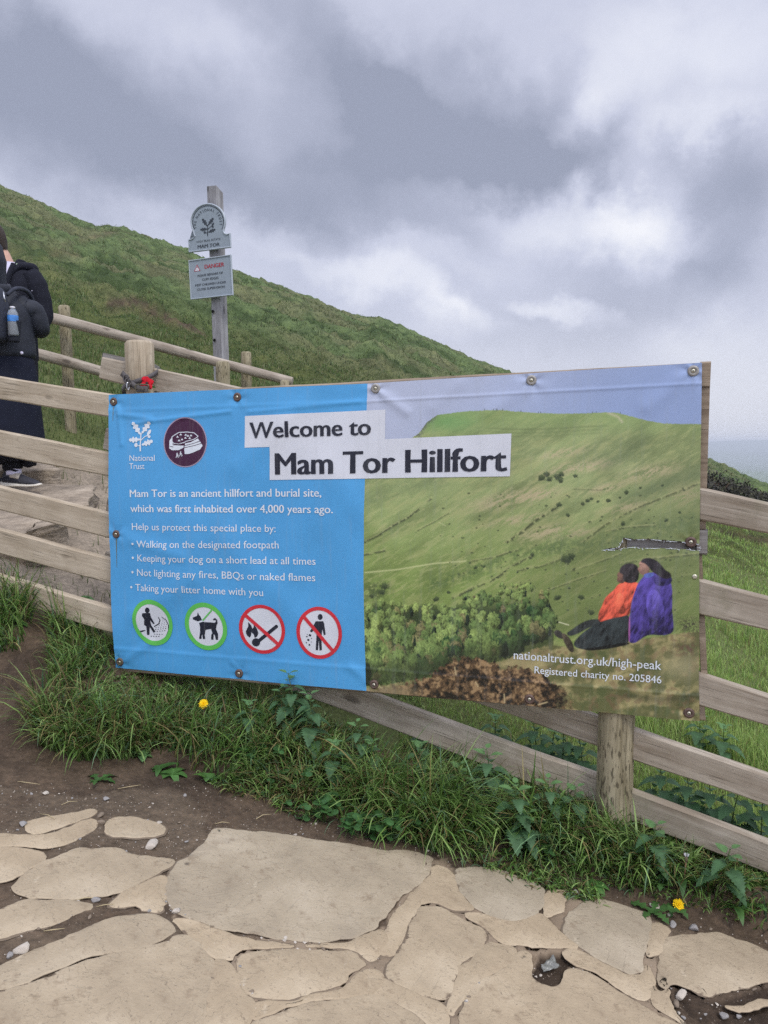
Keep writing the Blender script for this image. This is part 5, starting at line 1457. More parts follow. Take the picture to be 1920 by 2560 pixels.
# ------------------------------------------------------------------ dog collar and poppy on the left post
LEATHER = flat_mat('worn_strap', srgb(88, 84, 84), .6, .3, .25, 40, .2, 200); BRASS = flat_mat('tarnished_buckle', srgb(110, 104, 86), .4, .5, .2, 60, metal=.7); CHROME = flat_mat('bright_ring', srgb(200, 202, 206), .25, .5, .05, metal=.9)
pa = Vector((POST_A[0], POST_A[1], 0))
col_o = thing('dog_collar', (pa.x, pa.y, at(305, 820, 3.33).z), 'worn grey strap with a buckle looped round the fence post above the banner corner', 'dog collar')
zc = at(303, 822, 3.335).z
bm = bmesh.new(); rings = []
n_ = 60
for k in range(n_ + 1):
    a = k / n_ * 2 * math.pi
    tilt = .045 * math.cos(a - .15) + .010 * math.sin(2 * a)
    loose = .066 + .012 * max(0, math.cos(a + .3)) + .010 * max(0, -math.cos(a))
    c_, s_ = math.cos(a), math.sin(a)
    rings.append([bm.verts.new((c_ * r_, s_ * r_, tilt + z_)) for r_, z_ in ((loose, -.011), (loose + .004, -.011), (loose + .004, .011), (loose, .011))])
for i in range(n_):
    for k in range(4): bm.faces.new((rings[i][k], rings[i][(k + 1) % 4], rings[i + 1][(k + 1) % 4], rings[i + 1][k]))
obj_bm('strap', bm, LEATHER, col_o, Matrix.Translation((pa.x, pa.y, zc)))
def bent(pts, w_, th, mat, name, par, sidedir):
    bm = bmesh.new(); R_ = []
    for i, p_ in enumerate(pts):
        p_ = Vector(p_); sd_ = Vector(sidedir)
        t_ = (Vector(pts[min(i + 1, len(pts) - 1)]) - Vector(pts[max(0, i - 1)])).normalized(); nn_ = t_.cross(sd_).normalized()
        R_.append([bm.verts.new(p_ + sd_ * a * w_ / 2 + nn_ * b_ * th / 2) for a, b_ in ((-1, -1), (1, -1), (1, 1), (-1, 1))])
    for a_, b_ in zip(R_[:-1], R_[1:]):
        for k in range(4): bm.faces.new((a_[k], a_[(k + 1) % 4], b_[(k + 1) % 4], b_[k]))
    bm.faces.new(R_[0]); bm.faces.new(R_[-1][::-1])
    return obj_bm(name, bm, mat, par)
q3 = lambda x, y, d: tuple(at(x, y, d))
bent([q3(263, 806, 3.31), q3(268, 811, 3.305), q3(275, 821, 3.31), q3(283, 829, 3.315), q3(300, 839, 3.318)], .024, .005, LEATHER, 'strap_tail', col_o, (.45, .1, .88))
# loops, ring, buckle
for cx, cy in ((273, 818), (277, 826)):
    c_ = at(cx, cy, 3.30); bm = bmesh.new(); bm_tube(bm, [c_ + Vector((.012 * math.cos(a), -.004, .017 * math.sin(a))) for a in np.linspace(0, 6.2, 14)], .003, 6); obj_bm('keeper_loop', bm, LEATHER, col_o)
c_ = at(276.5, 834, 3.295); bm = bmesh.new(); bm_tube(bm, [c_ + Vector((.004 * math.cos(a), .004 * math.cos(a), .016 * math.sin(a))) for a in np.linspace(0, 6.28, 18)], .0018, 6); obj_bm('ring', bm, CHROME, col_o)
c_ = at(307, 840, 3.30); bm = bmesh.new()
bm_tube(bm, [c_ + Vector((.029 * np.sign(math.cos(a)) * abs(math.cos(a)) ** .35, 0, .019 * np.sign(math.sin(a)) * abs(math.sin(a)) ** .35)) for a in np.linspace(0, 6.283, 33)], .0028, 6)
bk = obj_bm('buckle', bm, BRASS, col_o)
bm = bmesh.new(); bm_box(bm, c_.x, c_.y + .002, c_.z, .05, .004, .026, .003); obj_bm('buckle_strap', bm, LEATHER, col_o)
bm = bmesh.new(); bm_tube(bm, [c_ + Vector((-.028, -.004, 0)), c_ + Vector((.006, -.005, -.002)), c_ + Vector((.01, -.001, -.002))], .0017, 6); adopt(obj_bm('buckle_tongue', bm, BRASS), bk)
# poppy
POP = flat_mat('red_felt', srgb(196, 34, 48), .8, .15, .15, 60, .3, 300); POPB = flat_mat('black_stud', (.012, .012, .013), .5, .3)
pc = at(318.5, 828, 3.318)
poppy = thing('poppy_badge', tuple(pc), 'red felt poppy badge with a black centre tucked into the strap on the fence post', 'poppy')
bm = bmesh.new()
for k, (cx, cz, rr_, rt) in enumerate([(-.006, .013, .017, .3), (.012, .004, .016, 0), (-.010, -.012, .018, .5), (.008, -.014, .015, 0)]):
    c0 = bm.verts.new((cx * .35, -.001 * k, cz * .35)); ring = []
    for j in range(22):
        a = j / 22 * 6.2832; q = rr_ * (1 + .08 * math.sin(a * 3 + k) + .05 * math.sin(a * 7))
        ring.append(bm.verts.new((cx + q * math.cos(a), -.002 - .0016 * k - .005 * (math.hypot(cx + q * math.cos(a), cz + q * math.sin(a)) / .03) ** 2 + .001 * math.sin(a * 4), cz + q * math.sin(a))))
    for j in range(22): bm.faces.new((c0, ring[j], ring[(j + 1) % 22]))
pm = obj_bm('petals', bm, POP, poppy, Matrix.Translation(pc))
sm = pm.modifiers.new('thick', 'SOLIDIFY'); sm.thickness = .0015
bm = bmesh.new(); bmesh.ops.create_uvsphere(bm, u_segments=14, v_segments=8, radius=.0062); obj_bm('centre', bm, POPB, poppy, Matrix.Translation(pc + Vector((0, -.008, 0))))
bm = bmesh.new(); 
lp = [(0, 0), (.008, .004), (.016, .002), (.022, -.004), (.014, -.007), (.005, -.004)]
bm.faces.new([bm.verts.new((a, -.001, b_)) for a, b_ in lp]); obj_bm('leaf', bm, flat_mat('green_felt', srgb(60, 96, 52), .8, .1), poppy, Matrix.Translation(pc + Vector((.014, .002, -.014))))

# ------------------------------------------------------------------ stone steps behind the left fence
STEP = bpy.data.materials.new('step_stone')
m, n, b = new_mat('rough_gritstone'); t = n.node('ShaderNodeTexCoord'); P = t.outputs['Object']
lay_ = n.noise(n.vmath('MULTIPLY', P, (3, 3, 22)), 1.6, 6, .65); f2 = n.noise(P, 24, 4, .6)
col = n.ramp(n.math('ADD', n.math('MULTIPLY', lay_, .7), n.math('MULTIPLY', f2, .3)), [(.3, srgb(104, 94, 82)), (.5, srgb(154, 140, 122)), (.7, srgb(188, 174, 154))])
n.link(col, b.inputs['Base Color']); b.inputs['Roughness'].default_value = .9
n.link(n.bump(n.math('ADD', lay_, n.math('MULTIPLY', f2, .4)), .8, .03), b.inputs['Normal'])
GRIT = m
bpy.data.materials.remove(STEP)
def block(corners, h, label, seed, name='stone_step', drop=.3):
    """a rough slab: plan outline from traced top corners at given distances; top at given heights"""
    P = [Vector(at(x, y, d)) for x, y, d in corners]
    bm = bmesh.new(); n_ = []
    for i in range(len(P)):
        a_, b_ = P[i], P[(i + 1) % len(P)]; k = max(2, int((b_ - a_).length / .05))
        for j in range(k): n_.append(a_.lerp(b_, j / k))
    arr = np.array(n_); c0 = arr.mean(0)
    arr = c0 + (arr - c0) * (1 + (fbm(arr[:, 0] * 7 + seed, arr[:, 1] * 7, 3, 3)[:, None] - .5) * .10)
    N = len(arr); rings = []
    for dz, ins in ((-h - drop, -.02), (-h, .0), (-h * .75, -.015), (-h * .4, .012), (-h * .12, -.006), (-.01, 0), (0, .022)):
        q = arr.copy(); cc = q[:, :2].mean(0); dv = cc - q[:, :2]; q[:, :2] += dv / np.linalg.norm(dv, axis=1)[:, None] * (ins + (fbm(arr[:, 0] * 9, arr[:, 1] * 9 + dz * 20 + seed, 5, 2)[:, None] - .5) * .05 * (1 if dz < -.005 else .3))
        q[:, 2] += dz + (vnoise(arr[:, 0] * 6, arr[:, 1] * 6, seed) - .5) * .02
        rings.append([bm.verts.new(tuple(v)) for v in q])
    for a_, b_ in zip(rings[:-1], rings[1:]):
        for k in range(N): bm.faces.new((a_[k], a_[(k + 1) % N], b_[(k + 1) % N], b_[k]))
    top = bm.faces.new(rings[-1]); bmesh.ops.triangulate(bm, faces=[top])
    for v in bm.verts: v.co -= Vector(c0)
    bmesh.ops.recalc_face_normals(bm, faces=bm.faces)
    o = obj_bm(name, bm, GRIT, None, Matrix.Translation(c0))
    return tag(o, label, 'stone step', 'stone steps behind the fence')
block([(-90, 1075, 4.75), (60, 1103, 4.62), (192, 1088, 4.72), (204, 1047, 5.15), (85, 1046, 5.17), (-90, 1040, 5.22)], .13, 'pale flat step slab under the walker in the dark skirt', 3)
block([(-90, 1012, 5.16), (30, 1012, 5.18), (112, 1014, 5.24), (128, 1012, 5.34), (110, 1000, 5.62), (-90, 994, 5.75)], .15, 'thick rough-faced step behind the walker\'s trainer, highest of the steps', 11)
block([(-90, 1150, 4.15), (30, 1152, 4.12), (70, 1138, 4.16), (100, 1118, 4.36), (60, 1106, 4.52), (-90, 1098, 4.6)], .08, 'broken lowest step slab just behind the fence rails', 21)
block([(60, 1146, 4.06), (110, 1132, 4.14), (138, 1120, 4.3), (118, 1116, 4.34), (80, 1130, 4.2)], .05, 'thin splintered stone strip beside the lowest step', 31, drop=.1)

# ------------------------------------------------------------------ walkers
SKIN = flat_mat('skin', srgb(200, 160, 140), .5, .35, .08, 20); HAIR = flat_mat('short_brown_hair', srgb(66, 56, 50), .6, .3, .35, 90, .5, 400)
BLACK = flat_mat('black_jacket', srgb(38, 41, 50), .6, .3, .25, 14, .4, 30); NAVY = flat_mat('dark_skirt', srgb(28, 31, 44), .8, .15, .2, 10, .3, 24); LEG = flat_mat('black_leggings', srgb(24, 25, 32), .75, .2, .15)
SHIRT = flat_mat('white_tshirt', srgb(206, 202, 222), .8, .15, .06, 12, .3, 30); PACK = flat_mat('charcoal_backpack', srgb(52, 55, 66), .7, .25, .25, 20, .4, 80)
HOODIE = flat_mat('dark_hoodie', srgb(34, 35, 44), .85, .15, .2, 16, .4, 60)


def skin_body(name, joints, bones, mat, parent, sub=2):
    me = bpy.data.meshes.new('b'); names = list(joints)
    me.from_pydata([joints[k][0] for k in names], [(names.index(a), names.index(b_)) for a, b_ in bones], [])
    o = bpy.data.objects.new('b', me); COL.objects.link(o)
    o.modifiers.new('s', 'SKIN'); md = o.modifiers.new('u', 'SUBSURF'); md.levels = sub; md.render_levels = sub
    for i, k in enumerate(names):
        r = joints[k][1]; o.data.skin_vertices[0].data[i].radius = r if hasattr(r, '__len__') else (r, r)
    o.data.skin_vertices[0].data[0].use_root = True
    dg = bpy.context.evaluated_depsgraph_get(); dg.update()
    out = bpy.data.meshes.new_from_object(o.evaluated_get(dg)); bpy.data.objects.remove(o)
    out.name = name; out.materials.clear(); out.materials.append(mat)
    for p_ in out.polygons: p_.use_smooth = True
    r = bpy.data.objects.new(name, out); COL.objects.link(r)
    adopt(r, parent); return r


def loft(name, secs, mat, parent, M, seg=28, wrinkle_=.0, cap=(True, True), seed=0):
    """secs: (z, cx, cy, rx, ry[, power])"""
    bm = bmesh.new(); rings = []
    for j, s in enumerate(secs):
        z, cx, cy, rx, ry = s[:5]; pw = s[5] if len(s) > 5 else 1.0
        ring = []
        for k in range(seg):
            a = k / seg * 6.28319; c_, s_ = math.cos(a), math.sin(a)
            wv = 1 + wrinkle_ * (float(fbm(np.array([c_ * 2 + seed]), np.array([s_ * 2 + z * 6]), 3, 3)[0]) - .5)
            ring.append(bm.verts.new((cx + rx * np.sign(c_) * abs(c_) ** pw * wv, cy + ry * np.sign(s_) * abs(s_) ** pw * wv, z)))
        rings.append(ring)
    for a_, b_ in zip(rings[:-1], rings[1:]):
        for k in range(seg): bm.faces.new((a_[k], a_[(k + 1) % seg], b_[(k + 1) % seg], b_[k]))
    if cap[0]: bm.faces.new(rings[0][::-1])
    if cap[1]: bm.faces.new(rings[-1])
    o = obj_bm(name, bm, mat, parent, M)
    md = o.modifiers.new('u', 'SUBSURF'); md.levels = 1; md.render_levels = 2
    return o


def tube_part(name, pts, radii, mat, parent, M=None, seg=18, wr=.0, cap=True):
    # resample smoothly
    P = [Vector(p_) for p_ in pts]; out = []; rad = []
    for i in range(len(P) - 1):
        p0 = P[max(i - 1, 0)]; p1 = P[i]; p2 = P[i + 1]; p3 = P[min(i + 2, len(P) - 1)]
        for j in range(6):
            f = j / 6
            out.append(.5 * ((2 * p1) + (-p0 + p2) * f + (2 * p0 - 5 * p1 + 4 * p2 - p3) * f * f + (-p0 + 3 * p1 - 3 * p2 + p3) * f ** 3))
            ra = np.array(radii[i]) * np.ones(2); rb = np.array(radii[i + 1]) * np.ones(2); rad.append(tuple((ra + (rb - ra) * f) * (1 + wr * math.sin(len(out) * 2.1))))
    out.append(P[-1]); rad.append(radii[-1])
    bm = bmesh.new(); bm_tube(bm, out, rad, seg, cap)
    return obj_bm(name, bm, mat, parent, M)


def shoe(parent, M, name='trainer'):
    """toe along +x, sole at z=0"""
    WHITE = flat_mat('trainer_sole', srgb(214, 208, 196), .6, .3, .08); GREYM = flat_mat('trainer_mesh', srgb(64, 64, 70), .8, .2, .15, 90); DARK = flat_mat('trainer_panel', srgb(34, 34, 44), .6, .3, .1); CREAM = flat_mat('trainer_suede', srgb(186, 176, 162), .8, .2, .1)
    def hull(secs, mat, nm, par):
        bm = bmesh.new(); rings = []
        for x, hw, z0, z1 in secs:
            rings.append([bm.verts.new((x, hw * c_, z0 + (z1 - z0) * h_)) for c_, h_ in ((-.9, 0), (-1, .25), (-.95, .6), (-.6, .92), (0, 1), (.6, .92), (.95, .6), (1, .25), (.9, 0))])
        for a_, b_ in zip(rings[:-1], rings[1:]):
            for k in range(8): bm.faces.new((a_[k], a_[k + 1], b_[k + 1], b_[k]))
            bm.faces.new((a_[8], a_[0], b_[0], b_[8]))
        bm.faces.new(rings[0]); bm.faces.new(rings[-1][::-1]); bmesh.ops.recalc_face_normals(bm, faces=bm.faces)
        o = obj_bm(nm, bm, mat, None, M.copy()); adopt(o, par)
        md = o.modifiers.new('u', 'SUBSURF'); md.levels = 1; md.render_levels = 2; return o
    up = hull([(-.115, .02, .025, .09), (-.10, .036, .02, .115), (-.04, .040, .02, .118), (.01, .042, .02, .10), (.06, .046, .02, .075), (.12, .045, .018, .055), (.155, .03, .018, .042), (.168, .012, .02, .03)], GREYM, name, parent)
    hull([(-.13, .018, .008, .05), (-.118, .0395, .0, .046), (-.04, .0435, .002, .040), (.04, .046, .004, .03), (.11, .049, .002, .028), (.16, .034, .008, .03), (.182, .012, .016, .03)], WHITE, 'sole', up)
    hull([(-.122, .02, .03, .07), (-.10, .039, .03, .085), (-.06, .0425, .032, .095), (-.02, .0440, .032, .085), (.02, .0455, .03, .068), (.06, .0475, .03, .045)], DARK, 'heel_panel', up)
    hull([(-.05, .0432, .06, .112), (-.02, .0446, .06, .112), (.015, .0452, .055, .098), (.04, .0460, .05, .082)], CREAM, 'lace_panel', up)
    return up


def hand(parent, M, side=1, mat=None):
    """palm and five fingers along +x, palm down, thumb to +y*side; gently curled"""
    mat = mat or SKIN
    J = {'w': ((0, 0, 0), (.026, .018)), 'p1': ((.045, 0, 0), (.036, .014)), 'p2': ((.085, 0, -.003), (.038, .013))}
    o = skin_body('hand', {k: (tuple(v[0]), v[1]) for k, v in J.items()}, [('w', 'p1'), ('p1', 'p2')], mat, parent, 2)
    o.matrix_basis = M
    for i, (yy, ln) in enumerate([(.028, .068), (.010, .076), (-.009, .072), (-.027, .056)]):
        pts = [(.08, yy * side, -.002), (.08 + ln * .45, yy * side * 1.1, -.008), (.08 + ln * .78, yy * side * 1.12, -.024), (.08 + ln * .9, yy * side * 1.12, -.042)]
        f_ = tube_part('finger', pts, [.0095, .009, .008, .006], mat, None, M.copy(), 10); adopt(f_, o)
    f_ = tube_part('thumb', [(.025, .026 * side, -.002), (.055, .052 * side, -.010), (.085, .058 * side, -.022), (.1, .055 * side, -.03)], [.0125, .011, .0095, .007], mat, None, M.copy(), 10); adopt(f_, o)
    return o


def head(parent, M, mat_skin, mat_hair, hair_cut=.0):
    """face looks along -y; origin at chin level centre"""
    def sec_head(): return [(-.005, 0, -.045, .03, .035), (.02, 0, -.035, .052, .062), (.06, 0, -.016, .066, .085), (.11, 0, 0, .074, .096), (.15, 0, .005, .076, .1), (.19, 0, .008, .068, .09), (.215, 0, .008, .045, .062), (.225, 0, .008, .015, .02)]
    hd = loft('head', sec_head(), mat_skin, None, M.copy(), 24); adopt(hd, parent)
    bm = bmesh.new()
    bm_tube(bm, [(0, -.098, .125), (0, -.112, .098), (0, -.122, .080), (0, -.10, .072)], [.007, .009, .012, .008], 10)
    for sx in (-1, 1):
        bm_tube(bm, [(sx * .074, .008, .135), (sx * .083, .018, .12), (sx * .083, .018, .098), (sx * .074, .004, .078)], [.006, .013, .011, .005], 10)
    nz = obj_bm('nose_and_ears', bm, mat_skin, None, M.copy()); adopt(nz, hd)
    bm = bmesh.new()
    for sx in (-1, 1): bmesh.ops.create_uvsphere(bm, u_segments=10, v_segments=8, radius=.011, matrix=Matrix.Translation((sx * .032, -.082, .118)))
    ey = obj_bm('eyes', bm, flat_mat('eye', srgb(60, 50, 46), .2, .5), None, M.copy()); adopt(ey, hd)
    bm = bmesh.new(); bm_tube(bm, [(-.022, -.087, .045), (0, -.094, .046), (.022, -.087, .045)], [.003, .006, .003], 8)
    mo = obj_bm('mouth', bm, flat_mat('lips', srgb(170, 110, 104), .5, .3), None, M.copy()); adopt(mo, hd)
    # cropped hair cap following the skull
    bm = bmesh.new(); rings = []
    for j in range(9):
        f = j / 8; z = .088 + .15 * f
        ring = []
        for k in range(28):
            a = k / 28 * 6.28319; c_, s_ = math.cos(a), math.sin(a)
            rr_ = math.sqrt(max(0, 1 - ((z - .135) / .103) ** 2)) if z > .135 else 1.0
            front = max(0, -s_)
            zz = max(z, .088 + .085 * smooth(np.array([front]), .1, .55)[0] + (.0 if f else 0))
            rr2 = math.sqrt(max(0, 1 - ((zz - .135) / .103) ** 2)) if zz > .135 else 1.0
            no_ = (1 + .03 * (random.random() - .5)) * (.885 + .115 * min(1, f * 3.5))
            zz = zz - (.062 * max(0, s_) ** .5 * (1 - f) ** 2 if s_ > 0 else 0) + (random.random() - .5) * .006 * (f < .3)
            ring.append(bm.verts.new((c_ * .083 * rr2 * no_, .007 + s_ * .109 * rr2 * no_, zz)))
        rings.append(ring)
    for a_, b_ in zip(rings[:-1], rings[1:]):
        for k in range(28):
            try: bm.faces.new((a_[k], a_[(k + 1) % 28], b_[(k + 1) % 28], b_[k]))
            except ValueError: pass
    bmesh.ops.remove_doubles(bm, verts=bm.verts[:], dist=1e-4)
    hr = obj_bm('hair', bm, mat_hair, None, M.copy()); adopt(hr, hd)
    return hd


def person_tall():
    d = 5.45
    f_ = at(14, 600, d); gz = float(terrain(f_.x, d))
    top = at(0, 478, d).z
    sc = (top - gz) / 1.82
    root = thing('person', (f_.x, d, gz), 'tall person in an open dark hoodie and white t-shirt, head bowed, facing the camera', 'person')
    M0 = Matrix.Translation((f_.x, d, gz)) @ Matrix.Rotation(R(-8), 4, 'Z') @ Matrix.Scale(sc, 4)
    J = {'pel': ((0, 0, .98), (.15, .11)), 'wst': ((0, 0, 1.12), (.14, .10)), 'chs': ((0, .01, 1.32), (.17, .115)), 'nkb': ((0, .015, 1.50), (.075, .07)), 'nk': ((-.02, .0, 1.58), (.056, .058)), 'skl': ((-.045, -.015, 1.64), (.05, .055)),
         'sl': ((.17, .01, 1.425), (.05, .05)), 'el': ((.235, .03, 1.15), (.045, .045)), 'wl': ((.16, -.17, 1.03), (.032, .03)), 'sr': ((-.17, .01, 1.425), (.05, .05)), 'er': ((-.235, .03, 1.15), (.045, .045)), 'wr': ((-.16, -.17, 1.03), (.032, .03)),
         'hl': ((.1, 0, .92), (.09, .09)), 'kl': ((.11, -.01, .50), (.06, .06)), 'al': ((.11, .01, .1), (.04, .04)), 'hr': ((-.1, 0, .92), (.09, .09)), 'kr': ((-.11, -.01, .50), (.06, .06)), 'ar': ((-.11, .01, .1), (.04, .04))}
    bones = [('pel', 'wst'), ('wst', 'chs'), ('chs', 'nkb'), ('nkb', 'nk'), ('nk', 'skl'), ('chs', 'sl'), ('sl', 'el'), ('el', 'wl'), ('chs', 'sr'), ('sr', 'er'), ('er', 'wr'), ('pel', 'hl'), ('hl', 'kl'), ('kl', 'al'), ('pel', 'hr'), ('hr', 'kr'), ('kr', 'ar')]
    bd = skin_body('body', J, bones, SKIN, root); bd.matrix_basis = M0
    Mh = M0 @ Matrix.Translation((-.075, -.03, 1.585)) @ Matrix.Rotation(R(22), 4, 'X') @ Matrix.Rotation(R(-52), 4, 'Z')
    head(root, Mh, SKIN, HAIR)
    loft('tshirt', [(.86, 0, 0, .17, .125), (1.1, 0, 0, .165, .12), (1.3, 0, 0, .185, .13), (1.42, 0, .008, .19, .118), (1.475, 0, .015, .15, .098), (1.515, 0, .015, .10, .082), (1.53, 0, .012, .088, .078)], SHIRT, root, M0, wrinkle_=.06, cap=(False, False))
    loft('trousers', [(.03, .11, .01, .07, .08), (.5, .11, -.01, .085, .09), (.85, .09, 0, .11, .12), (.98, .03, 0, .16, .13), (1.0, 0, 0, .165, .13)], LEG, root, M0, wrinkle_=.08)
    loft('trousers', [(.03, -.11, .01, .07, .08), (.5, -.11, -.01, .085, .09), (.85, -.09, 0, .11, .12), (.98, -.03, 0, .16, .13)], LEG, root, M0, wrinkle_=.08)
    # open hoodie: a jacket shell with the front left open
    bm = bmesh.new(); rings = []
    for z, cy, rx, ry, gap in [(.84, 0, .205, .16, .55), (1.0, 0, .20, .155, .5), (1.15, 0, .2, .152, .48), (1.3, .005, .215, .155, .48), (1.40, .01, .225, .148, .50), (1.455, .018, .20, .132, .58), (1.50, .028, .145, .115, .75), (1.53, .032, .118, .105, .9), (1.555, .036, .122, .102, 1.0)]:
        ring = []
        for k in range(33):
            a = -math.pi / 2 + gap + (2 * math.pi - 2 * gap) * k / 32
            wv = 1 + .05 * (float(fbm(np.array([math.cos(a) * 3]), np.array([z * 8 + math.sin(a) * 3]), 7, 3)[0]) - .5)
            ring.append(bm.verts.new((rx * math.cos(a) * wv, cy + ry * math.sin(a) * wv, z)))
        rings.append(ring)
    for a_, b_ in zip(rings[:-1], rings[1:]):
        for k in range(32): bm.faces.new((a_[k], a_[k + 1], b_[k + 1], b_[k]))
    hd_ = obj_bm('hoodie', bm, HOODIE, root, M0); md = hd_.modifiers.new('t', 'SOLIDIFY'); md.thickness = .014; md = hd_.modifiers.new('u', 'SUBSURF'); md.levels = 1; md.render_levels = 2
    tube_part('hood', [(-.13, -.06, 1.49), (-.165, .04, 1.50), (-.10, .15, 1.50), (.0, .18, 1.49), (.10, .15, 1.50), (.165, .04, 1.50), (.13, -.06, 1.49), (.095, -.125, 1.40)], [.022, .036, .05, .055, .05, .036, .024, .012], HOODIE, root, M0, 16)
    tube_part('lapel', [(.118, -.085, 1.50), (.10, -.128, 1.40), (.085, -.15, 1.25), (.095, -.155, 1.05), (.10, -.16, .86)], [.02, .018, .014, .012, .01], HOODIE, root, M0, 10)
    tube_part('zip_tape', [(.135, -.075, 1.505), (.112, -.115, 1.44), (.085, -.16, 1.34), (.075, -.175, 1.22)], [.004, .004, .004, .004], flat_mat('lime_cord', srgb(170, 190, 160), .6, .3), root, M0, 8)
    for sx in (1, -1):
        tube_part('sleeve', [(sx * .165, .012, 1.44), (sx * .215, .02, 1.36), (sx * .25, .035, 1.16), (sx * .22, -.06, 1.07), (sx * .165, -.16, 1.03)], [.075, .078, .066, .060, .05], HOODIE, root, M0, 18, .03)
        Mw = M0 @ Matrix.Translation((sx * .158, -.175, 1.03)) @ Matrix.Rotation(R(-90 - sx * 25), 4, 'Z')
        hand(bd, Mw, -sx)
        shoe(root, M0 @ Matrix.Translation((sx * .11, -.03, 0)) @ Matrix.Rotation(R(-90), 4, 'Z'))
    # scrawled print on the shirt
    bm = bmesh.new()
    for pts in [[(-.03, 1.325), (.0, 1.345), (.02, 1.33), (.035, 1.345), (.05, 1.335), (.075, 1.345)], [(-.01, 1.36), (-.012, 1.318)], [(-.03, 1.352), (.02, 1.358)], [(.0, 1.305), (.05, 1.310)]]:
        bm_tube(bm, [(x, -.1245 - .012 * (1 - abs(x)), z) for x, z in pts], .0028, 5)
    obj_bm('shirt_print', bm, LEG, root, M0)
    bm = bmesh.new(); bm_box(bm, .222, -.035, 1.335, .012, .03, .03, .003); obj_bm('sleeve_badge', bm, SHIRT, root, M0)


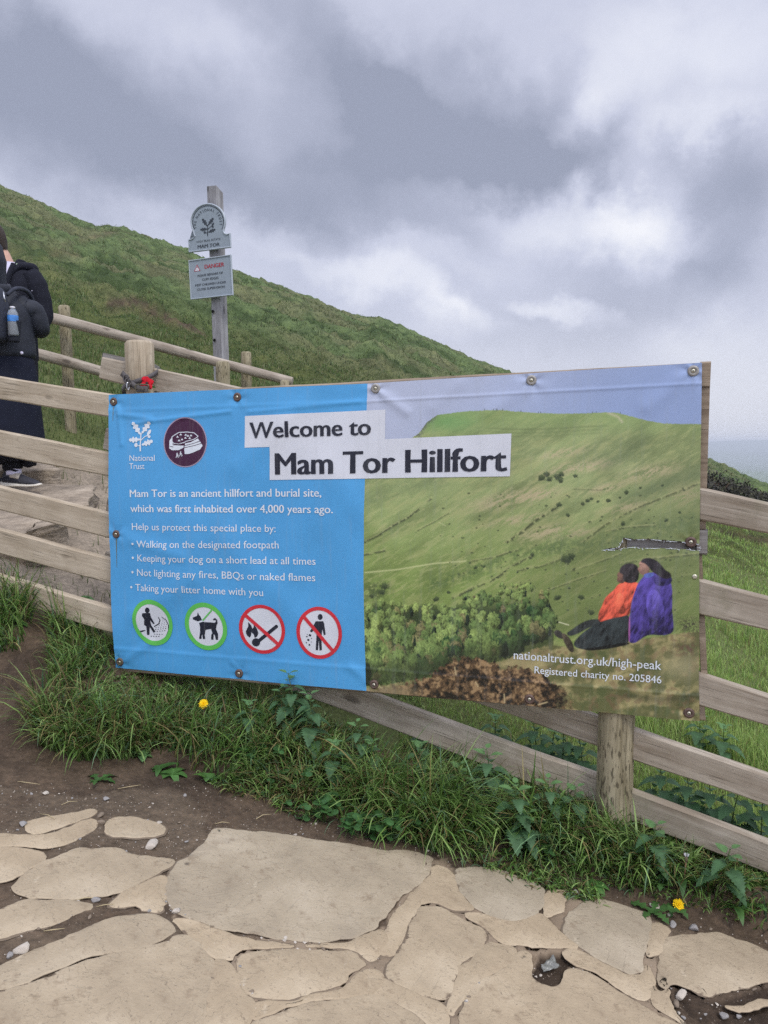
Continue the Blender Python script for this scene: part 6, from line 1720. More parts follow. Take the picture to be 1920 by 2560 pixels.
def person_skirt():
    d = 4.92
    f_ = at(-24, 610, d); gz = at(30, 1052, d).z
    root = thing('person', (f_.x, d, gz), 'person seen from behind in a black jacket and long dark skirt wearing a charcoal backpack', 'person')
    M0 = Matrix.Translation((f_.x, d, gz))
    zz = lambda q: at(0, q, d).z - gz
    xx = lambda q, y=760: at(q, y, d).x - f_.x
    sh_z, el_z, hem_j, hem_s = zz(632), zz(705), zz(775), zz(1000)
    hip = zz(800)
    J = {'pel': ((0, 0, hip), (.15, .12)), 'wst': ((0, 0, hip + .14), (.13, .10)), 'chs': ((0, 0, sh_z - .14), (.16, .115)), 'nkb': ((0, 0, sh_z + .03), (.07, .07)), 'nk': ((0, -.01, sh_z + .10), (.055, .055)), 'hd': ((0, -.02, sh_z + .2), (.085, .1)), 'hd2': ((0, -.02, sh_z + .29), (.06, .07)),
         'sl': ((.17, 0, sh_z - .03), (.06, .06)), 'el': ((.265, .07, el_z), (.045, .045)), 'wl': ((.13, .26, el_z + .08), (.03, .028)), 'sr': ((-.17, 0, sh_z - .03), (.06, .06)), 'er': ((-.25, .06, el_z), (.045, .045)), 'wr': ((-.11, .26, el_z + .08), (.03, .028)),
         'hl': ((.09, 0, hip - .06), (.09, .09)), 'kl': ((.14, .0, hip * .53), (.06, .06)), 'al': ((.215, 0, .12), (.042, .046)), 'hr': ((-.09, 0, hip - .06), (.09, .09)), 'kr': ((-.10, -.02, hip * .53), (.06, .06)), 'ar': ((-.10, .02, .12), (.042, .046))}
    bones = [('pel', 'wst'), ('wst', 'chs'), ('chs', 'nkb'), ('nkb', 'nk'), ('nk', 'hd'), ('hd', 'hd2'), ('chs', 'sl'), ('sl', 'el'), ('el', 'wl'), ('chs', 'sr'), ('sr', 'er'), ('er', 'wr'), ('pel', 'hl'), ('hl', 'kl'), ('kl', 'al'), ('pel', 'hr'), ('hr', 'kr'), ('kr', 'ar')]
    bd = skin_body('body', J, bones, LEG, root); bd.matrix_basis = M0
    rx = xx(73)
    loft('skirt', [(hem_s - .01, 0, 0, xx(96, 980), .27, .9), (hem_s + .18, 0, 0, xx(90, 930), .25), ((hem_s + hem_j) / 2 + .1, 0, 0, xx(83, 860), .21), (hem_j + .02, 0, 0, xx(76) * .97, .17), (hem_j + .12, 0, 0, .19, .14)], NAVY, root, M0, 44, .10, (True, True), 4)
    loft('jacket', [(hem_j - .02, 0, 0, rx, .175), (hem_j + .03, 0, 0, rx * 1.02, .18), (el_z, 0, 0, rx * .97, .168), ((el_z + sh_z) / 2, 0, 0, rx * .97, .165), (sh_z - .07, 0, 0, .225, .15), (sh_z - .02, 0, .0, .20, .13), (sh_z + .03, 0, 0, .14, .11), (sh_z + .075, 0, -.0, .09, .09)], BLACK, root, M0, 30, .09, (True, True), 9)
    tube_part('hood', [(0, 0, sh_z - .01), (0, -.03, sh_z + .08), (0, -.045, sh_z + .19), (0, -.03, sh_z + .29), (0, .0, sh_z + .335)], [.11, .115, .128, .10, .03], BLACK, root, M0, 22)
    tube_part('hood_fold', [(-.14, -.05, sh_z + .01), (-.08, -.12, sh_z - .005), (0, -.14, sh_z - .03), (.08, -.12, sh_z - .005), (.14, -.05, sh_z + .01), (.10, .04, sh_z + .05)], [(.02, .03), (.026, .04), (.03, .048), (.026, .04), (.02, .03), .014], BLACK, root, M0, 14)
    for sx in (1, -1):
        ex = xx(97, 705) - .066 if sx > 0 else -.25
        tube_part('sleeve', [(sx * .165, 0, sh_z - .045), (sx * .2, .01, sh_z - .10), (ex * .92, .05, el_z + .10), (ex, .075, el_z + .0), (ex * .86, .15, el_z + .015), (sx * .13, .26, el_z + .08)], [.064, .070, .064, .060, .052, .044], BLACK, root, M0, 20, .02)
        hand(bd, M0 @ Matrix.Translation((sx * .125, .265, el_z + .085)) @ Matrix.Rotation(R(90 + sx * 30), 4, 'Z'), sx, SKIN)
    for sx, lx in ((1, xx(29, 1030)), (-1, -.12)):
        tube_part('legging', [(sx * .13, 0, hem_s + .15), (lx * .97, 0, hem_s - .02), (lx, 0, .13)], [.075, .062, .050], LEG, root, M0, 18)
        tube_part('sock', [(lx, 0, .15), (lx + .004, 0, .08)], [.046, .046], SHIRT, root, M0, 16)
        shoe(root, M0 @ Matrix.Translation((lx + .035, -.01 if sx > 0 else .03, 0)) @ Matrix.Rotation(R(-12 if sx > 0 else 60), 4, 'Z') @ Matrix.Scale(.94, 4))
    bm = bmesh.new(); bmesh.ops.create_uvsphere(bm, u_segments=10, v_segments=8, radius=.010); obj_bm('toggle', bm, SHIRT, root, M0 @ Matrix.Translation((xx(69), -.14, hem_j + .02)))
    # backpack
    bx0, bx1 = at(-62, 690, d - .22).x - f_.x, at(19, 690, d - .22).x - f_.x; bz0, bz1 = zz(752), zz(632); bc = (bx0 + bx1) / 2
    bp = thing('backpack', tuple(M0 @ Vector((bc, -.25, bz0))), 'charcoal backpack with a water bottle pocket worn by the person in the skirt', 'backpack')
    Hh = bz1 - bz0; w2 = (bx1 - bx0) / 2
    secs = [(bz0, bc, -.235, w2 * .8, .075, .6), (bz0 + .03, bc, -.24, w2 * .96, .09, .55), (bz0 + Hh * .4, bc, -.245, w2, .10, .55), (bz0 + Hh * .75, bc, -.24, w2 * .95, .09, .6), (bz0 + Hh * .93, bc, -.23, w2 * .8, .07, .7), (bz1, bc, -.22, w2 * .5, .04, .8)]
    loft('pack_body', secs, PACK, bp, M0, 32, .03)
    loft('front_pocket', [(bz0 + .03, bc, -.32, w2 * .66, .03, .5), (bz0 + .06, bc, -.33, w2 * .74, .04, .5), (bz0 + Hh * .42, bc, -.335, w2 * .72, .035, .5), (bz0 + Hh * .5, bc, -.33, w2 * .6, .02, .6)], PACK, bp, M0, 24)
    tube_part('side_pocket', [(bx1 + .025, -.22, bz0 + .01), (bx1 + .03, -.22, bz0 + .10), (bx1 + .032, -.22, zz(705))], [.032, .04, .042], flat_mat('pocket_mesh', srgb(40, 42, 50), .8, .2), bp, M0, 16)
    for sx in (-1, 1):
        tube_part('shoulder_strap', [(bc + sx * .09, -.18, bz1 - .05), (bc + sx * .11, -.1, sh_z + .005), (bc + sx * .12, .05, sh_z + .005), (bc + sx * .13, .14, sh_z - .12), (bc + sx * .17, .08, bz0 + .12)], [.010, .013, .014, .012, .008], PACK, bp, M0, 10)
    bm = bmesh.new(); bm_tube(bm, [(bx1 + .004, -.28, bz1 - .05), (bx1 + .012, -.29, bz1 - .085), (bx1 + .016, -.285, bz1 - .11)], .004, 6); obj_bm('zip_pull', bm, CHROME, bp, M0)
    bm = bmesh.new(); bm_box(bm, bc + w2 * .55, -.375, zz(712), .022, .004, .012, .001); obj_bm('stitched_tag', bm, CHROME, bp, M0)
    # bottle
    bb = M0 @ Vector((bx1 + .032, -.235, zz(716)))
    bt = thing('water_bottle', tuple(bb), 'clear plastic water bottle with a blue label in the backpack side pocket', 'bottle')
    m, n, b = new_mat('clear_plastic'); b.inputs['Base Color'].default_value = (.82, .87, .92, 1); b.inputs['Roughness'].default_value = .12; b.inputs['Transmission Weight'].default_value = .75; b.inputs['IOR'].default_value = 1.2
    Hb = zz(677) - zz(716)
    bm = bmesh.new(); bm_lathe(bm, [(.028, -.06), (.031, -.05), (.031, Hb * .55), (.029, Hb * .66), (.02, Hb * .82), (.0125, Hb * .88), (.0125, Hb * .92)], 20); obj_bm('bottle_body', bm, m, bt, Matrix.Translation(bb))
    bm = bmesh.new(); bm_lathe(bm, [(.015, Hb * .9), (.015, Hb), (.013, Hb * 1.01)], 16); obj_bm('bottle_cap', bm, SWHITE, bt, Matrix.Translation(bb))
    bm = bmesh.new(); bm_lathe(bm, [(.0316, Hb * .2), (.0318, Hb * .21), (.0318, Hb * .52), (.0316, Hb * .53)], 20); obj_bm('bottle_label', bm, flat_mat('blue_label', srgb(70, 130, 200), .4, .4, .25, 40), bt, Matrix.Translation(bb))


person_tall(); person_skirt()
# ------------------------------------------------------------------ grass
GRASS = leaf_mat('grass_blades', rough=.40, trans=.42)


def blades(name, root, length, width, lean, leanamt, color, segs=4, label=None, tipcol=None):
    """root (n,3); each blade a bent tapering strip"""
    n = len(root); root = np.asarray(root)
    az = lean; L_ = length
    dirh = np.stack([np.cos(az), np.sin(az), 0 * az], 1)
    side_az = az + np.pi / 2 + rng.normal(0, .6, n)
    sd = np.stack([np.cos(side_az), np.sin(side_az), 0 * az], 1)
    V = np.zeros((n, 2 * segs + 1, 3)); C = np.zeros((n, 2 * segs + 1, 3))
    pos = root.copy(); 
    a0 = leanamt * .25; a1 = leanamt * 1.5
    for j in range(segs + 1):
        f = j / segs
        w_ = width * (1 - f ** 1.6) * (.75 + .5 * f if f < .5 else 1)
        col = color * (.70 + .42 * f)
        if tipcol is not None: col = col + (tipcol - col) * (max(0, f - .55) * 1.2)
        if j < segs:
            V[:, 2 * j] = pos - sd * w_[:, None] / 2; V[:, 2 * j + 1] = pos + sd * w_[:, None] / 2
            C[:, 2 * j] = C[:, 2 * j + 1] = col
        else:
            V[:, 2 * j] = pos; C[:, 2 * j] = col
        ang = a0 + (a1 - a0) * f
        st = L_ / segs
        pos = pos + dirh * (np.sin(ang) * st)[:, None] + np.array([0, 0, 1.0])[None] * (np.cos(ang) * st)[:, None]
    k = 2 * segs + 1; b0 = (np.arange(n) * k)[:, None]
    quads = np.concatenate([b0 + np.array([2 * j, 2 * j + 1, 2 * j + 3, 2 * j + 2])[None] for j in range(segs - 1)]) if segs > 1 else np.zeros((0, 4), int)
    tris = b0 + np.array([2 * segs - 2, 2 * segs - 1, 2 * segs])[None]
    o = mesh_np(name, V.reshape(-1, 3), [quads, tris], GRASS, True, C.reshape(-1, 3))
    o['kind'] = 'stuff'
    if label: o['label'] = label; o['category'] = 'grass'
    return o


def palette(n, cols, wts, var=.22):
    cols = np.array(cols); i = rng.choice(len(cols), n, p=np.array(wts) / sum(wts))
    return cols[i] * (1 + rng.normal(0, var, n))[:, None].clip(.4, 1.8)


g_dark = srgb(80, 110, 54); g_mid = srgb(114, 148, 74); g_lite = srgb(154, 182, 108); g_blue = srgb(114, 146, 108); g_straw = srgb(158, 146, 98); g_brown = srgb(112, 98, 68)
g_law = srgb(152, 178, 92); g_law2 = srgb(176, 196, 116)

GRASSQ = [[(95, 1345), (160, 1330), (240, 1350), (256, 1440), (400, 1455), (700, 1480), (1000, 1560), (1290, 1700), (1380, 1760), (1720, 1880), (1750, 2045), (1500, 1965), (1340, 1922), (1150, 1868), (940, 1838), (800, 1805), (640, 1762), (480, 1705), (380, 1655), (330, 1620), (180, 1650), (75, 1605), (60, 1560), (100, 1480)],
          [(-80, 1262), (0, 1268), (50, 1285), (70, 1320), (40, 1400), (0, 1420), (-80, 1450)]]
BARE = [[(400, 1590), (450, 1600), (440, 1640), (390, 1630)], [(560, 1500), (700, 1500), (720, 1580), (600, 1560)]]


def scatter(n, ulo, uhi, ylo, yhi):
    u = rng.uniform(ulo, uhi, n); y = np.exp(rng.uniform(math.log(ylo), math.log(yhi), n))
    return u * y, y


# bank in front of the fence ----------------------------------------
x, y = scatter(150000, -.62, .64, 1.95, 3.75)
u = x / y; yf = np.interp(u, FU, FY); yt = np.interp(u, TU, ty)
k = (y > yt - .10) & (y < yf + .10)
x, y = x[k], y[k]; z = terrain(x, y); qx, qy = unray(x, y, z)
wob = (fbm(x * 6, y * 6, 3, 3) - .5) * 46
ing = np.zeros(len(x), bool)
for P_ in GRASSQ: ing |= pmask(qx + wob, qy + wob * .6, P_)
for P_ in BARE: ing &= ~(pmask(qx, qy, P_) & (rng.random(len(x)) < .7))
# behind the plane of the banner grass goes on under it
u = x / y; yf = np.interp(u, FU, FY); ing |= (u > -.34) & (u < .30) & (y > yf - .45) & (y < yf + .08) & (rng.random(len(x)) < .8)
x, y, z, qx, qy = x[ing], y[ing], z[ing], qx[ing], qy[ing]
dens = smooth(fbm(x * 5, y * 5, 19, 3), .22, .5)
k = rng.random(len(x)) < (.12 + .74 * dens) * .64
x, y, z, qx, qy, dens = [v[k] for v in (x, y, z, qx, qy, dens)]
u = x / y; yf = np.interp(u, FU, FY); yt = np.interp(u, TU, ty); t = np.clip((y - yt) / (yf - yt), 0, 1)
n_ = len(x); print('bank blades', n_)
clump = fbm(x * 3.2, y * 3.2, 29, 3)
Lb = (.065 + .14 * smooth(t, .0, .30)) * (.6 + .8 * smooth(clump, .3, .7)) * rng.uniform(.55, 1.3, n_)
Lb *= np.where(u < -.33, 1.15, 1 - .62 * smooth(t, .45, .95))
dbn = (np.stack([x, y], 1) - BAN.a[None]) @ BAN.n; sbn = (np.stack([x, y], 1) - BAN.a[None]) @ BAN.d
bz_ = np.interp(sbn, [v[0] for v in E_B], [v[1] for v in E_B]); nearb = (sbn > -.02) & (sbn < 2.45) & (dbn < .28)
Lb = np.where(nearb, np.minimum(Lb, np.maximum(.035, (bz_ - z) * rng.uniform(.5, 1.15, n_))), Lb)
Lb *= np.where(qx < 330, .9, 1.0) * np.where((qx > 560), 1.10, 1) * np.where((qx > 1000) & (t < .25), .6, 1)
lean = -math.pi / 2 + rng.normal(0, 1.15, n_) + (fbm(x * 4, y * 4, 39, 2) - .5) * 3
amt = np.abs(rng.normal(1.15, .40, n_) + .35 * smooth(t, .3, .0)).clip(.1, 2.0)
dry = smooth(fbm(x * 3.5, y * 3.5, 49, 3), .52, .66) * np.where(qx < 700, 1, .55)
colr = palette(n_, [g_dark, g_mid, g_lite, g_blue, g_brown], [.24, .36, .25, .10, .05])
isd = rng.random(n_) < .15 + .36 * dry
colr[isd] = palette(int(isd.sum()), [g_straw, g_brown, g_lite], [.5, .35, .15])
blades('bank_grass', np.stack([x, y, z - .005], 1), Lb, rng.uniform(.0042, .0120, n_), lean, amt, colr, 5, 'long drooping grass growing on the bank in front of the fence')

# lawn behind the fence ----------------------------------------------
def lawn(n, ulo, uhi, ylo, yhi, Lm, Wm, label, mask=None, cols=None, w_=None):
    x, y = scatter(n, ulo, uhi, ylo, yhi)
    u = x / y; yf = np.interp(u, FU, FY); k = y > yf + .07
    x, y = x[k], y[k]; z = terrain(x, y)
    qx, qy = unray(x, y, z)
    if mask is not None:
        k = mask(x, y, qx, qy); x, y, z = x[k], y[k], z[k]
    n_ = len(x); cl = fbm(x * 1.6, y * 1.6, 59, 4)
    L_ = Lm * (.5 + 1.1 * smooth(cl, .3, .75)) * rng.uniform(.6, 1.3, n_)
    c = palette(n_, cols or [g_law, g_law2, g_mid, g_straw, g_lite], w_ or [.36, .24, .2, .07, .13], .16)
    wd_ = Wm * rng.uniform(.7, 1.3, n_) * np.maximum(y / 4, 1) ** .7
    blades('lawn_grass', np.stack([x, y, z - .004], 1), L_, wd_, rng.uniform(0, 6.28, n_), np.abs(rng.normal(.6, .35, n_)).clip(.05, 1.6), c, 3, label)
scar_m = lambda x, y, qx, qy: np.exp(-(pdist(qx, qy, [(240, 656), (290, 652), (330, 672), (380, 694), (440, 716)]) / 10) ** 2) < .35 + .3 * rng.random(len(x))
bare_m = lambda x, y, qx, qy: (np.exp(-((qy - (1146 + (qx - 1540) * .2)) / 9) ** 2) < .5) | (rng.random(len(x)) < .15)
lawn(52000, .02, .62, 2.3, 7.0, .075, .0042, 'bright short grass beyond the fence on the right', bare_m)
lawn(26000, .28, .62, 6.5, 18, .085, .0055, 'paler grass on the far side of the field at the right', bare_m)
trod = lambda x, y, qx, qy: ~((x / y + (fbm(x * 2.3, y * 2.3, 71, 4) - .5) * .1 < -.335) & (y < 5.8 + (fbm(x * 2.3, y * 2.3, 71, 4) - .5) * .5)) | (rng.random(len(x)) < .06)
cl2 = [srgb(98, 118, 66), srgb(114, 134, 80), srgb(82, 102, 56), srgb(134, 130, 92)]
lawn(34000, -.62, .05, 3.3, 8.2, .07, .0048, 'grass round the stone steps and the round-rail fence', trod, cl2, [.4, .3, .2, .1])
lawn(34000, -.62, .12, 8.0, 17, .065, .007, 'lower slope grass behind the signpost', scar_m, cl2, [.35, .25, .25, .15])

# hillside tussocks -----------------------------------------------------
x, y = scatter(120000, -.66, .56, 13, 51)
z = terrain(x, y); qx, qy = unray(x, y, z)
sc = np.exp(-(pdist(qx, qy, [(240, 656), (290, 652), (330, 672), (380, 694), (440, 716)]) / 8) ** 2)
k = (rng.random(len(x)) > sc * 1.3) & (rng.random(len(x)) < .25 + .75 * smooth(fbm(x * 1.1, y * 1.1, 3, 3), .35, .6))
x, y, z = x[k], y[k], z[k]; n_ = len(x); print('hill', n_)
cl = fbm(x * .5, y * .5, 83, 4)
c = palette(n_, [srgb(99, 118, 74), srgb(114, 131, 87), srgb(78, 97, 60), srgb(130, 129, 97)], [.36, .26, .26, .12], .12)
c = c * (.76 + .40 * smooth(fbm(x * .75, y * .55, 85, 4), .32, .66))[:, None]
br = smooth(fbm(x * .28, y * .2, 87, 4), .52, .68)[:, None] * .28; c = c + (np.array(srgb(140, 132, 96))[None] - c) * br
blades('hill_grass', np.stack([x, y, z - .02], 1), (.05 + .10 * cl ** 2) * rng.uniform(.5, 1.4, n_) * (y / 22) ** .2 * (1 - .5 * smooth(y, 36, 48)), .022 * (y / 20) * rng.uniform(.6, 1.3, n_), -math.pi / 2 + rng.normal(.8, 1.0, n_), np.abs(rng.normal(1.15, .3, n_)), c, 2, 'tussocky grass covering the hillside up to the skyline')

# ------------------------------------------------------------------ leafy plants
NETTLE = leaf_mat('nettle_leaf', False, srgb(74, 106, 70), .6, .22); NETTLE2 = leaf_mat('nettle_young_leaf', False, srgb(100, 136, 84), .6, .25)
STEM = leaf_mat('stem', False, srgb(86, 104, 62), .6, .1)
WEED = leaf_mat('broad_leaf', False, srgb(82, 120, 62), .45, .25); DAND = leaf_mat('dandelion_leaf', False, srgb(70, 104, 54), .5, .25); CLOVER = leaf_mat('clover_leaf', False, srgb(66, 102, 56), .5, .25)


def leaf_into(bm, base, direction, up, length, width, serr=0, droop=.35, fold=.25, lobed=False, n=11):
    d = Vector(direction).normalized(); up = Vector(up); sd = d.cross(up).normalized(); up = sd.cross(d).normalized()
    mid = []; lft = []; rgt = []
    for i in range(n + 1):
        f = i / n
        w_ = width / 2 * (math.sin(math.pi * min(1, f ** .62)) ** .8) * (1.0 if not lobed else 1)
        if serr: w_ *= 1 + (.30 if i % 2 else -.16) * (1 if 0 < i < n else 0)
        if lobed: w_ *= (.45 + .75 * f) * (1.25 if i % 3 == 1 else (.45 if i % 3 == 0 else .8)) if f < .8 else 1
        p_ = Vector(base) + d * length * f * (1 - .12 * droop * f) - Vector((0, 0, 1)) * droop * length * f * f
        mid.append(bm.verts.new(p_)); k = (-.012 * length if serr and i % 2 else 0)
        lft.append(bm.verts.new(p_ - sd * w_ + up * w_ * fold - d * k)); rgt.append(bm.verts.new(p_ + sd * w_ + up * w_ * fold - d * k))
    for i in range(n):
        try:
            bm.faces.new((lft[i], mid[i], mid[i + 1], lft[i + 1])); bm.faces.new((mid[i], rgt[i], rgt[i + 1], mid[i + 1]))
        except ValueError: pass


def nettle_proto(seed, h):
    r = random.Random(seed)
    root = thing('nettle', (0, 0, 0), 'nettle', 'nettle', 'stinging nettles along the fence bank')
    lx, ly = r.uniform(-.12, .12), -r.uniform(.02, .2)
    ax = lambda f: Vector((lx * h * f * f, ly * h * f * f, h * f))
    bm = bmesh.new(); bm_tube(bm, [ax(f) for f in np.linspace(0, 1, 9)], [.0026 - .0014 * f for f in np.linspace(0, 1, 9)], 7); obj_bm('stem', bm, STEM, root)
    bmo = bmesh.new(); bmy = bmesh.new()
    np_ = max(6, int(h / .028))
    for j in range(1, np_ + 1):
        f = .18 + .82 * j / np_; a = j * math.pi / 2 + r.uniform(-.3, .3)
        ln = (.072 * (1 - .62 * max(0, f - .45) / .55)) * r.uniform(.85, 1.15) * (.7 + .5 * min(1, h / .3))
        for s in (0, math.pi):
            d = Vector((math.cos(a + s), math.sin(a + s), .42 if f > .8 else .12))
            p0 = ax(f); p1 = p0 + d * ln * .22
            bm_tube(bmo, [p0, p1], [.001, .0008], 4)
            leaf_into(bmo if f < .86 else bmy, p1, d, (0, 0, 1), ln, ln * .62, 1, .6 if f < .86 else .15, .25, n=19)
    obj_bm('leaves', bmo, NETTLE, root); obj_bm('young_leaves', bmy, NETTLE2, root)
    return root


protos = [nettle_proto(3, .25), nettle_proto(8, .20), nettle_proto(12, .14)]
used = [False] * 3
NET = [(640, 1600, 0, 1.15, 'tall nettle right under the lower banner edge left of the sloping rail'), (676, 1640, 0, 1.1, 'broad nettle in front of the tall one under the banner'), (612, 1580, 1, 1.0, 'leaning nettle at the left of the trio under the banner'), (655, 1575, 1, .9, 'nettle half hidden behind the trio under the banner'),
       (782, 1660, 1, 1.0, 'single nettle in the grass below the dark rail knot'), (800, 1680, 2, 1.1, 'small nettle at the foot of the single one below the rail knot'), (915, 1640, 2, 1.2, 'small nettle against the lower face of the sloping rail'), (1062, 1750, 1, 1.25, 'bushy nettle overlapping the lowest rail left of the post'), (1040, 1740, 2, 1.1, 'small nettle beside the bushy one below the lowest rail'), (1112, 1830, 1, 1.25, 'nettle near the path edge, lowest of those left of the post'), (1135, 1845, 2, 1.15, 'small nettle at the path edge beside the lowest big one'),
       (905, 1700, 2, 1.3, 'pale nettle in the open grass midway between the rail and the path'), (985, 1740, 2, 1.2, 'small nettle left of the bushy one, deep in the grass'), (1185, 1800, 1, 1.1, 'nettle in the grass left of the post, higher than the path-edge pair'), (1235, 1790, 2, 1.2, 'small nettle close to the left foot of the post'), (1405, 1885, 2, 1.3, 'small nettle right of the post in front of the lowest rail'), (1560, 1945, 2, 1.3, 'small nettle in the grass near the right edge'), (725, 1700, 2, 1.3, 'low nettle in the grass below the broad one'), (540, 1600, 2, 1.2, 'low nettle far left of the trio, right of the upper dandelion'),
       (1020, 1770, 2, 1.1, 'small nettle deep in the grass under the lowest rail')]
NETB = [(1070, 1600, 3.1, 2, 'nettle behind the fence below the banner, first from the left'), (1160, 1660, 2.98, 1, 'nettle behind the fence in the gap between the two sloping rails'), (1215, 1665, 2.93, 1, 'thick nettle behind the fence close to the left of the post'), (1260, 1690, 2.9, 1, 'nettle behind the fence touching the left side of the post'), (1190, 1650, 3.05, 2, 'small pale nettle behind the others in the gap left of the post'),
        (1430, 1790, 2.72, 1, 'nettle behind the fence right of the post above the lowest rail'), (1490, 1830, 2.66, 1, 'bushy nettle behind the lowest rail midway to the right edge'), (1535, 1845, 2.62, 1, 'dense nettle behind the lowest rail further right'), (1575, 1850, 2.58, 1, 'nettle behind the lowest rail near the right edge'), (1640, 1895, 2.52, 1, 'last nettle behind the lowest rail at the right edge'), (1560, 1660, 3.3, 2, 'small nettle standing on the lawn between the right-hand rails'), (1510, 1645, 3.4, 2, 'tiny nettle on the lawn just right of the post')]
def place(k, loc, s, lab):
    a = random.uniform(-.5, .5)
    if not used[k]:
        used[k] = True; o = protos[k]; o.location = loc; o.rotation_euler = (0, 0, a); o.scale = (s,) * 3; o['label'] = lab
    else: dup(protos[k], loc, a, s, lab)

for qx_, qy_, k, s, lab in NET: place(k, hit(qx_, qy_, 1.8, 6), s, lab)
for qx_, qy_, d, k, s_lab in NETB:
    u_, _ = ray(qx_, qy_); xx_ = float(u_) * d; place(k, Vector((xx_, d, float(terrain(xx_, d)))), 1.3, s_lab)


def rosette(name, loc, label, cat, mat, nl, ln, wd, lobed=False, serr=0, rise=.5, group=None, seed=0):
    r = random.Random(seed + int(loc[0] * 1000)); root = thing(name, tuple(loc), label, cat, group)
    bm = bmesh.new()
    for i in range(nl):
        a = i / nl * 6.28 + r.uniform(-.4, .4); d = Vector((math.cos(a), math.sin(a), r.uniform(.4, 1.5) * rise)); l_ = ln * r.uniform(.7, 1.15)
        leaf_into(bm, (0, 0, .005), d, (0, 0, 1), l_, wd * r.uniform(.8, 1.2), serr, r.uniform(.3, .8), .18, lobed, 13)
    obj_bm('leaves', bm, mat, root, Matrix.Translation(loc)); return root
for i_, (qx_, qy_, nl, ln, wd, lab) in enumerate([(212, 1690, 5, .10, .034, 'pale lobed weed drooping over the mud at the toe of the bank'), (372, 1675, 6, .085, .035, 'low leafy weed beside the bare patch on the bank'), (425, 1500, 6, .075, .045, 'broad-leaved weed right under the banner beside the dandelion'), (345, 1665, 5, .08, .03, 'grey-green weed left of the bare patch on the bank'), (460, 1570, 5, .07, .03, 'small leafy weed below the upper dandelion'),
      (1280, 1915, 5, .08, .035, 'dusty round-leaved weed at the path edge below the post'), (1410, 1975, 5, .11, .04, 'grey jagged weed flat on the path edge left of the lower dandelion'), (1590, 1965, 6, .09, .03, 'long-leaved weed hanging over the soil at the right'), (1635, 1900, 5, .12, .055, 'broad dock leaves by the rail end at the right edge'), (1470, 1900, 6, .12, .04, 'feathery weed below the seed head'), (1330, 1870, 5, .09, .04, 'rounded leaf weed at the foot of the big post'), (170, 1300, 6, .11, .05, 'dock plant pushing over the lowest rail at left'), (20, 1345, 6, .10, .05, 'leafy weed in the tuft at the far left edge')]):
    p_ = hit(qx_, qy_, 1.8, 6)
    if qx_ == 170: p_ = Vector((float(ray(170, 1300)[0]) * 3.62, 3.62, .74))
    rosette('weed', p_, lab, 'weed', WEED if i_ % 3 else DAND, nl, ln, wd, i_ % 2 == 0, 0, .45, 'broad-leaved weeds on the bank', i_)
for i_ in range(44):
    qx_ = random.uniform(300, 1640); base_ = np.interp(qx_, [170, 480, 760, 1150, 1659], [1640, 1705, 1800, 1865, 2000]); p_ = hit(qx_, base_ - random.uniform(8, 110), 1.8, 6)
    rosette('plantain', p_, 'tiny plantain rosette in the bank grass', 'plantain', (WEED, DAND, NETTLE2)[i_ % 3], random.randint(5, 8), random.uniform(.05, .085), random.uniform(.022, .036), i_ % 3 == 1, 0, .8, 'plantain rosettes in the bank grass', 100 + i_)
# clover patches: each a small plant of many leaflets
CL = [(780, 1800, 'clover patch beside the soil edge under the long grass'), (835, 1812, 'round-leaved clover at the path edge below the nettles'), (900, 1740, 'tall clover in the middle of the grass bank'), (560, 1650, 'clover clump in the shaded left part of the bank'), (1160, 1840, 'clover at the path edge left of the post'), (700, 1770, 'clover at the muddy toe of the bank'), (1050, 1700, 'clover clump below the sloping rail'), (620, 1700, 'low clover clump above the muddy toe')]
for i_, (qx_, qy_, lab) in enumerate(CL):
    p_ = hit(qx_, qy_, 1.8, 6); root = thing('clover', tuple(p_), lab, 'clover', 'clover clumps in the bank grass'); bm = bmesh.new(); r = random.Random(i_)
    for j in range(16):
        c_ = Vector((r.gauss(0, .055), r.gauss(0, .03) - .02, r.uniform(.02, .085))); bm_tube(bm, [(c_.x * .6, c_.y * .6, 0), tuple(c_)], [.0008, .0006], 4, False)
        a0 = r.uniform(0, 6.28)
        for q in range(3):
            a = a0 + q * 2.094; rad = r.uniform(.010, .015); cc = c_ + Vector((math.cos(a), math.sin(a) , .1)) * rad
            vs = [bm.verts.new(cc + Vector((math.cos(w) * rad * .95, math.sin(w) * rad * .95, .3 * rad * math.sin(w + a)))) for w in np.linspace(0, 6.28, 10, endpoint=False)]; bm.faces.new(vs)
    obj_bm('leaves', bm, CLOVER, root, Matrix.Translation(p_))

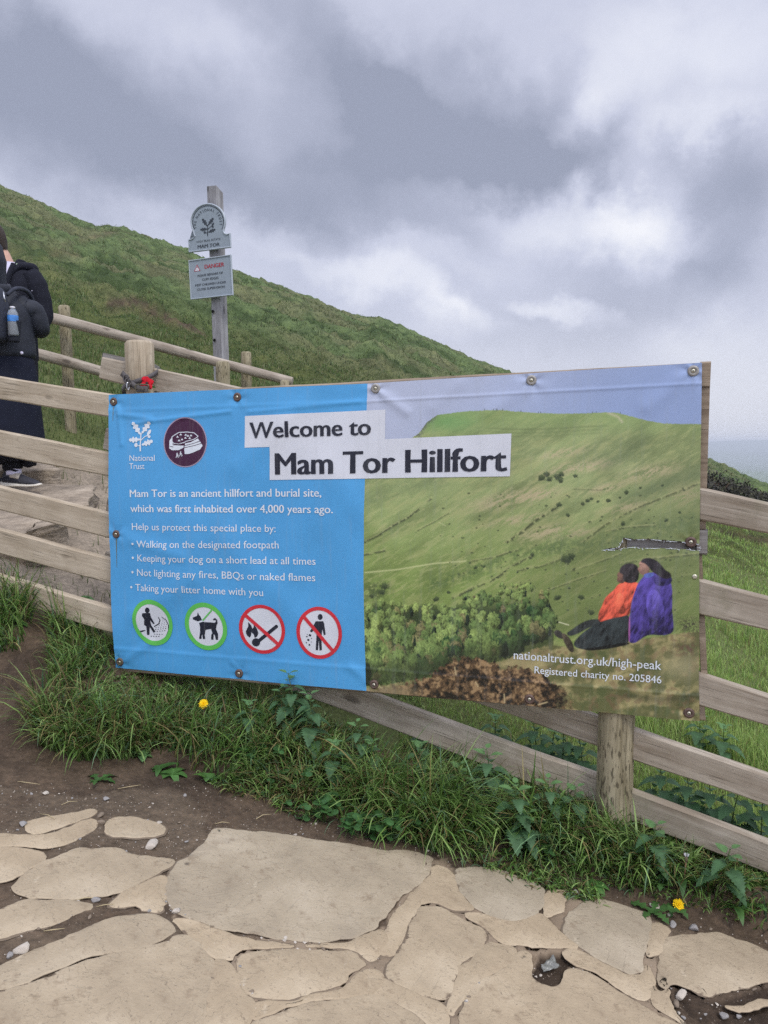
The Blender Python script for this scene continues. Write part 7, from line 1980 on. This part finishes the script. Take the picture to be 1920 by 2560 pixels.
# dandelions ---------------------------------------------------------
YEL = flat_mat('dandelion_yellow', srgb(240, 200, 28), .7, .15, .1, 60)
def dandelion(tip, foot, label, seed, rad=.021, facing=(.0, -.75, .65)):
    root = thing('dandelion', tuple(foot), label, 'dandelion', 'dandelions in bloom'); r = random.Random(seed)
    tip = Vector(tip); foot = Vector(foot)
    bm = bmesh.new(); bm_tube(bm, [foot, foot.lerp(tip, .5) + Vector((.006, .01, .004)), tip], [.0022, .002, .0024], 8); obj_bm('stem', bm, STEM, root)
    z = Vector(facing).normalized(); x = z.cross(Vector((0, 0, 1))).normalized(); y = z.cross(x); bm = bmesh.new()
    for ring, (n, ln, el_) in enumerate([(30, 1.0, .05), (26, .86, .35), (20, .62, .7), (14, .4, 1.1)]):
        for i in range(n):
            a = i / n * 6.283 + r.uniform(-.1, .1); dr = (x * math.cos(a) + y * math.sin(a)) * math.cos(el_) + z * math.sin(el_); sd = dr.cross(z).normalized() if abs(dr.dot(z)) < .99 else x
            l_ = rad * ln * r.uniform(.85, 1.1); b0 = tip + z * (.002 + ring * .001); w_ = .0016
            q = [b0 - sd * w_ * .5, b0 + sd * w_ * .5, b0 + dr * l_ * .9 + sd * w_, b0 + dr * l_ - sd * 0, b0 + dr * l_ * .9 - sd * w_]
            bm.faces.new([bm.verts.new(v) for v in q])
    obj_bm('flower', bm, YEL, root)
    bm = bmesh.new(); bmesh.ops.create_uvsphere(bm, u_segments=10, v_segments=6, radius=.006, matrix=Matrix.Translation(tip - z * .003)); obj_bm('flower_base', bm, STEM, root)
    bm = bmesh.new()
    for i in range(6):
        a = i + r.uniform(-.3, .3); leaf_into(bm, (0, 0, .004), (math.cos(a), math.sin(a), .5), (0, 0, 1), .09 * r.uniform(.7, 1.1), .03, 0, .6, .15, True, 13)
    obj_bm('leaves', bm, DAND, root, Matrix.Translation(foot))
f_ = hit(445, 1560, 1.8, 6); dandelion(at(440, 1521, f_.y - .05), f_, 'yellow dandelion flower on the bank just below the blue half of the banner', 1)
f_ = hit(1462, 1962, 1.8, 6); dandelion(f_ + Vector((0, -.012, .018)), f_, 'yellow dandelion flower low at the edge of the path on the right', 2, .0185)
# seed head gone over
f_ = hit(1470, 1925, 1.8, 6); tip = at(1482, 1862, f_.y - .01)
root = thing('dandelion_clock', tuple(f_), 'closed dandelion seed head on a reddish stalk above the lower flower', 'dandelion')
bm = bmesh.new(); bm_tube(bm, [f_, f_.lerp(tip, .5) + Vector((.004, 0, 0)), tip], [.002, .0018, .002], 8); obj_bm('stem', bm, flat_mat('reddish_stem', srgb(120, 92, 70), .6), root)
bm = bmesh.new(); bm_lathe(bm, [(.002, 0), (.006, .004), (.0065, .011), (.004, .018)], 12); obj_bm('seed_cup', bm, flat_mat('seed_cup_brown', srgb(96, 84, 66), .8), root, Matrix.Translation(tip))
bm = bmesh.new()
for i in range(26):
    a = random.uniform(0, 6.28); s_ = random.uniform(.1, .6); b0 = Vector((math.cos(a) * .003, math.sin(a) * .003, .016)); bm_tube(bm, [b0, b0 + Vector((math.cos(a) * s_ * .012, math.sin(a) * s_ * .012, .012))], [.0006, .0003], 4)
obj_bm('seed_tuft', bm, SWHITE, root, Matrix.Translation(tip))

# ------------------------------------------------------------------ scrub on the far ridge
SCRUB = leaf_mat('heath_leaf', rough=.7, trans=.1)
def shrub(loc, rx, rz, label, cat, group, seed, n=1500, cols=None, ls=.09):
    r = np.random.default_rng(seed); root = thing('heath_bush', tuple(loc), label, cat, group)
    bm = bmesh.new()
    for i in range(5):
        a = r.uniform(0, 6.28); bm_tube(bm, [(0, 0, -.1), (math.cos(a) * rx * .3, math.sin(a) * rx * .3, rz * .5), (math.cos(a) * rx * .55, math.sin(a) * rx * .55, rz * .95)], [.05, .03, .012], 6)
    obj_bm('stems', bm, flat_mat('heath_wood', srgb(70, 58, 48), .9, .1), root, Matrix.Translation(loc))
    nb = 9; cs = np.stack([r.normal(0, rx * .45, nb), r.normal(0, rx * .35, nb), r.uniform(.25, .75, nb) * rz], 1); cr = r.uniform(.35, .6, nb) * min(rx, rz * 1.2)
    i = r.integers(0, nb, n); d = r.normal(0, 1, (n, 3)); d /= np.linalg.norm(d, axis=1)[:, None]
    P_ = cs[i] + d * (cr[i] * r.uniform(.55, 1.1, n))[:, None]; P_[:, 2] = np.maximum(P_[:, 2], .02)
    a = r.normal(0, 1, (n, 3)); a /= np.linalg.norm(a, axis=1)[:, None]; b_ = np.cross(a, d); b_ /= np.linalg.norm(b_, axis=1)[:, None] + 1e-6
    s_ = ls * r.uniform(.5, 1.3, n)[:, None]
    V = np.stack([P_ - a * s_, P_ + b_ * s_ * .5, P_ + a * s_, P_ - b_ * s_ * .5], 1).reshape(-1, 3) + np.array(loc)[None]
    c = np.array(cols or [srgb(60, 58, 48), srgb(72, 72, 54), srgb(50, 48, 44)])[r.integers(0, 3, n)] * r.uniform(.7, 1.3, (n, 1))
    mesh_np('foliage', V, np.arange(4 * n).reshape(n, 4), SCRUB, False, np.repeat(c, 4, 0), root)
k = 0
for qx_, qy_, d, rx, rz, lab in [(1542, 1082, 17, .55, .75, 'dark heath bush tight against the banner edge on the right ridge'), (1565, 1085, 17.5, .65, .6, 'dark heath bush second from the banner on the right ridge'), (1592, 1090, 18, .7, .55, 'wide dark bush in the middle of the right ridge'), (1618, 1100, 18, .7, .6, 'dark bush right of the wide one on the ridge'), (1645, 1108, 18.5, .7, .55, 'dark bush near the right edge of the ridge'), (1672, 1116, 19, .8, .6, 'last dark bush running out of the picture on the ridge'), (1580, 1098, 15.5, .6, .5, 'lower brownish bush in front of the ridge scrub'), (1630, 1112, 15.5, .7, .5, 'lower dark bush in front near the right edge'), (1605, 1068, 22, .8, .6, 'bush furthest up the right ridge'), (1520, 1075, 19, .8, .9, 'dark bush partly hidden by the banner frame'), (1555, 1060, 21, .5, .5, 'small bush behind those next to the banner'), (1655, 1092, 23, .9, .6, 'far bush near the right edge of the ridge')]:
    u_, _ = ray(qx_, qy_); x_ = float(u_) * d; z_ = float(terrain(x_, d)); top_ = at(qx_, qy_, d).z
    shrub(Vector((x_, d, z_ - .1)), rx, rz * .62 * (d / 17), lab, 'bush', 'dark heath bushes on the right-hand ridge', 40 + k, 3800, None, .045); k += 1

# ------------------------------------------------------------------ pebbles, grit, litter
PEB = [flat_mat('pale_pebble', srgb(190, 180, 166), .85, .2, .18, 40, .4, 120), flat_mat('brown_pebble', srgb(134, 120, 104), .85, .2, .2, 40, .4, 120), flat_mat('grey_pebble', srgb(150, 146, 142), .85, .2, .18, 40, .4, 120)]
def pebble_mesh(seed, mat):
    r = random.Random(seed); bm = bmesh.new(); bmesh.ops.create_icosphere(bm, subdivisions=3, radius=1)
    cuts = [(Vector((r.gauss(0, 1), r.gauss(0, 1), r.gauss(0, 1))).normalized(), r.uniform(.45, .8)) for _ in range(9)]
    for v in bm.verts:
        for nn, dd in cuts:
            q = v.co.dot(nn)
            if q > dd: v.co -= nn * (q - dd) * .85
        v.co.z *= .68; v.co *= 1 + .05 * (r.random() - .5)
    me = bpy.data.meshes.new('pebble'); bm.to_mesh(me); bm.free(); me.materials.append(mat)
    for p_ in me.polygons: p_.use_smooth = True
    return me
PM = [pebble_mesh(i, PEB[i % 3]) for i in range(9)]
LB = ['small pale pebble lying on the soil or in a joint of the path', 'small brown pebble lying on the soil or in a joint of the path', 'small grey pebble lying on the soil or in a joint of the path']
def pebble(loc, size, k, label=None, name='pebble', grp='pebbles on the footpath'):
    o = bpy.data.objects.new(name, PM[k % 9]); COL.objects.link(o)
    o.location = loc; s_ = size; o.scale = (s_ * random.uniform(.8, 1.3), s_ * random.uniform(.7, 1.1), s_ * random.uniform(.7, 1)); o.rotation_euler = (random.uniform(-.3, .3), random.uniform(-.3, .3), random.uniform(0, 6.28))
    tag(o, label or LB[k % 3], 'pebble' if name == 'pebble' else 'stone', grp)
    return o
def onp(X, Y, dz=0):
    qx_, qy_ = .5 * X, 1685 + .5 * Y; x_, y_ = on_path(qx_, qy_); x_, y_ = float(x_), float(y_)
    return Vector((x_, y_, max(zpath(x_), float(terrain(x_, y_))) + dz))
NAMED = [(95, 745, .0185, 0, 'roundest and largest pale cobble, lying in the mud strip at far left'), (655, 288, .020, 3, 'angular white stone on the dark soil above the triangular slab'), (435, 162, .0125, 4, 'brown pebble, upper of the close pair on the mud'), (437, 192, .012, 1, 'brown pebble, lower of the close pair on the mud'), (686, 190, .010, 6, 'white chip beside the half-sunk slab near the bank'), (198, 60, .010, 0, 'pale chip high on the dark soil at upper left'), (460, 88, .011, 2, 'grey pebble alone high on the dark soil'), (100, 198, .013, 2, 'grey stone at the left end of the thin slab'), (415, 527, .012, 2, 'grey pebble at the tip of the mud strip'), (760, 577, .011, 0, 'white pebble at the lower corner of the biggest slab'), (40, 768, .010, 2, 'flat grey pebble next to the round cobble'),
         (1660 + 1450, 585, .018, 1, 'half-buried brown stone in the soil below the weeds at right'), (1660 + 1340, 652, .017, 2, 'flat pale stone in the soil at right'), (1660 + 1245, 632, .012, 8, 'grey pebble above the narrow sliver slab'), (1660 + 1282, 935, .014, 3, 'pale stone in the mud patch at bottom right'), (1660 + 1260, 972, .012, 1, 'brown stone in the mud patch at bottom right'), (1660 + 1468, 1022, .012, 5, 'grey stone at the lower right of the mud patch'), (1660 + 1168, 550, .014, 0, 'pale stone half hidden in the leaves by the lower dandelion'), (1660 + 712, 465, .010, 2, 'grey pebble on the soil notch above the grey slabs'), (1660 + 823, 492, .011, 8, 'dark pebble in the soil notch above the grey slabs'), (600, 210 + 900, .006, 1, 'tiny brown pebble low on the bottom-left slab')]
for X, Y_, s_, k, lab in NAMED: pebble(onp(X, Y_, s_ * .35), s_ * 1.12, k, lab)
pts = []
REG = [((0, 60), (900, 320), 60), ((0, 520), (650, 760), 34), ((1150, 150), (1900, 330), 34), ((2880, 880), (3320, 1060), 34), ((2880, 560), (3320, 740), 16)]
for (x0, y0), (x1, y1), n_ in REG:
    for _ in range(n_):
        X, Y_ = random.uniform(x0, x1), random.uniform(y0, y1); q = (.5 * X, 1685 + .5 * Y_)
        if any(pmask(np.array([X]), np.array([Y_]), pl)[0] for pl, *_r in FLAGS) and random.random() < .8: continue
        pts.append((X, Y_))
for line, n_ in [([(718, 420), (715, 500), (730, 560), (800, 590)], 16), ([(860, 610), (1000, 655), (1200, 700), (1420, 712)], 16), ([(905, 780), (915, 830), (895, 900)], 7), ([(1040, 770), (1035, 850), (1060, 920), (1240, 960)], 9), ([(1250, 738), (1540, 745), (1600, 800), (1500, 890)], 9), ([(2010, 980), (2070, 880), (2160, 820)], 8), ([(2460, 810), (2620, 880), (2760, 970)], 8), ([(2300, 845), (2440, 840)], 6)]:
    for _ in range(n_):
        i_ = random.randrange(len(line) - 1); f = random.random(); pts.append((line[i_][0] + (line[i_ + 1][0] - line[i_][0]) * f + random.gauss(0, 7), line[i_][1] + (line[i_ + 1][1] - line[i_][1]) * f + random.gauss(0, 6)))
for X, Y_ in pts:
    s_ = random.choice([.0022, .003, .003, .004, .005, .0065]) * random.uniform(.8, 1.2); pebble(onp(X, Y_, s_ * .3), s_, random.randrange(9))
# loose grit: too fine to count
n_ = 5200
X = rng.uniform(-100, 3400, n_); Y_ = np.where(rng.random(n_) < .6, rng.uniform(20, 420, n_), rng.uniform(0, 1080, n_)); qx, qy = .5 * X, 1685 + .5 * Y_
gx_, gy_ = on_path(qx, qy); gz_ = np.maximum(terrain(gx_, gy_), zpath(gx_))
inf = np.zeros(n_, bool)
for pl, *_r in FLAGS: inf |= pmask(X, Y_, pl)
k = (~inf | (rng.random(n_) < .05)); gx_, gy_, gz_ = gx_[k], gy_[k], gz_[k]; n_ = len(gx_)
s_ = rng.uniform(.0008, .0024, n_)[:, None, None]; tet = np.array([[1, 0, -.3], [-.5, .87, -.3], [-.5, -.87, -.3], [0, 0, 1.0]])[None] * s_ * (1 + rng.normal(0, .3, (n_, 4, 3)))
V = (tet + np.stack([gx_, gy_, gz_ + .001], 1)[:, None]).reshape(-1, 3); b0 = (np.arange(n_) * 4)[:, None]
F = np.concatenate([b0 + np.array(f)[None] for f in ((0, 1, 3), (1, 2, 3), (2, 0, 3), (0, 2, 1))])
gc = np.array([srgb(190, 180, 166), srgb(140, 126, 110), srgb(92, 82, 74)])[rng.integers(0, 3, n_)]
GRITM, n, b = new_mat('loose_grit'); a = n.node('ShaderNodeVertexColor', layer_name='Col'); n.link(a.outputs['Color'], b.inputs['Base Color']); b.inputs['Roughness'].default_value = .9
o = mesh_np('gravel', V, F, GRITM, False, np.repeat(gc, 4, 0)); o['kind'] = 'stuff'; o['label'] = 'loose grit and dust scattered over soil and joints'; o['category'] = 'gravel'
# dry straws on the soil
for i_, (X, Y_, ln) in enumerate([(205, 165, .07), (235, 665, .05), (960, 195, .05), (455, 555, .045), (370, 525, .05), (560, 40, .08), (1140, 165, .06), (300, 110, .05), (2060, 330, .12), (120, 20, .1)]):
    c_ = onp(X, Y_, .006); a = random.uniform(-.5, .9); bm = bmesh.new(); d = Vector((math.cos(a), math.sin(a), 0)) * ln / 2; pr = Vector((-d.y, d.x, 0)) * random.uniform(-.4, .4)
    bm_tube(bm, [c_ - d, c_ + pr * .6 + Vector((0, 0, .004)), c_ + d], [.0013, .0014, .0007], 5); o = obj_bm('dry_stalk', bm, flat_mat('dry_straw', srgb(176, 160, 124), .8))
    tag(o, 'thin dry grass stalk lying loose on the footpath soil', 'dry stalk', 'dry stalks on the soil')
# scrap of clear plastic in the worn hole
m, n, b = new_mat('dusty_plastic'); t = n.node('ShaderNodeTexCoord'); b.inputs['Base Color'].default_value = (*srgb(150, 150, 142), 1); b.inputs['Roughness'].default_value = .25; b.inputs['Transmission Weight'].default_value = .45; n.link(n.bump(n.noise(t.outputs['Object'], 90, 3), .5, .004), b.inputs['Normal'])
c_ = onp(2372, 812, .006); bm = bmesh.new(); g = {}
for i in range(13):
    for j in range(9):
        X_ = (i / 12 - .5) * .05; Yv = (j / 8 - .5) * .034 * (.55 + .6 * i / 12)
        zv = .008 * float(vnoise(np.array([i * .6]), np.array([j * .7]), 3)[0]) + .006 * math.sin(i * 1.1 + j) * .5
        g[i, j] = bm.verts.new((X_, Yv + .3 * X_, zv))
for i in range(12):
    for j in range(8): bm.faces.new((g[i, j], g[i + 1, j], g[i + 1, j + 1], g[i, j + 1]))
o = obj_bm('plastic_scrap', bm, m, None, Matrix.Translation(c_) @ Matrix.Rotation(.25, 4, 'Z') @ Matrix.Rotation(.25, 4, 'X')); md = o.modifiers.new('t', 'SOLIDIFY'); md.thickness = .0006
tag(o, 'crumpled scrap of clear plastic in the dark wet hole of the path', 'litter')
